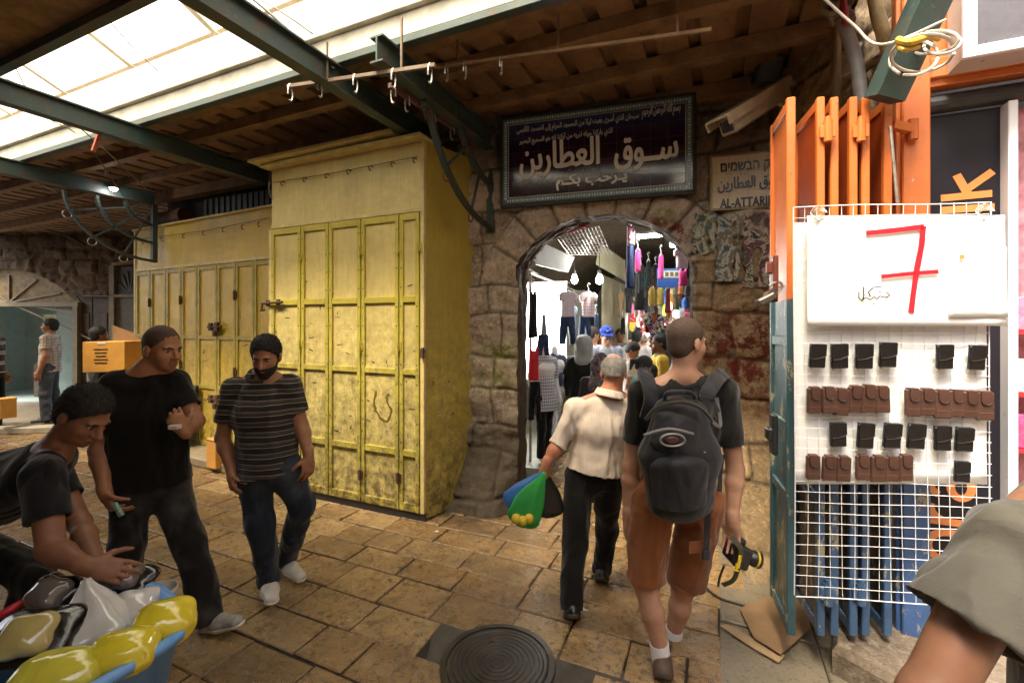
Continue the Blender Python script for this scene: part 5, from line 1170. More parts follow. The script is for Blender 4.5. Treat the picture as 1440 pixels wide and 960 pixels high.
def skin(name, c):
    if name in MATS: return MATS[name]
    t = NT(name); t.set(t.ramp(t.noise(14, 5, .6), [(.3, sh(c, .82)), (.7, sh(c, 1.12))]), t.ramp(t.noise(30, 3), [(.3, .4), (.7, .58)]), Subsurface_Weight=.12, Subsurface_Radius=(.02, .008, .005), Specular_IOR_Level=.4)
    t.bump(t.noise(220, 3), .12, .002); MATS[name] = t.m; return t.m
def cloth(name, c, var=.2, weave=420, rough=.85, fade=None):
    if name in MATS: return MATS[name]
    t = NT(name); col = t.ramp(t.noise(5, 5, .65), [(.3, sh(c, 1-var)), (.7, sh(c, 1+var*.6))])
    if fade: col = t.mix(t.ramp(t.noise(3.2, 4, .6), [(.48, 0), (.66, .8)]), col, fade)
    t.set(col, rough, Sheen_Weight=.15, Specular_IOR_Level=.25); b = t.bump(t.ramp(t.noise(5.5, 1.5, .5, t.co((1, 1, .55), rot=(.3, .2, 0)), .9), [(.32, 0), (.55, .8), (.64, 1)]), .6, .035); b = t.bump(t.noise(38, 4, .6), .35, .006, b); t.bump(t.noise(weave, 2), .25, .002, b); MATS[name] = t.m; return t.m
def stripes(name, period, bands, warp=.012):
    """horizontal knitted stripes along the height of the garment"""
    t = NT(name); z = t.math('ADD', t.sep()[2], t.math('MULTIPLY', t.math('SUBTRACT', t.noise(4, 3), .5), warp*2)); f = t.math('FRACT', t.math('DIVIDE', z, period))
    c = t.ramp(f, bands, 'CONSTANT'); t.set(t.mix(t.ramp(t.noise(6, 4), [(.35, 0), (.7, .35)]), c, (.02, .02, .02)), .85, Sheen_Weight=.15); b = t.bump(t.ramp(t.noise(5.5, 1.5, .5, t.co((1, 1, .55), rot=(.3, .2, 0)), .9), [(.32, 0), (.55, .8), (.64, 1)]), .6, .03); t.bump(t.noise(300, 2), .25, .002, b); return t.m
def plaid(name, base, line, line2, s=.035):
    t = NT(name); o = t.sep(); a = t.math('FRACT', t.math('DIVIDE', t.math('ADD', o[0], o[1]), s)); b = t.math('FRACT', t.math('DIVIDE', o[2], s))
    c = t.mix(t.math('MULTIPLY', t.math('GREATER_THAN', a, .7), .6), base, line); c = t.mix(t.math('MULTIPLY', t.math('GREATER_THAN', b, .7), .6), c, line2); t.set(c, .85); t.bump(t.noise(250, 2), .2, .002); return t.m
M_HAIRB = plain('black_hair', (.014, .012, .011), .7, .4, 60, .6, 160, bd=.006); M_HAIRD = plain('dark_brown_hair', (.032, .02, .013), .75, .4, 60, .6, 160, bd=.006); M_HAIRG = plain('grey_hair', (.26, .24, .22), .7, .4, 60, .6, 160, bd=.006)
def m_crop():
    t = NT('cropped_hair'); t.set(t.ramp(t.noise(240, 3, .7), [(.3, (.028, .018, .013)), (.55, (.07, .042, .028)), (.8, (.20, .105, .066))]), .8); t.bump(t.noise(300, 3), .4, .003); return t.m
M_CROP = m_crop()
M_EYEW = plain('eye_white', (.6, .56, .52), .2, .05); M_IRIS = plain('dark_iris', (.012, .008, .006), .15, .05)
SKIN_M = skin('tanned_skin', (.36, .175, .10)); SKIN_L = skin('light_tanned_skin', (.44, .24, .155)); SKIN_D = skin('brown_skin', (.24, .11, .062)); SKIN_R = skin('sunburnt_skin', (.42, .17, .095))

def add_hand(F, wr, hd, pn, th, s=1.0, curl=.5, grip=None):
    """palm and five separate fingers: hd hand direction, pn palm normal, th side of the thumb"""
    hd = nrm(hd); th = nrm(th-hd*np.dot(th, hd)); pn = np.cross(hd, th) if np.dot(np.cross(hd, th), pn) > 0 else -np.cross(hd, th)
    F.add(cone(wr-hd*.02, wr+hd*.03*s, .026*s, .028*s), .02)
    F.add(ell(wr+hd*.055*s, [hd, th, pn], (.052*s, .042*s, .019*s)), .015)
    base = wr+hd*.088*s; 
    for i, (o, l) in enumerate(((.031, .92), (.010, 1.0), (-.011, .95), (-.031, .76))):
        p = base+th*o*s-hd*(.010*s if i in (0, 3) else 0); d = nrm(hd+th*(o*2.0)); c = curl*(.85+.12*i)
        for j, (L, r) in enumerate(((.042, .0098), (.027, .0088), (.022, .0078))):
            ang = c*(.55 if j == 0 else .8); d = nrm(d*math.cos(ang)+pn*math.sin(ang)); q = p+d*L*l*s; F.add(cone(p, q, r*s, (r-.0008)*s), .003); p = q
    p = wr+hd*.022*s+th*.026*s; d = nrm(hd*.62+th*.72+pn*.25)
    for L, r in ((.042, .0125), (.032, .0105), (.026, .009)):
        q = p+d*L*s; F.add(cone(p, q, r*s, (r-.001)*s), .006); p = q; d = nrm(d*.86+hd*.28+pn*.34*curl*1.6)

def head_axes(f, u):
    f = nrm(f); u = np.asarray(u, float); u = nrm(u-f*np.dot(u, f)); r = np.cross(f, u); return r, f, u
def person(name, label, J, *, skinm, shirt=None, trousers=None, shoes=None, sole=None, hair=('short', None), shirt_len=.0, sleeve=.6, shorts=None, girth=1.0, s=1.0, h=.0065,
           beard=None, group=None, hands=True, foldamp=.015, collar=None, socks=None, cat='person', eyes=True, brow=True, seed=1, slv_r=None, legs=True, neckcut=.072):
    """J: world joints head, face, up, neck, sh(2), el(2), wr(2), hd(2 dirs), hip(2), kn(2), an(2), toe(2); index 0 = the person's left hand side or simply one side"""
    r, f, u = head_axes(J['face'], J.get('up', UP)); C = np.asarray(J['head'], float); hs = J.get('hs', s)
    H = lambda a, b, c: C+hs*(r*a+f*b+u*c); A = [r, f, u]
    S = [np.asarray(p, float) for p in J['sh']]; E = [np.asarray(p, float) for p in J['el']]; Wr = [np.asarray(p, float) for p in J['wr']]
    Hp = [np.asarray(p, float) for p in J['hip']]; K = [np.asarray(p, float) for p in J['kn']]; An = [np.asarray(p, float) for p in J['an']]; To = [np.asarray(p, float) for p in J['toe']]
    sm = (S[0]+S[1])/2; hm = (Hp[0]+Hp[1])/2; sp = nrm(sm-hm); Us = nrm(S[1]-S[0]); Uh = nrm(Hp[1]-Hp[0])
    front = nrm(np.cross(Us, sp)); front = front if np.dot(front, J.get('front', f)) > 0 else -front
    J['_front'] = front; J['_sp'] = sp
    allp = np.array([C+u*.16*hs, C-f*.13*hs, C+f*.16*hs]+S+E+Wr+[w+nrm(d)*.21*s for w, d in zip(Wr, J['hd'])]+Hp+K+An+To); lo, hi = allp.min(0)-.19*s, allp.max(0)+.19*s; lo[2] = max(lo[2], min(p[2] for p in To+An)-.12)
    neck = np.asarray(J.get('neck', sm+sp*.05*s), float); L = np.linalg.norm(sm-hm)
    tor = [(hm+sp*.02*s, .140, .098), (hm+sp*L*.30, .138, .098), (hm+sp*L*.68, .160, .112), (sm-sp*.035*s, .150, .088)]
    g_ = girth*s
    B = Fld(lo, hi, h)
    B.add(ell(H(0, -.012, .028), A, np.array((.075, .094, .089))*hs), .01); B.add(ell(H(0, .026, -.035), A, np.array((.060, .067, .082))*hs), .02)
    B.add(ell(H(0, .043, -.085), A, np.array((.043, .042, .034))*hs), .02); B.add(ball(H(0, .070, -.101), .018*hs), .02)
    B.add(ell(H(0, .080, .010), A, np.array((.050, .016, .013))*hs), .015)
    for sd in (-1, 1):
        B.add(ball(H(sd*.036, .052, -.036), .026*hs), .02); B.cut(ball(H(sd*.032, .104, -.008), .018*hs), .016)
        B.add(ell(H(sd*.077, -.010, -.016), [r, f, u], np.array((.009, .021, .032))*hs), .006)
    B.add(cone(H(0, .090, .0), H(0, .115, -.040), .0085*hs, .0135*hs), .008)
    for sd in (-1, 1): B.add(ball(H(sd*.011, .100, -.044), .0105*hs), .006)
    B.add(ell(H(0, .093, -.067), A, np.array((.024, .010, .006))*hs), .006); B.add(ell(H(0, .090, -.079), A, np.array((.020, .011, .007))*hs), .006)
    B.add(cone(H(0, -.022, -.06), neck, .052*hs, .060*hs), .03)
    for i in range(3): B.add(econe(tor[i][0], tor[i+1][0], (tor[i][1]*g_, tor[i][2]*g_), (tor[i+1][1]*g_, tor[i+1][2]*g_), Uh*(1-i/3)+Us*(i/3), Uh*(1-(i+1)/3)+Us*((i+1)/3)), .05)
    for i in (0, 1):
        B.add(cone(neck-sp*.015*s, S[i]+sp*.006, .048*s, .050*s), .04); B.add(cone(S[i], E[i], .053*s, .042*s), .035); m = E[i]*.72+Wr[i]*.28; B.add(cone(E[i], m, .041*s, .043*s), .02); B.add(cone(m, Wr[i], .043*s, .026*s), .02)
        th = np.asarray(J['th'][i], float) if 'th' in J else front; pn = J['pn'][i] if 'pn' in J else (sm-S[i])
        if hands: add_hand(B, Wr[i], J['hd'][i], np.asarray(pn, float), th, s*1.02, J.get('curl', (.5, .5))[i])
        else: B.add(ell(Wr[i]+nrm(J['hd'][i])*.075*s, head_axes(J['hd'][i], front), (.03*s, .075*s, .022*s)), .02)
        if legs:
            lk = .84 if trousers is not None else 1.0; B.add(cone(Hp[i], K[i], .086*s*lk, .056*s*lk), .05); m = K[i]*.66+An[i]*.34-front*.012; B.add(cone(K[i], m, .053*s*lk, .055*s*lk), .03); B.add(cone(m, An[i], .053*s*lk, .036*s), .02)
            B.add(cone(An[i], An[i]-UP*.02+nrm(To[i]-An[i])*(.05 if shoes is not None else .16)*s, .034*s, .022*s), .02)
    v, q = B.mesh(); v = relax(v, q, 1, .4)
    base = V(hm[0], hm[1], min(min(a[2] for a in To), min(a[2] for a in An)-.06)-.025)
    body = mesh_obj('person', v, q, skinm, None, True, loc=base); tag(body, label, cat, group)
    kid = lambda nm, v, q, m: mesh_obj(nm, v, q, m, body, True)
    # ---- shirt
    if shirt is not None:
        G_ = Fld(lo-.03, hi+.03, h); t = .014*s
        hem = hm-sp*shirt_len*s
        tr = [(hem, .182, .142)]+[(hm+sp*L*.30, .155, .116), (hm+sp*L*.68, .168, .122), (sm-sp*.035*s, .150, .094)]
        for i in range(3): G_.add(econe(tr[i][0], tr[i+1][0], (tr[i][1]*g_+.006, tr[i][2]*g_+.006), (tr[i+1][1]*g_+.008, tr[i+1][2]*g_+.008), Uh*(1-i/3)+Us*(i/3), Uh*(1-(i+1)/3)+Us*((i+1)/3)), .05)
        G_.plane(hem, -sp, (hem-.32, hem+.32)); slr = slv_r or (.066 if sleeve <= 1 else .044)
        for i in (0, 1):
            G_.add(cone(neck-sp*.03*s, S[i]+sp*.004, .052*s, .060*s), .035); fr = sleeve; T_ = Fld(lo-.03, hi+.03, h)
            if fr <= 1: e = S[i]+(E[i]-S[i])*fr; T_.add(cone(S[i], e, .068*s, slr*s), .01); d = nrm(E[i]-S[i])
            else: e = E[i]+(Wr[i]-E[i])*(fr-1); T_.add(cone(S[i], E[i], .067*s, .056*s), .01); T_.add(cone(E[i], e, .056*s, slr*s), .02); d = nrm(Wr[i]-E[i])
            e2 = e-d*.012; T_.plane(e2, d); T_.cut(cone(e2-d*.035, e2+d*.02, (slr-(.024 if slv_r else .013))*s, (slr-(.018 if slv_r else .010))*s), .004)
            k_ = .04*s; a_, b_ = G_.g, T_.g; hh = np.clip(.5+.5*(a_-b_)/k_, 0, 1); G_.g = a_*(1-hh)+b_*hh-k_*hh*(1-hh)
        nc__ = .056 if collar is not None else neckcut
        G_.cut(cone(neck-front*.004, neck+sp*.16*s+f*.01, nc__*s, nc__*s*1.25), .006)
        v, q = G_.mesh(); v = relax(v, q, 1, .5); v = folds(v, q, foldamp*s, 9/s, seed); kid('shirt', v, q, shirt)
        if collar is not None:
            cu = nrm(C-f*.02-neck); T_ = Fld(neck-.16*s, neck+.16*s, min(h, .0045)); T_.add(cone(neck-cu*.02*s, neck+cu*.05*s, .098*s, .072*s), .004); T_.cut(cone(neck-cu*.05*s, neck+cu*.08*s, .066*s, .060*s), .004); T_.plane(neck+cu*.020*s, cu); T_.plane(neck-cu*.028*s, -cu)
            T_.cut(cone(neck+front*.085*s+cu*.07*s, neck+front*.075*s-cu*.04*s, .034*s, .012*s), .006); v, q = T_.mesh(); kid('collar', v, q, collar)
    # ---- trousers or shorts
    tm = trousers or shorts
    if tm is not None and legs:
        G_ = Fld(lo-.03, hi+.03, h); wst = hm+sp*.12*s
        G_.add(econe(wst, hm+sp*.03*s, (.152*g_, .112*g_), (.170*g_, .125*g_), Uh, Uh), .03)
        for i in (0, 1):
            hp = Hp[i]; Gm = G_; G_ = Fld(lo-.03, hi+.03, h)
            if shorts:
                e = K[i]+(Hp[i]-K[i])*.06; out = nrm(Hp[i]-Hp[1-i]); G_.add(cone(hp, e+out*.012, .108*s, .100*s), .05); d = nrm(K[i]-Hp[i]); G_.plane(e, d); G_.cut(cone(e-d*.05, e+d*.03, .078*s, .086*s), .004)
            else:
                e = An[i]-nrm(K[i]-An[i])*.045*s; G_.add(cone(hp, K[i], .100*s*girth, .076*s), .05); G_.add(cone(K[i], e, .076*s, .070*s), .04); d = nrm(An[i]-K[i]); G_.plane(e, d); G_.cut(cone(e-d*.03, e+d*.03, .055*s, .058*s), .004)
            k_ = .04*s; a_, b_ = Gm.g, G_.g; hh = np.clip(.5+.5*(a_-b_)/k_, 0, 1); Gm.g = a_*(1-hh)+b_*hh-k_*hh*(1-hh); G_ = Gm
        G_.plane(wst, sp, (wst-.26, wst+.26))
        v, q = G_.mesh(); v = relax(v, q, 1, .5); v = folds(v, q, foldamp*1.15*s, 8/s, seed+5, (1, 1, .8)); kid('shorts' if shorts else 'trousers', v, q, tm)
    if socks is not None:
        for i in (0, 1):
            G_ = Fld(An[i]-.13, An[i]+.13, .005); G_.add(cone(An[i]+nrm(K[i]-An[i])*.085, An[i]-UP*.05, .046, .044), .01); G_.plane(An[i]+nrm(K[i]-An[i])*.075, K[i]-An[i]); v, q = G_.mesh(); kid('sock', folds(v, q, .002, 20, 3), q, socks)
    # ---- shoes
    if shoes is not None and legs:
        for i in (0, 1):
            a, t_ = An[i], To[i]; fd = nrm(t_-a+UP*.055*s); dn = nrm(-UP+fd*np.dot(UP, fd)) if abs(fd[2]) < .9 else nrm(fd); heel = a+dn*.055*s-fd*.03*s; toe = heel+fd*.205*s; ll = np.cross(fd, dn)
            lo2 = np.minimum(heel, toe)-.12; hi2 = np.maximum(heel, toe)+.15; G_ = Fld(lo2, hi2, h*.9)
            G_.add(econe(heel, heel+fd*.10*s, (.036*s, .042*s), (.044*s, .040*s), ll, ll), .02); G_.add(econe(heel+fd*.10*s, toe, (.045*s, .036*s), (.038*s, .026*s), ll, ll), .03); G_.add(cone(a+dn*.0, heel+fd*.02, .043*s, .045*s), .03)
            bt = heel+dn*.030*s; G_.plane(bt, dn)
            v, q = G_.mesh(); so = kid('shoe', v, q, shoes)
            if sole is not None:
                G_ = Fld(lo2, hi2, h*.9); G_.add(econe(heel, heel+fd*.10*s, (.042*s, .046*s), (.050*s, .046*s), ll, ll), .02); G_.add(econe(heel+fd*.10*s, toe, (.050*s, .044*s), (.042*s, .038*s), ll, ll), .03); G_.plane(heel+dn*.034*s, dn); G_.plane(heel+dn*.010*s, -dn); v, q = G_.mesh(); mesh_obj('sole', v, q, sole, so, True)
    # ---- hair, beard, eyes
    st, hm_ = hair
    if hm_ is not None:
        G_ = Fld(C-.2*hs, C+.2*hs, .005*max(1, h/.0065)); th = {'crop': .0018, 'short': .007, 'full': .013, 'fringe': .004, 'pony': .014}[st]
        G_.add(ell(H(0, -.016, .030), A, (np.array((.076, .095, .090))+th)*hs), .01); G_.add(ell(H(0, -.045, -.03), A, (np.array((.062, .055, .06))+th*.8)*hs), .02)
        hl = H(0, .080+th*.5, .068); nn = (f*.15-u*.135) if st != 'fringe' else (f*.10-u*.155); G_.plane(hl, nn)
        G_.cut(ell(H(0, .07, -.05), A, np.array((.071, .085, .085))*hs), .01); G_.plane(H(0, -.06, -.085), -u)
        if st == 'fringe': G_.cut(ell(H(0, .015, .085), A, np.array((.085, .105, .075))*hs), .01)
        if st == 'pony':
            G_.add(cone(H(0, -.10, .02), H(0, -.17, -.03), .03*hs, .032*hs), .02); G_.add(cone(H(0, -.17, -.03), H(.03, -.16, -.14), .032*hs, .012*hs), .02)
        v, q = G_.mesh()
        n = vnormals(v, q); v = v+n*(hs*{'crop': .003, 'fringe': .004}.get(st, .008)*(fbm(v*75, seed, 2)-.45))[:, None]; N_ = {'crop': 0, 'fringe': 2500}.get(st, 7000) if h < .008 else 0
        if len(v) > 8 and N_:
            r_ = np.random.default_rng(seed); ix = r_.integers(0, len(v), N_); L_ = {'fringe': .010, 'short': .010, 'full': .020, 'pony': .02}[st]; nn_ = vnormals(v, q)[ix]; cm = -f*.5-u*.35+r_.normal(0, .45, (N_, 3)); dr = nn_*.75+cm*.75; dr = dr/np.linalg.norm(dr, axis=1, keepdims=True); b0 = v[ix]+r_.normal(0, .002, (N_, 3)); sd_ = np.cross(dr, r_.normal(0, 1, (N_, 3))); sd_ = sd_/np.linalg.norm(sd_, axis=1, keepdims=True)*.0011; tp_ = b0+dr*(L_*r_.uniform(.5, 1.1, (N_, 1)))*hs
            nb = len(v); v = np.concatenate([v, b0-sd_, b0+sd_, tp_+sd_*.3, tp_-sd_*.3]); ar = np.arange(N_); q = np.concatenate([q, np.stack([nb+ar, nb+N_+ar, nb+2*N_+ar, nb+3*N_+ar], 1)])
        kid('hair', v, q, hm_)
    if beard is not None:
        G_ = Fld(C-.2*hs, C+.2*hs, .005); G_.add(ell(H(0, .028, -.055), A, np.array((.068, .076, .080))*hs), .02); G_.add(ball(H(0, .070, -.108), .028*hs), .03); G_.add(ell(H(0, .098, -.057), A, np.array((.030, .010, .008))*hs), .006)
        G_.plane(H(0, .05, -.046), u*1.0+f*.25); G_.cut(ell(H(0, .098, -.072), A, np.array((.017, .012, .0035))*hs), .003)
        v, q = G_.mesh(); n = vnormals(v, q); v = v+n*(.004*(fbm(v*90, 3, 2)-.5))[:, None]; kid('beard', v, q, beard)
    if eyes:
        for sd in (-1, 1):
            mb = MB(); mb.lathe(H(sd*.031, .0765, -.008), [(.001, -.010*hs), (.0055*hs, -.007*hs), (.0080*hs, 0), (.0055*hs, .007*hs), (.001, .0095*hs)], 10, f); e = mb.build('eye', M_EYEW, body, True)
            mb = MB(); mb.lathe(H(sd*.031, .0775, -.008), [(.001, .002*hs), (.0062*hs, .0060*hs), (.0040*hs, .0088*hs), (.001, .0100*hs)], 10, f); mb.build('iris', M_IRIS, e, True)
    if brow:
        for sd in (-1, 1): mb = MB(); mb.tube([H(sd*.010, .091, .008), H(sd*.030, .089, .012), H(sd*.051, .074, .007)], [.0045*hs, .0065*hs, .003*hs], 6); mb.build('eyebrow', M_HAIRB, body, True)
    return body
# ================================================================ THE PEOPLE in the street
PANTB = cloth('black_trouser_cloth', (.0035, .003, .003), .3); DENIM = cloth('dark_blue_denim', (.012, .018, .032), .35, 500, .9, (.06, .08, .11)); DENIMB = cloth('washed_black_denim', (.009, .009, .010), .35, 500, .9, (.07, .068, .066))
TEEB = cloth('black_cotton', (.0028, .0026, .0025), .25); TEEG = cloth('charcoal_cotton', (.012, .0105, .010), .25); TEEN = cloth('dark_navy_cotton', (.0055, .0055, .008), .25)
M_SHOEB = plain('black_shoe_leather', (.0035, .003, .003), .35, .2); M_SHOEW = plain('white_sneaker', (.62, .60, .56), .5, .15); M_SHOEG = plain('grey_sneaker', (.33, .32, .31), .55, .4, 30); M_SOLEW = plain('white_rubber_sole', (.6, .57, .5), .6, .2); M_SOLEB = plain('brown_rubber_sole', (.06, .045, .035), .6, .2); M_SHOEBR = plain('brown_shoe', (.09, .055, .035), .6, .3)

# ---- tourist with the backpack
D = 2.27
J = dict(head=P(966, 480, D), face=RT*.88+FW*.42-UP*.05, neck=P(961, 527, D), sh=[P(904, 554, D+.02), P(1018, 553, D)], el=[P(887, 655, D+.06), P(1034, 660, D+.02)], wr=[P(884, 725, D+.05), P(1030, 728, D-.02)],
         hd=[V(0, 0, -1)+FW*.25, V(0, 0, -1)+RT*.05+FW*.12], hip=[P(918, 705, D), P(986, 706, D)], kn=[P(908, 822, D), P(960, 826, D+.16)], an=[P(932, 925, D-.04), P(945, 898, D+.22)], toe=[P(930, 951, D+.12), P(950, 915, D+.40)],
         front=FW, th=[FW*.7+RT*.5, FW*.6-RT*.75], pn=[RT, -RT*.4-FW*.7], curl=(.6, .75))
bp_man = person('person', 'man in charcoal T-shirt and rust shorts wearing a backpack and holding a camera', J, skinm=SKIN_L, shirt=TEEG, shorts=cloth('rust_cotton_shorts', (.22, .075, .024), .2), shoes=M_SHOEBR, sole=M_SOLEB, socks=plain('white_sock', (.68, .66, .68), .9, .1), hair=('crop', M_CROP), shirt_len=.02, sleeve=.70, s=1.0, girth=.95, h=.006, seed=3, foldamp=.022)
# backpack
bk = thing('backpack', P(958, 735, D-.15), 'dark grey backpack worn by the man in rust shorts', 'backpack')
sp_ = J['_sp']; fr = J['_front']; bu = nrm(RT*1.0); M_BAG = cloth('dark_grey_nylon', (.014, .014, .017), .3, 300, .55); M_BAGL = cloth('grey_nylon_webbing', (.022, .022, .026), .2, 300, .6); M_BAGB = cloth('brownish_piping', (.05, .042, .03), .2)
bc = P(957, 640, D-.205); G_ = Fld(bc-.42, bc+.42, .007)
for a, b, s0, s1 in ((P(957, 705, D-.2), P(956, 640, D-.215), (.152, .092), (.168, .104)), (P(956, 640, D-.215), P(957, 580, D-.19), (.168, .104), (.122, .08))): G_.add(econe(a, b, s0, s1, RT, RT), .05)
G_.plane(P(957, 640, D-.13), FW); v, q = G_.mesh(); mesh_obj('main_bag', folds(relax(v, q, 2), q, .007, 8, 4), q, M_BAG, bk, True)
G_ = Fld(bc-.42, bc+.42, .007); G_.add(econe(P(955, 705, D-.30), P(955, 655, D-.315), (.118, .043), (.128, .047), RT, RT), .04); v, q = G_.mesh(); mesh_obj('front_pocket', folds(relax(v, q, 2), q, .006, 9, 7), q, M_BAG, bk, True)
G_ = Fld(bc-.42, bc+.42, .007); G_.add(econe(P(950, 628, D-.29), P(953, 590, D-.25), (.115, .04), (.10, .035), RT, RT), .04); v, q = G_.mesh(); mesh_obj('upper_pocket', folds(relax(v, q, 2), q, .005, 9, 9), q, M_BAG, bk, True)
mb = MB(); mb.tube(smooth_pts([P(908, 590, D-.28), P(925, 572, D-.30), P(957, 565, D-.31), P(985, 573, D-.30), P(1002, 592, D-.27)]), .008, 8); mb.build('zip_piping', M_BAGB, bk, True)
def band(mb, pts, w, t, nrmv):
    pts = smooth_pts(pts, 6)
    for i in range(len(pts)-1):
        c = nrm(pts[i+1]-pts[i]); mb.bar(pts[i]-c*.003, pts[i+1]+c*.003, w, t, nrmv)
for s_, q in ((0, [P(908, 590, D-.13), P(914, 566, D-.145), P(910, 541, D-.115), P(905, 527, D-.02), P(906, 530, D+.07), P(908, 560, D+.135)]), (1, [P(1002, 585, D-.13), P(992, 562, D-.145), P(1002, 541, D-.115), P(1014, 528, D-.02), P(1014, 532, D+.07), P(1010, 562, D+.135)])):
    mb = MB(); band(mb, [p-FW*.018+UP*.012 for p in q], .066, .016, UP*.6-FW); mb.build('shoulder_strap', M_BAGL, bk)
mb = MB(); mb.tube(smooth_pts([P(935, 563, D-.2), P(940, 552, D-.22), P(972, 552, D-.22), P(978, 563, D-.2)]), .010, 8); mb.build('carry_loop', M_BAGL, bk, True)
mb = MB(); c = P(945, 618, D-.338)
for rx, rz, w in ((.052, .026, .006),): mb.tube([c+RT*rx*math.cos(a)+UP*rz*math.sin(a)-FW*.006 for a in np.linspace(0, 2*math.pi, 25)[:-1]], w*.8, 6, closed=True)
mb.build('oval_badge', plain('silver_badge', (.32, .31, .31), .35, .2, metal=.5), bk, True); mb = MB(); mb.lathe(c-FW*.002, [(.028, -.004), (.028, .004), (.02, .008)], 20, -FW); v = np.array(mb.v); v[:, 2] = c[2]+(v[:, 2]-c[2])*.55; mb.v = list(v); mb.build('badge_centre', plain('dark_red_badge', (.10, .03, .025), .4), bk)
mb = MB(); mb.tube(smooth_pts([P(905, 612, D-.32), P(940, 603, D-.335), P(975, 610, D-.33)]), .007, 6); mb.build('pocket_zip', plain('pale_zip', (.20, .19, .18), .5), bk, True)
mb = MB(); band(mb, [P(992, 690, D-.2), P(995, 720, D-.17), P(994, 755, D-.16), P(992, 784, D-.15)], .026, .004, FW); mb.frame(P(993, 780, D-.155), [RT, FW, UP], [.018, .006, .022], .003); mb.build('hanging_strap', M_BAGL, bk)
mb = MB(); band(mb, [P(1016, 640, D-.1), P(1013, 665, D-.09), P(1012, 690, D-.1)], .02, .004, FW); mb.build('side_strap', M_BAGL, bk)
mb = MB(); band(mb, [P(1000, 590, D-.18), P(1013, 598, D-.13), P(1008, 560, D-.12)], .016, .004, FW); mb.frame(P(985, 640, D-.31), [RT, UP, FW], [.022, .018, .006], .005); mb.build('buckle', plain('grey_reflector', (.16, .16, .16), .35), bk)
mb = MB(); c = P(984, 768, D-.12); mb.frame(c, [nrm(RT+FW*.25), UP, nrm(FW-RT*.25)], [.062, .028, .006], .004); mb.build('pocket_flap', MATS['rust_cotton_shorts'], bp_man)
# camera in his hand
dc = thing('photo_camera', P(1035, 800, D), 'black photo camera with a yellow lettered strap in the hand of the man in shorts', 'camera'); cc = P(1035, 776, D-.02); M_CB = plain('black_camera_body', (.014, .014, .015), .42, .2); cz = nrm(UP+RT*.35); cx_ = nrm(RT-cz*np.dot(RT, cz)); cy_ = np.cross(cz, cx_)
mb = MB(); mb.frame(cc, [cx_, cy_, cz], [.036, .062, .05], .012); mb.frame(cc+cz*.058-cy_*.0, [cx_, cy_, cz], [.022, .024, .018], .008); mb.frame(cc-cy_*.05+cx_*.008, [cx_, cy_, cz], [.034, .02, .052], .012); mb.build('body', M_CB, dc)
mb = MB(); mb.lathe(cc+cx_*.034, [(.036, 0), (.036, .05), (.040, .055), (.040, .085), (.034, .088), (.028, .08)], 20, cx_); mb.build('lens', M_CB, dc, True)
mb = MB(); mb.lathe(cc+cx_*.095, [(.0405, 0), (.0405, .010)], 20, cx_); mb.build('lens_ring', plain('yellow_ring', (.6, .42, .02), .5), dc)
mb = MB(); band(mb, [P(1028, 755, D-.07), P(1042, 772, D-.10), P(1038, 797, D-.09), P(1031, 815, D-.06), P(1017, 822, D-.03)], .024, .003, FW); stp = mb.build('neck_strap', plain('olive_black_strap', (.05, .05, .02), .7), dc)
mb = MB(); a_ = nrm(P(1036, 805, D)-P(1041, 783, D)); put_text(mb, 'Nikon', P(1037.5, 791, D-.103), -a_, nrm(np.cross(a_, FW)) if np.dot(np.cross(a_, FW), RT) < 0 else -nrm(np.cross(a_, FW)), .075, .03, .0006, .001); mb.build('strap_lettering', plain('yellow_lettering', (.75, .55, .02), .5), stp)
mb = MB(); mb.tube(smooth_pts([P(1018, 795, D-.03), P(1012, 812, D-.02), P(1010, 824, D-.02)]), .006, 6); mb.build('strap_end', M_CB, dc)

# ---- old man in the cream shirt
D = 2.8
J = dict(head=P(863, 523, D), face=FW*.95+RT*.25-UP*.30, neck=P(857, 552, D-.03), sh=[P(808, 575, D-.02), P(892, 568, D)], el=[P(783, 628, D-.05), P(897, 640, D+.12)], wr=[P(768, 652, D-.08), P(893, 690, D+.25)], hd=[V(0, 0, -1)-RT*.2, V(0, 0, -1)+FW*.3],
         hip=[P(815, 672, D), P(855, 672, D)], kn=[P(808, 765, D-.04), P(853, 745, D+.15)], an=[P(805, 846, D-.18), P(846, 796, D+.18)], toe=[P(801, 862, D+.02), P(847, 811, D+.36)], front=FW, th=[FW*.4+RT*.8, FW], pn=[FW*.5+UP*.2-RT*.3, -RT], curl=(1.5, .5))
CREAMSH = NT('cream_striped_cotton'); o_ = CREAMSH.sep(CREAMSH.co((1, 1, 1), rot=(0, 0, -TH)))[0]; CREAMSH.set(CREAMSH.mix(CREAMSH.math('MULTIPLY', CREAMSH.math('GREATER_THAN', CREAMSH.math('FRACT', CREAMSH.math('DIVIDE', o_, .016)), .78), .22), (.62, .52, .43), (.40, .30, .26)), .85); b_ = CREAMSH.bump(CREAMSH.ramp(CREAMSH.noise(5.5, 1.5, .5, CREAMSH.co((1, 1, .55), rot=(.3, .2, 0)), .9), [(.32, 0), (.55, .8), (.64, 1)]), .6, .035); CREAMSH.bump(CREAMSH.noise(35, 4), .3, .006, b_)
old = person('person', 'balding man in cream shirt and black trousers carrying plastic bags', J, skinm=SKIN_R, shirt=CREAMSH.m, trousers=PANTB, shoes=M_SHOEB, sole=M_SOLEB, hair=('fringe', M_HAIRG), shirt_len=-.055, sleeve=1.08, s=.93, girth=1.02, h=.006, seed=11, foldamp=.018, collar=CREAMSH.m)
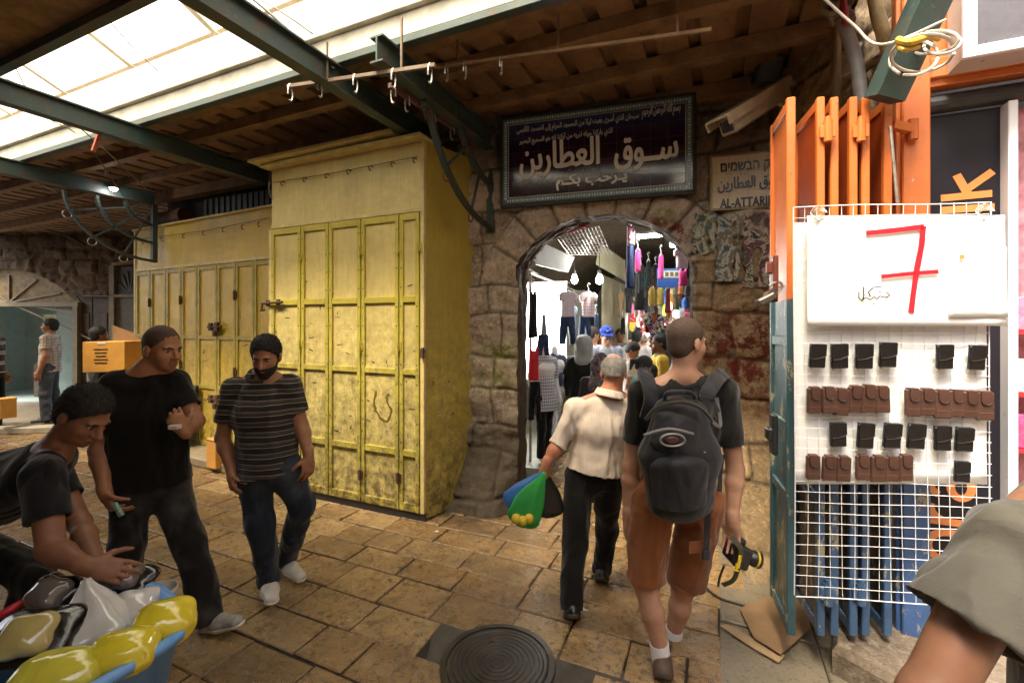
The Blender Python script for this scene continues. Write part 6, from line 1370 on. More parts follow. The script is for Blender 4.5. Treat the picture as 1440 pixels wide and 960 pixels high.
# carrier bags
def bag(label, top, bot, w, mat, seed, name='plastic_bag', flat=.45, wd=None):
    top = np.asarray(top, float); bot = np.asarray(bot, float); ax = nrm(bot-top); wd_ = RT if wd is None else nrm(wd); x = nrm(wd_-ax*np.dot(wd_, ax)); y = np.cross(ax, x); L = np.linalg.norm(bot-top); nu, nv = 18, 26; vs = []; fs = []
    for i in range(nu+1):
        u = i/nu; r = w*(.10+.90*(math.sin(min(1, u*1.12)*math.pi/2)**1.3))*(1 if u < .82 else math.sqrt(max(.0, 1-((u-.82)/.19)**2))+.02)
        for j in range(nv):
            a = 2*math.pi*j/nv; k = 1+.16*math.sin(5*a+seed+3*u)*(1-u*.5)+.10*(vnoise(V(math.cos(a)*2, math.sin(a)*2, u*5+seed), seed)-.5)*2
            vs.append(top+ax*L*u+x*r*k*math.cos(a)+y*r*k*flat*math.sin(a))
    for i in range(nu):
        for j in range(nv): fs.append((i*nv+j, i*nv+(j+1) % nv, (i+1)*nv+(j+1) % nv, (i+1)*nv+j))
    fs += [tuple(range(nv-1, -1, -1)), tuple(nu*nv+j for j in range(nv))]
    return tag(mesh_obj(name, vs, fs, mat, None, True), label, 'bag', 'plastic bags in the hand of the man in the cream shirt' if name == 'plastic_bag' else None)
def thinplastic(name, c, alpha_tl=.6, rough=.28):
    t = NT(name); t.set(t.ramp(t.noise(9, 4), [(.3, sh(c, .7)), (.7, sh(c, 1.2))]), rough, Transmission_Weight=0.0, Specular_IOR_Level=.6)
    tl = t.n.new('ShaderNodeBsdfTranslucent'); tl.inputs[0].default_value = tuple(sh(c, 1.2))+(1,); m = t.n.new('ShaderNodeMixShader'); m.inputs[0].default_value = alpha_tl; t.l.new(t.p.outputs[0], m.inputs[1]); t.l.new(tl.outputs[0], m.inputs[2]); t.l.new(m.outputs[0], t.out.inputs[0]); t.bump(t.noise(22, 4), .5, .01); return t.m
hp_ = P(766, 661, D-.1)
bag('blue plastic carrier bag swinging leftmost in the hand of the man in cream', hp_, P(716, 715, D-.12), .075, thinplastic('blue_film', (.10, .28, .62)), 2)
bag('green plastic carrier bag with yellow fruit at its bottom between the blue and black bags', hp_-FW*.03, P(728, 738, D-.16), .10, thinplastic('green_film', (.08, .55, .14)), 5)
bag('black plastic carrier bag hanging right of the green bag', hp_+FW*.04, P(772, 727, D-.06), .095, thinplastic('black_film', (.02, .017, .014), .15), 8)
mb = MB()
for k in range(3): c = P(726+k*9, 729+(k % 2)*3, D-.205); mb.lathe(c, [(.002, -.03), (.022, -.02), (.03, 0), (.022, .02), (.002, .03)], 12)
tag(mb.build('yellow_fruit', plain('yellow_lemon', (.62, .45, .03), .5), None, True), 'yellow fruit showing through the bottom of the green bag', 'fruit')

# ---- bearded man in the striped polo shirt
D = 2.82
STRP = stripes('striped_knit', .062, [(0, (.005, .0045, .0045)), (.30, (.36, .32, .28)), (.36, (.005, .0045, .0045)), (.48, (.055, .042, .032)), (.74, (.30, .26, .22)), (.79, (.006, .005, .005))])
J = dict(head=P(374, 499, D-.02), face=-FW*.92+RT*.18-UP*.32, neck=P(370, 527, D+.02), sh=[P(328, 546, D), P(407, 541, D+.02)], el=[P(313, 615, D), P(424, 598, D+.04)], wr=[P(326, 664, D-.08), P(434, 640, D-.02)], hd=[V(0, 0, -1)+RT*.22-FW*.3, V(0, 0, -1)-FW*.2+RT*.05],
         hip=[P(356, 662, D), P(400, 660, D)], kn=[P(366, 735, D-.06), P(425, 712, D+.06)], an=[P(378, 808, D), P(404, 782, D+.26)], toe=[P(382, 838, D-.12), P(425, 812, D+.16)], front=-FW, th=[-FW*.7+RT*.7, -FW*.7-RT*.6], pn=[FW*.6+RT*.4, -RT], curl=(1.2, .8))
person('person', 'bearded man in a striped polo shirt and jeans walking towards the viewer', J, skinm=SKIN_M, shirt=STRP, trousers=DENIM, shoes=M_SHOEW, sole=M_SOLEW, hair=('short', M_HAIRB), beard=M_HAIRB, shirt_len=.02, sleeve=.72, s=.99, girth=1.06, h=.006, seed=21, foldamp=.015, collar=STRP)

# ---- man in black walking right
D = 2.55
J = dict(head=P(229, 489, D), face=RT*.92-FW*.30-UP*.12, neck=P(211, 516, D), sh=[P(164, 541, D-.06), P(247, 538, D+.06)], el=[P(139, 632, D-.12), P(275, 592, D+.02)], wr=[P(147, 690, D-.2), P(259, 606, D-.12)], hd=[V(0, 0, -1)+RT*.4, UP*.8-RT*.3-FW*.3],
         hip=[P(186, 672, D-.03), P(232, 670, D+.05)], kn=[P(178, 765, D-.1), P(266, 762, D+.02)], an=[P(172, 846, D-.05), P(293, 862, D-.02)], toe=[P(190, 868, D-.1), P(338, 872, D-.07)], front=RT*.7-FW*.7, th=[-FW*.5+RT*.8, RT*.4+FW*.3], pn=[FW*.7-UP*.2, -RT*.6-FW*.3+UP*.2], curl=(1.3, 2.1))
person('person', 'man with cropped hair in a black T-shirt and faded black jeans looking right', J, skinm=SKIN_M, shirt=TEEB, trousers=DENIMB, shoes=M_SHOEG, sole=M_SOLEW, hair=('crop', M_CROP), shirt_len=.03, sleeve=.72, s=1.04, girth=1.08, h=.0062, seed=31, foldamp=.015)
mb = MB(); c = P(246, 600, D-.17); mb.frame(c, [RT, FW, UP], [.026, .02, .012], .005); tag(mb.build('paper_cup', plain('white_card_cup', (.65, .6, .55), .6)), 'small white packet held to the chest of the man in black', 'packet')
mb = MB(); c = P(166, 716, D-.26); mb.frame(c, [nrm(RT+UP*.6), FW, nrm(UP-RT*.6)], [.012, .01, .038], .004); tag(mb.build('green_card', plain('green_white_card', (.3, .5, .4), .5, .6, 40)), 'small white and green card in the lowered hand of the man in black', 'card')

# ---- youth bending over the blue tub
D = 1.92
J = dict(head=P(120, 582, D), face=RT*.80-UP*.58-FW*.1, up=RT*.55+UP*.8, neck=P(78, 632, D+.02), sh=[P(62, 668, D-.18), P(66, 642, D+.20)], el=[P(72, 772, D-.26), P(112, 735, D+.12)], wr=[P(122, 796, D-.30), P(140, 803, D-.20)], hd=[RT*.9-UP*.25+FW*.2, RT*.7-UP*.6], hs=.98,
         hip=[P(-95, 742, D-.04), P(-95, 742, D+.30)], kn=[LD(-2.30, D-.04, .47), LD(-2.32, D+.3, .47)], an=[LD(-2.45, D-.04, .08), LD(-2.48, D+.3, .08)], toe=[LD(-2.26, D-.04, .03), LD(-2.28, D+.3, .03)], front=RT-UP*.5, th=[UP*.7+FW*.6, UP*.7-FW*.6], pn=[-UP, -UP], curl=(.7, .7))
person('person', 'dark haired youth in a navy T-shirt bending over the blue tub at the left edge', J, skinm=SKIN_D, shirt=TEEN, trousers=PANTB, shoes=M_SHOEB, sole=M_SOLEB, hair=('short', M_HAIRB), shirt_len=.03, sleeve=.66, s=.98, h=.006, seed=41, foldamp=.016)

# ---- shoulder of the man at the right edge
D = .82
KHAKI = cloth('khaki_grey_cotton', (.092, .083, .066), .2)
J = dict(head=P(1620, 500, D+.10), face=RT*.9+FW*.3, neck=P(1590, 610, D+.10), sh=[P(1422, 765, D+.02), P(1640, 735, D+.22)], el=[P(1305, 985, D-.02), P(1700, 960, D+.3)], wr=[P(1330, 1180, D-.05), P(1650, 1140, D+.2)], hd=[V(0, 0, -1), V(0, 0, -1)],
         hip=[P(1530, 1130, D+.02), P(1650, 1120, D+.16)], kn=[LD(.98, D+.0, .46), LD(1.16, D+.14, .46)], an=[LD(.96, D, .08), LD(1.16, D+.14, .08)], toe=[LD(1.10, D+.02, .03), LD(1.30, D+.16, .03)], front=RT*.9-FW*.3, curl=(.6, .6))
person('person', 'man in a loose khaki grey shirt standing close at the right edge', J, skinm=SKIN_D, shirt=KHAKI, trousers=PANTB, shoes=M_SHOEB, sole=M_SOLEB, hair=('short', M_HAIRB), shirt_len=.05, sleeve=.58, slv_r=.098, s=1.02, girth=1.1, h=.006, seed=51, foldamp=.022)

# ================================================================ upright figures farther off
def stander(label, px, ytop, d, face, *, zf=0.0, lean=0.0, arms='down', s=None, w=None, spread=1.0, **k):
    """a person whose crown is at the pixel; facing a world direction, standing on height zf"""
    top = P(px, ytop, d); ht = top[2]-zf; s = s or min(1.05, ht/1.74); f = nrm(V(face[0], face[1], 0)); r = np.cross(f, UP); b = V(top[0], top[1], zf); ln = f*lean
    q = lambda a, fw, z: b+r*a*s+f*fw*s+UP*z*s
    dz = ht-1.74*s; hz = 1.62*s+dz
    hd = V(top[0], top[1], zf+hz); o = -ln*1.0
    bb = b+o
    qq = lambda a, fw, z: bb+r*a*s+f*fw*s+UP*(z*s+dz*min(1, z/1.0))
    nk = qq(0, -.015, 1.46)+ln*.92
    J = dict(head=hd+f*.0, face=np.asarray(face, float), neck=nk, sh=[qq(-.175, -.01, 1.41)+ln*.85, qq(.175, -.01, 1.41)+ln*.85], hip=[qq(-.085, 0, .90), qq(.085, 0, .90)], kn=[qq(-.095, .03*spread, .48), qq(.095, -.0, .48)], an=[qq(-.10, .08*(spread-1), .085), qq(.10, -.10*(spread-1), .085)], toe=[qq(-.12, .15+.08*(spread-1), .03), qq(.12, .15-.10*(spread-1), .03)], front=f)
    if arms == 'down': J.update(el=[qq(-.22, -.03, 1.12)+ln*.5, qq(.22, -.03, 1.12)+ln*.5], wr=[qq(-.23, .05, .87)+ln*.3, qq(.23, .05, .87)+ln*.3], hd=[-UP+f*.2, -UP+f*.2])
    elif arms == 'fold': J.update(el=[qq(-.22, .0, 1.12)+ln*.6, qq(.22, .0, 1.12)+ln*.6], wr=[qq(-.10, .24, 1.10)+ln*.6, qq(.10, .24, 1.10)+ln*.6], hd=[f+r*.4, f-r*.4])
    k.setdefault('h', .011); k.setdefault('shoes', M_SHOEB); k.setdefault('sleeve', .65)
    return person('person', label, J, s=s, **k)
wht = cloth('white_cotton', (.60, .58, .55), .1); 
stander('young man in a pale plaid shirt and jeans before the lit doorway at left', 70, 448, 7.7, RT*-.85-FW*.4, zf=.045, skinm=SKIN_M, shirt=plaid('pale_plaid_cotton', (.52, .46, .40), (.22, .17, .16), (.26, .20, .18), .05), trousers=cloth('faded_blue_jeans', (.05, .06, .08), .35, 500, .9, (.16, .18, .2)), hair=('full', M_HAIRB), shirt_len=.05, h=.009, seed=61, sole=M_SOLEW, collar=wht)
stander('person in a dark top with white sleeve stripes at the left edge', -12, 450, 7.2, FW*.3+RT*.8, skinm=SKIN_M, shirt=stripes('navy_white_stripes', .16, [(0, (.02, .02, .035)), (.55, (.6, .6, .6)), (.68, (.02, .02, .035)), (.78, (.6, .6, .6)), (.88, (.02, .02, .035))]), trousers=PANTB, hair=('short', M_HAIRB), seed=62)
stander('person in black with black hair standing behind the orange carton', 140, 459, 6.4, RT*.4+FW*.7, skinm=SKIN_D, shirt=TEEB, trousers=PANTB, hair=('full', M_HAIRB), seed=63, arms='fold', sleeve=1.7)
# ---- the crowd inside the lane
CR = 'shoppers in the covered lane'
HOOD = cloth('grey_hood_jersey', (.30, .30, .30), .2)
p = stander('shopper in a black jacket with a raised grey hood in front of the mannequins', 821, 474, 5.5, FW*.9+RT*.3, skinm=SKIN_M, shirt=TEEB, trousers=PANTB, hair=('short', None), group=CR, seed=71, sleeve=1.8, shirt_len=.1, girth=1.12, eyes=False, brow=False)
hc = P(821, 486, 5.5); G_ = Fld(hc-.25, hc+.25, .009); G_.add(ell(hc+UP*.0, np.eye(3), (.115, .125, .14)), .02); G_.add(cone(hc-UP*.06, hc-UP*.17, .10, .13), .04); v, q = G_.mesh(); mesh_obj('hood', folds(v, q, .006, 12, 3), q, HOOD, p, True)
p = stander('woman in a dark patterned headscarf just left of the bald man', 845, 500, 4.35, FW*.9+RT*.2, skinm=SKIN_M, shirt=cloth('black_violet_cloth', (.02, .014, .02), .3), trousers=PANTB, hair=('short', None), group=CR, seed=72, sleeve=1.8, shirt_len=.2, eyes=False, brow=False)
hc = P(845, 514, 4.35); G_ = Fld(hc-.25, hc+.25, .009); G_.add(ell(hc, np.eye(3), (.098, .11, .128)), .02); G_.add(cone(hc-UP*.06, hc-UP*.17, .085, .14), .04); v, q = G_.mesh(); mesh_obj('headscarf', folds(v, q, .006, 12, 5), q, m_poster('patterned_scarf', [(.03, .02, .03), (.18, .12, .16), (.02, .015, .02), (.10, .06, .09)], 7), p, True)
stander('man with dark hair in a white shirt beside the hooded shopper', 834, 459, 6.3, RT*.8+FW*.4-UP*.2, skinm=SKIN_L, shirt=wht, trousers=DENIM, hair=('short', M_HAIRD), group=CR, seed=73, collar=wht)
p = stander('man in a blue cap and pale shirt looking down in the lane', 853, 461, 6.1, -FW*.85+RT*.1-UP*.45, skinm=SKIN_L, shirt=cloth('pale_blue_shirt', (.46, .50, .60), .1), trousers=DENIM, hair=('short', M_HAIRD), group=CR, seed=74, collar=wht)
hc = P(853, 466, 6.1); CAPB = cloth('royal_blue_cap', (.015, .05, .34), .2); G_ = Fld(hc-.2, hc+.2, .008); G_.add(ell(hc+UP*.0, np.eye(3), (.094, .105, .085)), .01); G_.plane(hc-UP*.03, -UP*.9+FW*.35); G_.add(econe(hc-FW*.08-UP*.03, hc-FW*.15-UP*.065, (.075, .012), (.06, .010), RT, RT), .01); v, q = G_.mesh(); cp_ = mesh_obj('cap', v, q, CAPB, p, True)
mb = MB(); c = hc-FW*.112+UP*.018; mb.tube([c+RT*-.028+UP*.004, c+RT*-.018-UP*.010-FW*.004, c+RT*.0-UP*.004-FW*.005, c+RT*.032+UP*.016], [.004, .007, .005, .001], 6); mb.build('cap_mark', plain('white_print', (.75, .75, .75), .5), cp_)
stander('man in a grey shirt facing the viewer deep in the lane', 872, 462, 7.6, -FW*.95-RT*.1, skinm=SKIN_D, shirt=cloth('mid_grey_shirt', (.16, .16, .17), .15), trousers=PANTB, hair=('short', M_HAIRB), group=CR, seed=75, collar=cloth('mid_grey_shirt', (.16, .16, .17)))
stander('black haired man in white with his back turned deep in the lane', 896, 464, 7.0, FW*.8+RT*.5, skinm=SKIN_L, shirt=wht, trousers=DENIM, hair=('short', M_HAIRB), group=CR, seed=76, eyes=False, brow=False)
stander('boy with a bowed head in a white shirt among the shoppers', 890, 481, 5.7, RT*.7-FW*.3-UP*.5, skinm=SKIN_M, shirt=stripes('white_fine_stripe', .03, [(0, (.6, .58, .56)), (.8, (.35, .35, .4))]), trousers=PANTB, hair=('full', M_HAIRB), group=CR, seed=77)
stander('dark haired woman with a ponytail in a turquoise top beside the bald man', 906, 501, 4.5, RT*.8+FW*.2-UP*.5, skinm=SKIN_D, shirt=cloth('turquoise_cotton', (.10, .34, .36), .15), trousers=DENIM, hair=('pony', M_HAIRB), group=CR, seed=78)
stander('young man in a yellow T-shirt facing left in the lane', 927, 469, 5.2, -RT*.92+FW*.1, skinm=SKIN_D, shirt=cloth('yellow_cotton', (.58, .38, .035), .15), trousers=PANTB, hair=('short', M_HAIRB), group=CR, seed=79)
stander('man in a brown shirt deep in the lane above the white shirted man', 846, 462, 8.9, FW*.9, skinm=SKIN_M, shirt=cloth('brown_shirt_cloth', (.10, .06, .035), .2), trousers=PANTB, hair=('short', M_HAIRB), group=CR, seed=81, eyes=False, brow=False)
stander('woman in a white headscarf deep in the lane left of the yellow shirt', 909, 467, 9.2, RT*.6+FW*.6, skinm=SKIN_L, shirt=cloth('pale_grey_robe', (.36, .36, .37), .15), trousers=PANTB, hair=('full', cloth('white_scarf_cloth', (.6, .6, .6), .1)), group=CR, seed=82, sleeve=1.8, eyes=False, brow=False)
stander('man in a dark green shirt with his back turned far down the lane', 884, 465, 9.6, FW, skinm=SKIN_M, shirt=cloth('dark_green_shirt', (.03, .07, .035), .2), trousers=PANTB, hair=('short', M_HAIRB), group=CR, seed=83, eyes=False, brow=False)
stander('child in a red T-shirt between the turquoise woman and the yellow shirt', 917, 512, 4.9, FW*.8+RT*.3, skinm=SKIN_M, shirt=cloth('red_tee_cloth', (.42, .03, .03), .15), trousers=DENIM, hair=('short', M_HAIRB), group=CR, seed=84, eyes=False, brow=False)
stander('shopper with long dark hair near the far stalls, half hidden by the yellow shirt', 918, 486, 7.8, FW+RT*.1, skinm=SKIN_M, shirt=TEEB, trousers=PANTB, hair=('full', M_HAIRB), group=CR, seed=80, eyes=False, brow=False)
# ================================================================ COVERED LANE behind the arch
PHI = math.atan(205/640.0); LA = FW*math.cos(PHI)+RT*math.sin(PHI); LC = np.cross(LA, UP)     # along, across (to the right)
if np.dot(LC, RT) < 0: LC = -LC
LO = LD(.97, 4.1)                                  # middle of the lane just behind the arch
def lp(u, v, z=0.0): return LO+LC*u+LA*v+UP*z
def lpx(px, u):                                    # distance v along the lane where column px meets the line at offset u
    r = FW+RT*(px-CXP)/FPX; A = np.array([[r[0], -LA[0]], [r[1], -LA[1]]]); s = np.linalg.solve(A, (LO+LC*u)[:2]); return s[1], s[0]
M_VAULT = m_stone('sooty_vault_masonry', (.09, .07, .045), (.19, .155, .10))
mb = MB(); n = 20; vv = np.linspace(.45, 12, 26); vs = []
for v_ in vv:
    for k in range(n+1):
        a = math.pi*k/n; vs.append(lp(-1.75*math.cos(a), v_, 2.35+1.25*math.sin(a)+.03*vnoise(V(a*4, v_*3, 1), 4)))
mb.add(vs, [(i*(n+1)+k, (i+1)*(n+1)+k, (i+1)*(n+1)+k+1, i*(n+1)+k+1) for i in range(len(vv)-1) for k in range(n)]); vt = mb.build('lane_vault', M_VAULT, None, True); tag(vt, 'sooty stone barrel vault over the market lane', 'vault')
for nm, val in (('tint', .5), ('hgt', 1.0)):
    A = vt.data.attributes.new(nm, 'FLOAT', 'POINT'); A.data.foreach_set('value', np.array([vnoise(V(v.co.x*3, v.co.y*3, v.co.z*3), 3) if nm == 'tint' else 1 for v in vt.data.vertices], np.float32))
M_LWALL = plain('lane_plaster', (.20, .18, .14), .8, .3, 5, .3, 30)
lw = MB(); lw.quad(lp(-1.75, .5), lp(-1.75, 12), lp(-1.75, 12, 2.4), lp(-1.75, .5, 2.4)); tag(lw.build('lane_wall', M_LWALL), 'plastered left side wall of the lane behind the clothes stalls', 'wall')
lw = MB(); lw.quad(lp(1.75, 12), lp(1.75, .35), lp(1.75, .35, 2.4), lp(1.75, 12, 2.4)); tag(lw.build('lane_wall', M_LWALL), 'right side wall of the lane behind the colourful hanging goods', 'wall')
lw = MB(); lw.quad(lp(-1.75, 12), lp(1.75, 12), lp(1.75, 12, 3.7), lp(-1.75, 12, 3.7)); tag(lw.build('lane_wall', plain('far_lit_wall', (.5, .45, .4), .7)), 'pale wall closing the far end of the lane', 'wall')
mb = MB(); mb.prism([(-1.70, .55), (-.86, .55), (-.86, 7), (-1.70, 7)], LO, LC, LA, UP, .14); tag(mb.build('stall_step', plain('pale_step_stone', (.28, .29, .24), .55, .2, 5, .2, 40)), kind='structure')
# first stall, brightly lit
stall = thing('clothes_stall', lp(-1.3, 1.6, .14), 'brightly lit white clothes stall on the left just inside the arch', 'stall')
mb = MB(); mb.frame(lp(-1.31, 1.95, 1.60), [LC, LA, UP], [.45, .015, .68]); mb.build('white_backdrop', plain('white_display_board', (.82, .82, .80), .5, .04), stall)
mb = MB(); mb.frame(lp(-1.25, 3.3, 1.2), [LC, LA, UP], [.45, .015, 1.05]); mb.build('rear_panel', plain('grey_green_panel', (.16, .16, .12), .6, .4, 9), stall)
EM_W = emit('white_tube_glow', (1, .98, .93), 18); mb = MB()
for u_ in (-1.45, -1.28, -1.12, -.97): mb.tube([lp(u_, 1.88, 1.1), lp(u_, 1.88, 2.15)], .016, 8)
mb.build('tube_lamps', EM_W, stall); 
mb = MB()
for zz in (2.28,): mb.tube([lp(-1.05, .75, zz), lp(-1.05, 4.2, zz)], .014, 8)
for v_ in (.78, 4.18): mb.tube([lp(-1.05, v_, .14), lp(-1.05, v_, 2.3)], .016, 8)
mb.tube([lp(-1.05, .75, 1.35), lp(-1.05, 2.2, 1.35)], .012, 8); mb.build('rack_frame', M_STEEL, stall)
# sheet awnings and grid
M_SHEET = plain('grey_white_sheet', (.55, .57, .56), .4, .15, 4, .1)
mb = MB(); a, b, c, d = P(756, 338, 4.9), P(808, 362, 5.8), P(799, 383, 5.6), P(754, 372, 4.8); nn_ = nrm(np.cross(b-a, d-a)); mb.add([a, b, c, d, a+nn_*.012, b+nn_*.012, c+nn_*.012, d+nn_*.012], [(0, 1, 2, 3), (7, 6, 5, 4), (0, 4, 5, 1), (1, 5, 6, 2), (2, 6, 7, 3), (3, 7, 4, 0)]); tag(mb.build('awning_sheet', M_SHEET), 'tilted white sheet awning over the bright clothes stall', 'awning')
mb = MB(); a, b, c, d = P(843, 343, 6.6), P(879, 368, 7.2), P(880, 396, 7.2), P(838, 372, 6.5)
M_RIB = plain('ribbed_olive_sheet', (.34, .31, .20), .45, .2, 5, .1)
N = 18
for i in range(N):
    u0, u1 = i/N, (i+1)/N; p0, p1 = a+(b-a)*u0, a+(b-a)*u1; q0, q1 = d+(c-d)*u0, d+(c-d)*u1; o = UP*.015*(i % 2); mb.add([p0, p1, q1, q0, p0+o+UP*.012, p1+o+UP*.012, q1+o+UP*.012, q0+o+UP*.012], [(0, 1, 2, 3), (7, 6, 5, 4), (0, 4, 5, 1), (1, 5, 6, 2), (2, 6, 7, 3), (3, 7, 4, 0)])
tag(mb.build('awning_sheet', M_RIB), 'ribbed olive metal awning beyond the hanging bulb', 'awning')
mb = MB(); a, b, c, d = P(780, 330, 4.9), P(842, 318, 5.1), P(860, 359, 6.0), P(800, 358, 5.6)
for i in range(13): mb.tube([a+(b-a)*i/12, d+(c-d)*i/12], .004, 5)
for i in range(9): mb.tube([a+(d-a)*i/8, b+(c-b)*i/8], .004, 5)
tag(mb.build('ceiling_grid', M_STEEL), 'slanting wire grid hung under the vault above the clothes stall', 'grid')
mb = MB()
for y in (350, 365, 382, 400, 415): mb.tube([P(743, y-4, 4.75), P(757, y+3, 5.1)], .005, 5)
tag(mb.build('wall_grid', M_STEEL), 'white wire rack bars just inside the left jamb of the arch', 'grid')
mb = MB(); vA, dA = lpx(847, -1.15); vB, dB = lpx(880, -.98)
A0, B0 = P(846, 455, 7.0)*V(1, 1, 0), P(882, 455, 9.0)*V(1, 1, 0); ux = nrm(B0-A0); L = np.linalg.norm(B0-A0); ny = np.cross(ux, UP); N = 34; vs = []
for i in range(N+1):
    for z in (.14, 2.45): vs.append(A0+ux*L*i/N+ny*.028*(i % 2)+UP*z)
mb.add(vs, [(2*i, 2*i+2, 2*i+3, 2*i+1) for i in range(N)]); tag(mb.build('ribbed_shutter', M_RIB), 'closed ribbed olive shutter on the left of the lane behind the hanging bulb', 'shutter')
mb = MB(); mb.tube(smooth_pts([P(772, 329, 4.85), P(795, 327, 4.8), P(823, 317, 4.75)]), .014, 8); mb.lathe(P(823, 317, 4.75), [(.014, -.03), (.03, 0), (.014, .03)], 10, RT); tag(mb.build('red_rod', plain('red_plastic', (.55, .02, .03), .4)), 'red rod lying across the wire grid under the arch top', 'rod')
# lamps
def bulb(px, y, d, label, st=60, r=.05):
    t = thing('hanging_bulb', P(px, y, d), label, 'lamp', 'lamps lit in the lane'); c = P(px, y, d); mb = MB(); mb.lathe(c, [(.004, -.07), (r*.8, -.05), (r, -.01), (r*.6, .04), (.02, .06)], 14); mb.build('bulb', emit('warm_white_bulb_%d' % st, (1, .96, .88), st*1.0), t, True)
    mb = MB(); mb.lathe(c+UP*.06, [(.022, 0), (.024, .05), (.01, .06)], 12); mb.tube([c+UP*.11, P(px, 335, d)], .005, 6); mb.build('holder', M_DARK, t)
bulb(843, 392, 5.9, 'bare bulb hanging in the middle of the lane', 70); bulb(808, 392, 6.3, 'bare bulb hanging over the checked shirts', 50, .045); bulb(933, 452, 9.0, 'bulb among the colourful goods deep in the lane', 60, .07); bulb(866, 440, 9.2, 'bulb by the far ribbed shutter', 40, .05); bulb(951, 440, 6.6, 'bulb over the orange goods on the right', 45, .04)
def ftube(x0, y0, x1, y1, d, label, st=16):
    t = thing('tube_lamp', P((x0+x1)/2, y0, d), label, 'lamp', 'lamps lit in the lane'); mb = MB(); mb.tube([P(x0, y0, d), P(x1, y1, d+.2)], .02, 8); mb.build('tube', emit('tube_lamp_glow', (.93, 1, .97), st*1.2), t); mb = MB(); mb.bar(P(x0, y0, d)+UP*.035, P(x1, y1, d+.2)+UP*.035, .06, .03); mb.tube([P((x0+x1)/2, y0, d)+UP*.05, P((x0+x1)/2, y0, d)+UP*.5], .006, 6); mb.build('fitting', M_WHITEST, t)
ftube(897, 333, 944, 329, 5.0, 'white fluorescent tube under the right half of the arch', 20); ftube(944, 346, 966, 340, 5.6, 'second fluorescent tube cut by the right arch jamb', 10)
# clothes: outline puffed to a real thickness, on a hanger
OUT = dict(shirt=[(-.5, .86), (-.34, .98), (-.12, 1), (0, .95), (.12, 1), (.34, .98), (.5, .86), (.46, .62), (.33, .66), (.33, 0), (-.33, 0), (-.33, .66), (-.46, .62)],
           trousers=[(-.34, 1), (.34, 1), (.40, .55), (.44, 0), (.14, 0), (.02, .62), (-.02, .62), (-.14, 0), (-.44, 0), (-.40, .55)],
           dress=[(-.22, 1), (-.10, .94), (0, .9), (.10, .94), (.22, 1), (.26, .6), (.42, 0), (-.42, 0), (-.26, .6)],
           vest=[(-.25, 1), (-.14, .85), (.14, .85), (.25, 1), (.34, .7), (.36, 0), (-.36, 0), (-.34, .7)],
           bag=[(-.4, .75), (-.15, 1), (.15, 1), (.4, .75), (.48, .1), (.4, 0), (-.4, 0), (-.48, .1)],
           packet=[(-.45, 1), (.45, 1), (.48, .5), (.45, 0), (-.45, 0), (-.48, .5)])
def garment(name, kind, x0, y0, x1, y1, d, mat, label, cat, yaw=0.0, hanger=True, group=None, th=.05, seed=1, parent_line=None):
    cxp = (x0+x1)/2; top = P(cxp, y0, d); bot = P(cxp, y1, d); w = (x1-x0)/FPX*d; hgt = top[2]-bot[2]; f = nrm(-FW*math.cos(yaw)+RT*math.sin(yaw)); r = nrm(np.cross(f, UP)); w = w/max(.35, abs(math.cos(yaw)))
    poly = OUT[kind]; pts = []
    for i in range(len(poly)):
        a, b = np.array(poly[i]), np.array(poly[(i+1) % len(poly)])
        for u in np.linspace(0, 1, 5)[:-1]: pts.append(a+(b-a)*u)
    pts = np.array(pts); n = len(pts); cen = V(0, .5); rings = []
    cols = [1.0, .93, .70, .35]; vs = []; zo = [0, .55, .9, 1.0]
    def pos(p, e, s): k = (vnoise(V(p[0]*4, p[1]*4, seed), seed)-.5)*.8; return bot+r*p[0]*w+UP*p[1]*hgt+f*s*(th/2*e*(1+k)+.002)
    spine = lambda p: np.array([p[0]*.0+np.clip(p[0], -.18, .18)*(1 if kind != 'trousers' else 1.35), np.clip(p[1], .12, .88)])
    for s in (1, -1):
        for c, e in zip(cols, zo):
            for p in pts: vs.append(pos(spine(p)+(p-spine(p))*c, e, s))
    fs = []
    for si in (0, 1):
        o = si*4*n
        for k in range(3):
            for i in range(n): q = (o+k*n+i, o+k*n+(i+1) % n, o+(k+1)*n+(i+1) % n, o+(k+1)*n+i); fs.append(q if si else q[::-1])
        fs.append(tuple(o+3*n+i for i in range(n)) if si else tuple(o+3*n+i for i in range(n-1, -1, -1)))
    for i in range(n): fs.append((i, (i+1) % n, 4*n+(i+1) % n, 4*n+i))
    if hanger and kind in ('shirt', 'dress', 'vest', 'trousers'):
        t = thing(name, top+UP*.1, label, cat, group); mesh_obj('fabric', vs, fs, mat, t, True); mb = MB(); c = top-UP*.01
        mb.tube([c-r*w*.33-UP*.02, c+UP*.03, c+r*w*.33-UP*.02], .006, 6); mb.tube([c+UP*.03, c+UP*.07, c+UP*.10+r*.02, c+UP*.13, c+UP*.11-r*.02], .004, 6); mb.build('hanger', M_WIRE, t); return t
    return tag(mesh_obj(name, vs, fs, mat, None, True), label, cat, group)
GR = 'clothes hung in the lane'; PL1 = plaid('pink_check_cotton', (.66, .60, .62), (.42, .28, .36), (.38, .30, .40), .03); PL2 = plaid('rose_check_cotton', (.64, .56, .55), (.40, .20, .22), (.42, .26, .26), .04)
garment('hanging_shirt', 'shirt', 785, 410, 813, 446, 5.5, PL1, 'pale pink checked shirt on a hanger above the left pair of jeans', 'shirt', .2, group=GR)
garment('hanging_shirt', 'shirt', 814, 411, 841, 446, 5.9, PL2, 'rose checked shirt with a bow on a hanger right of the pale pink one', 'shirt', .2, group=GR)
JN = cloth('hanging_denim', (.015, .035, .085), .3, 400, .9, (.05, .09, .16))
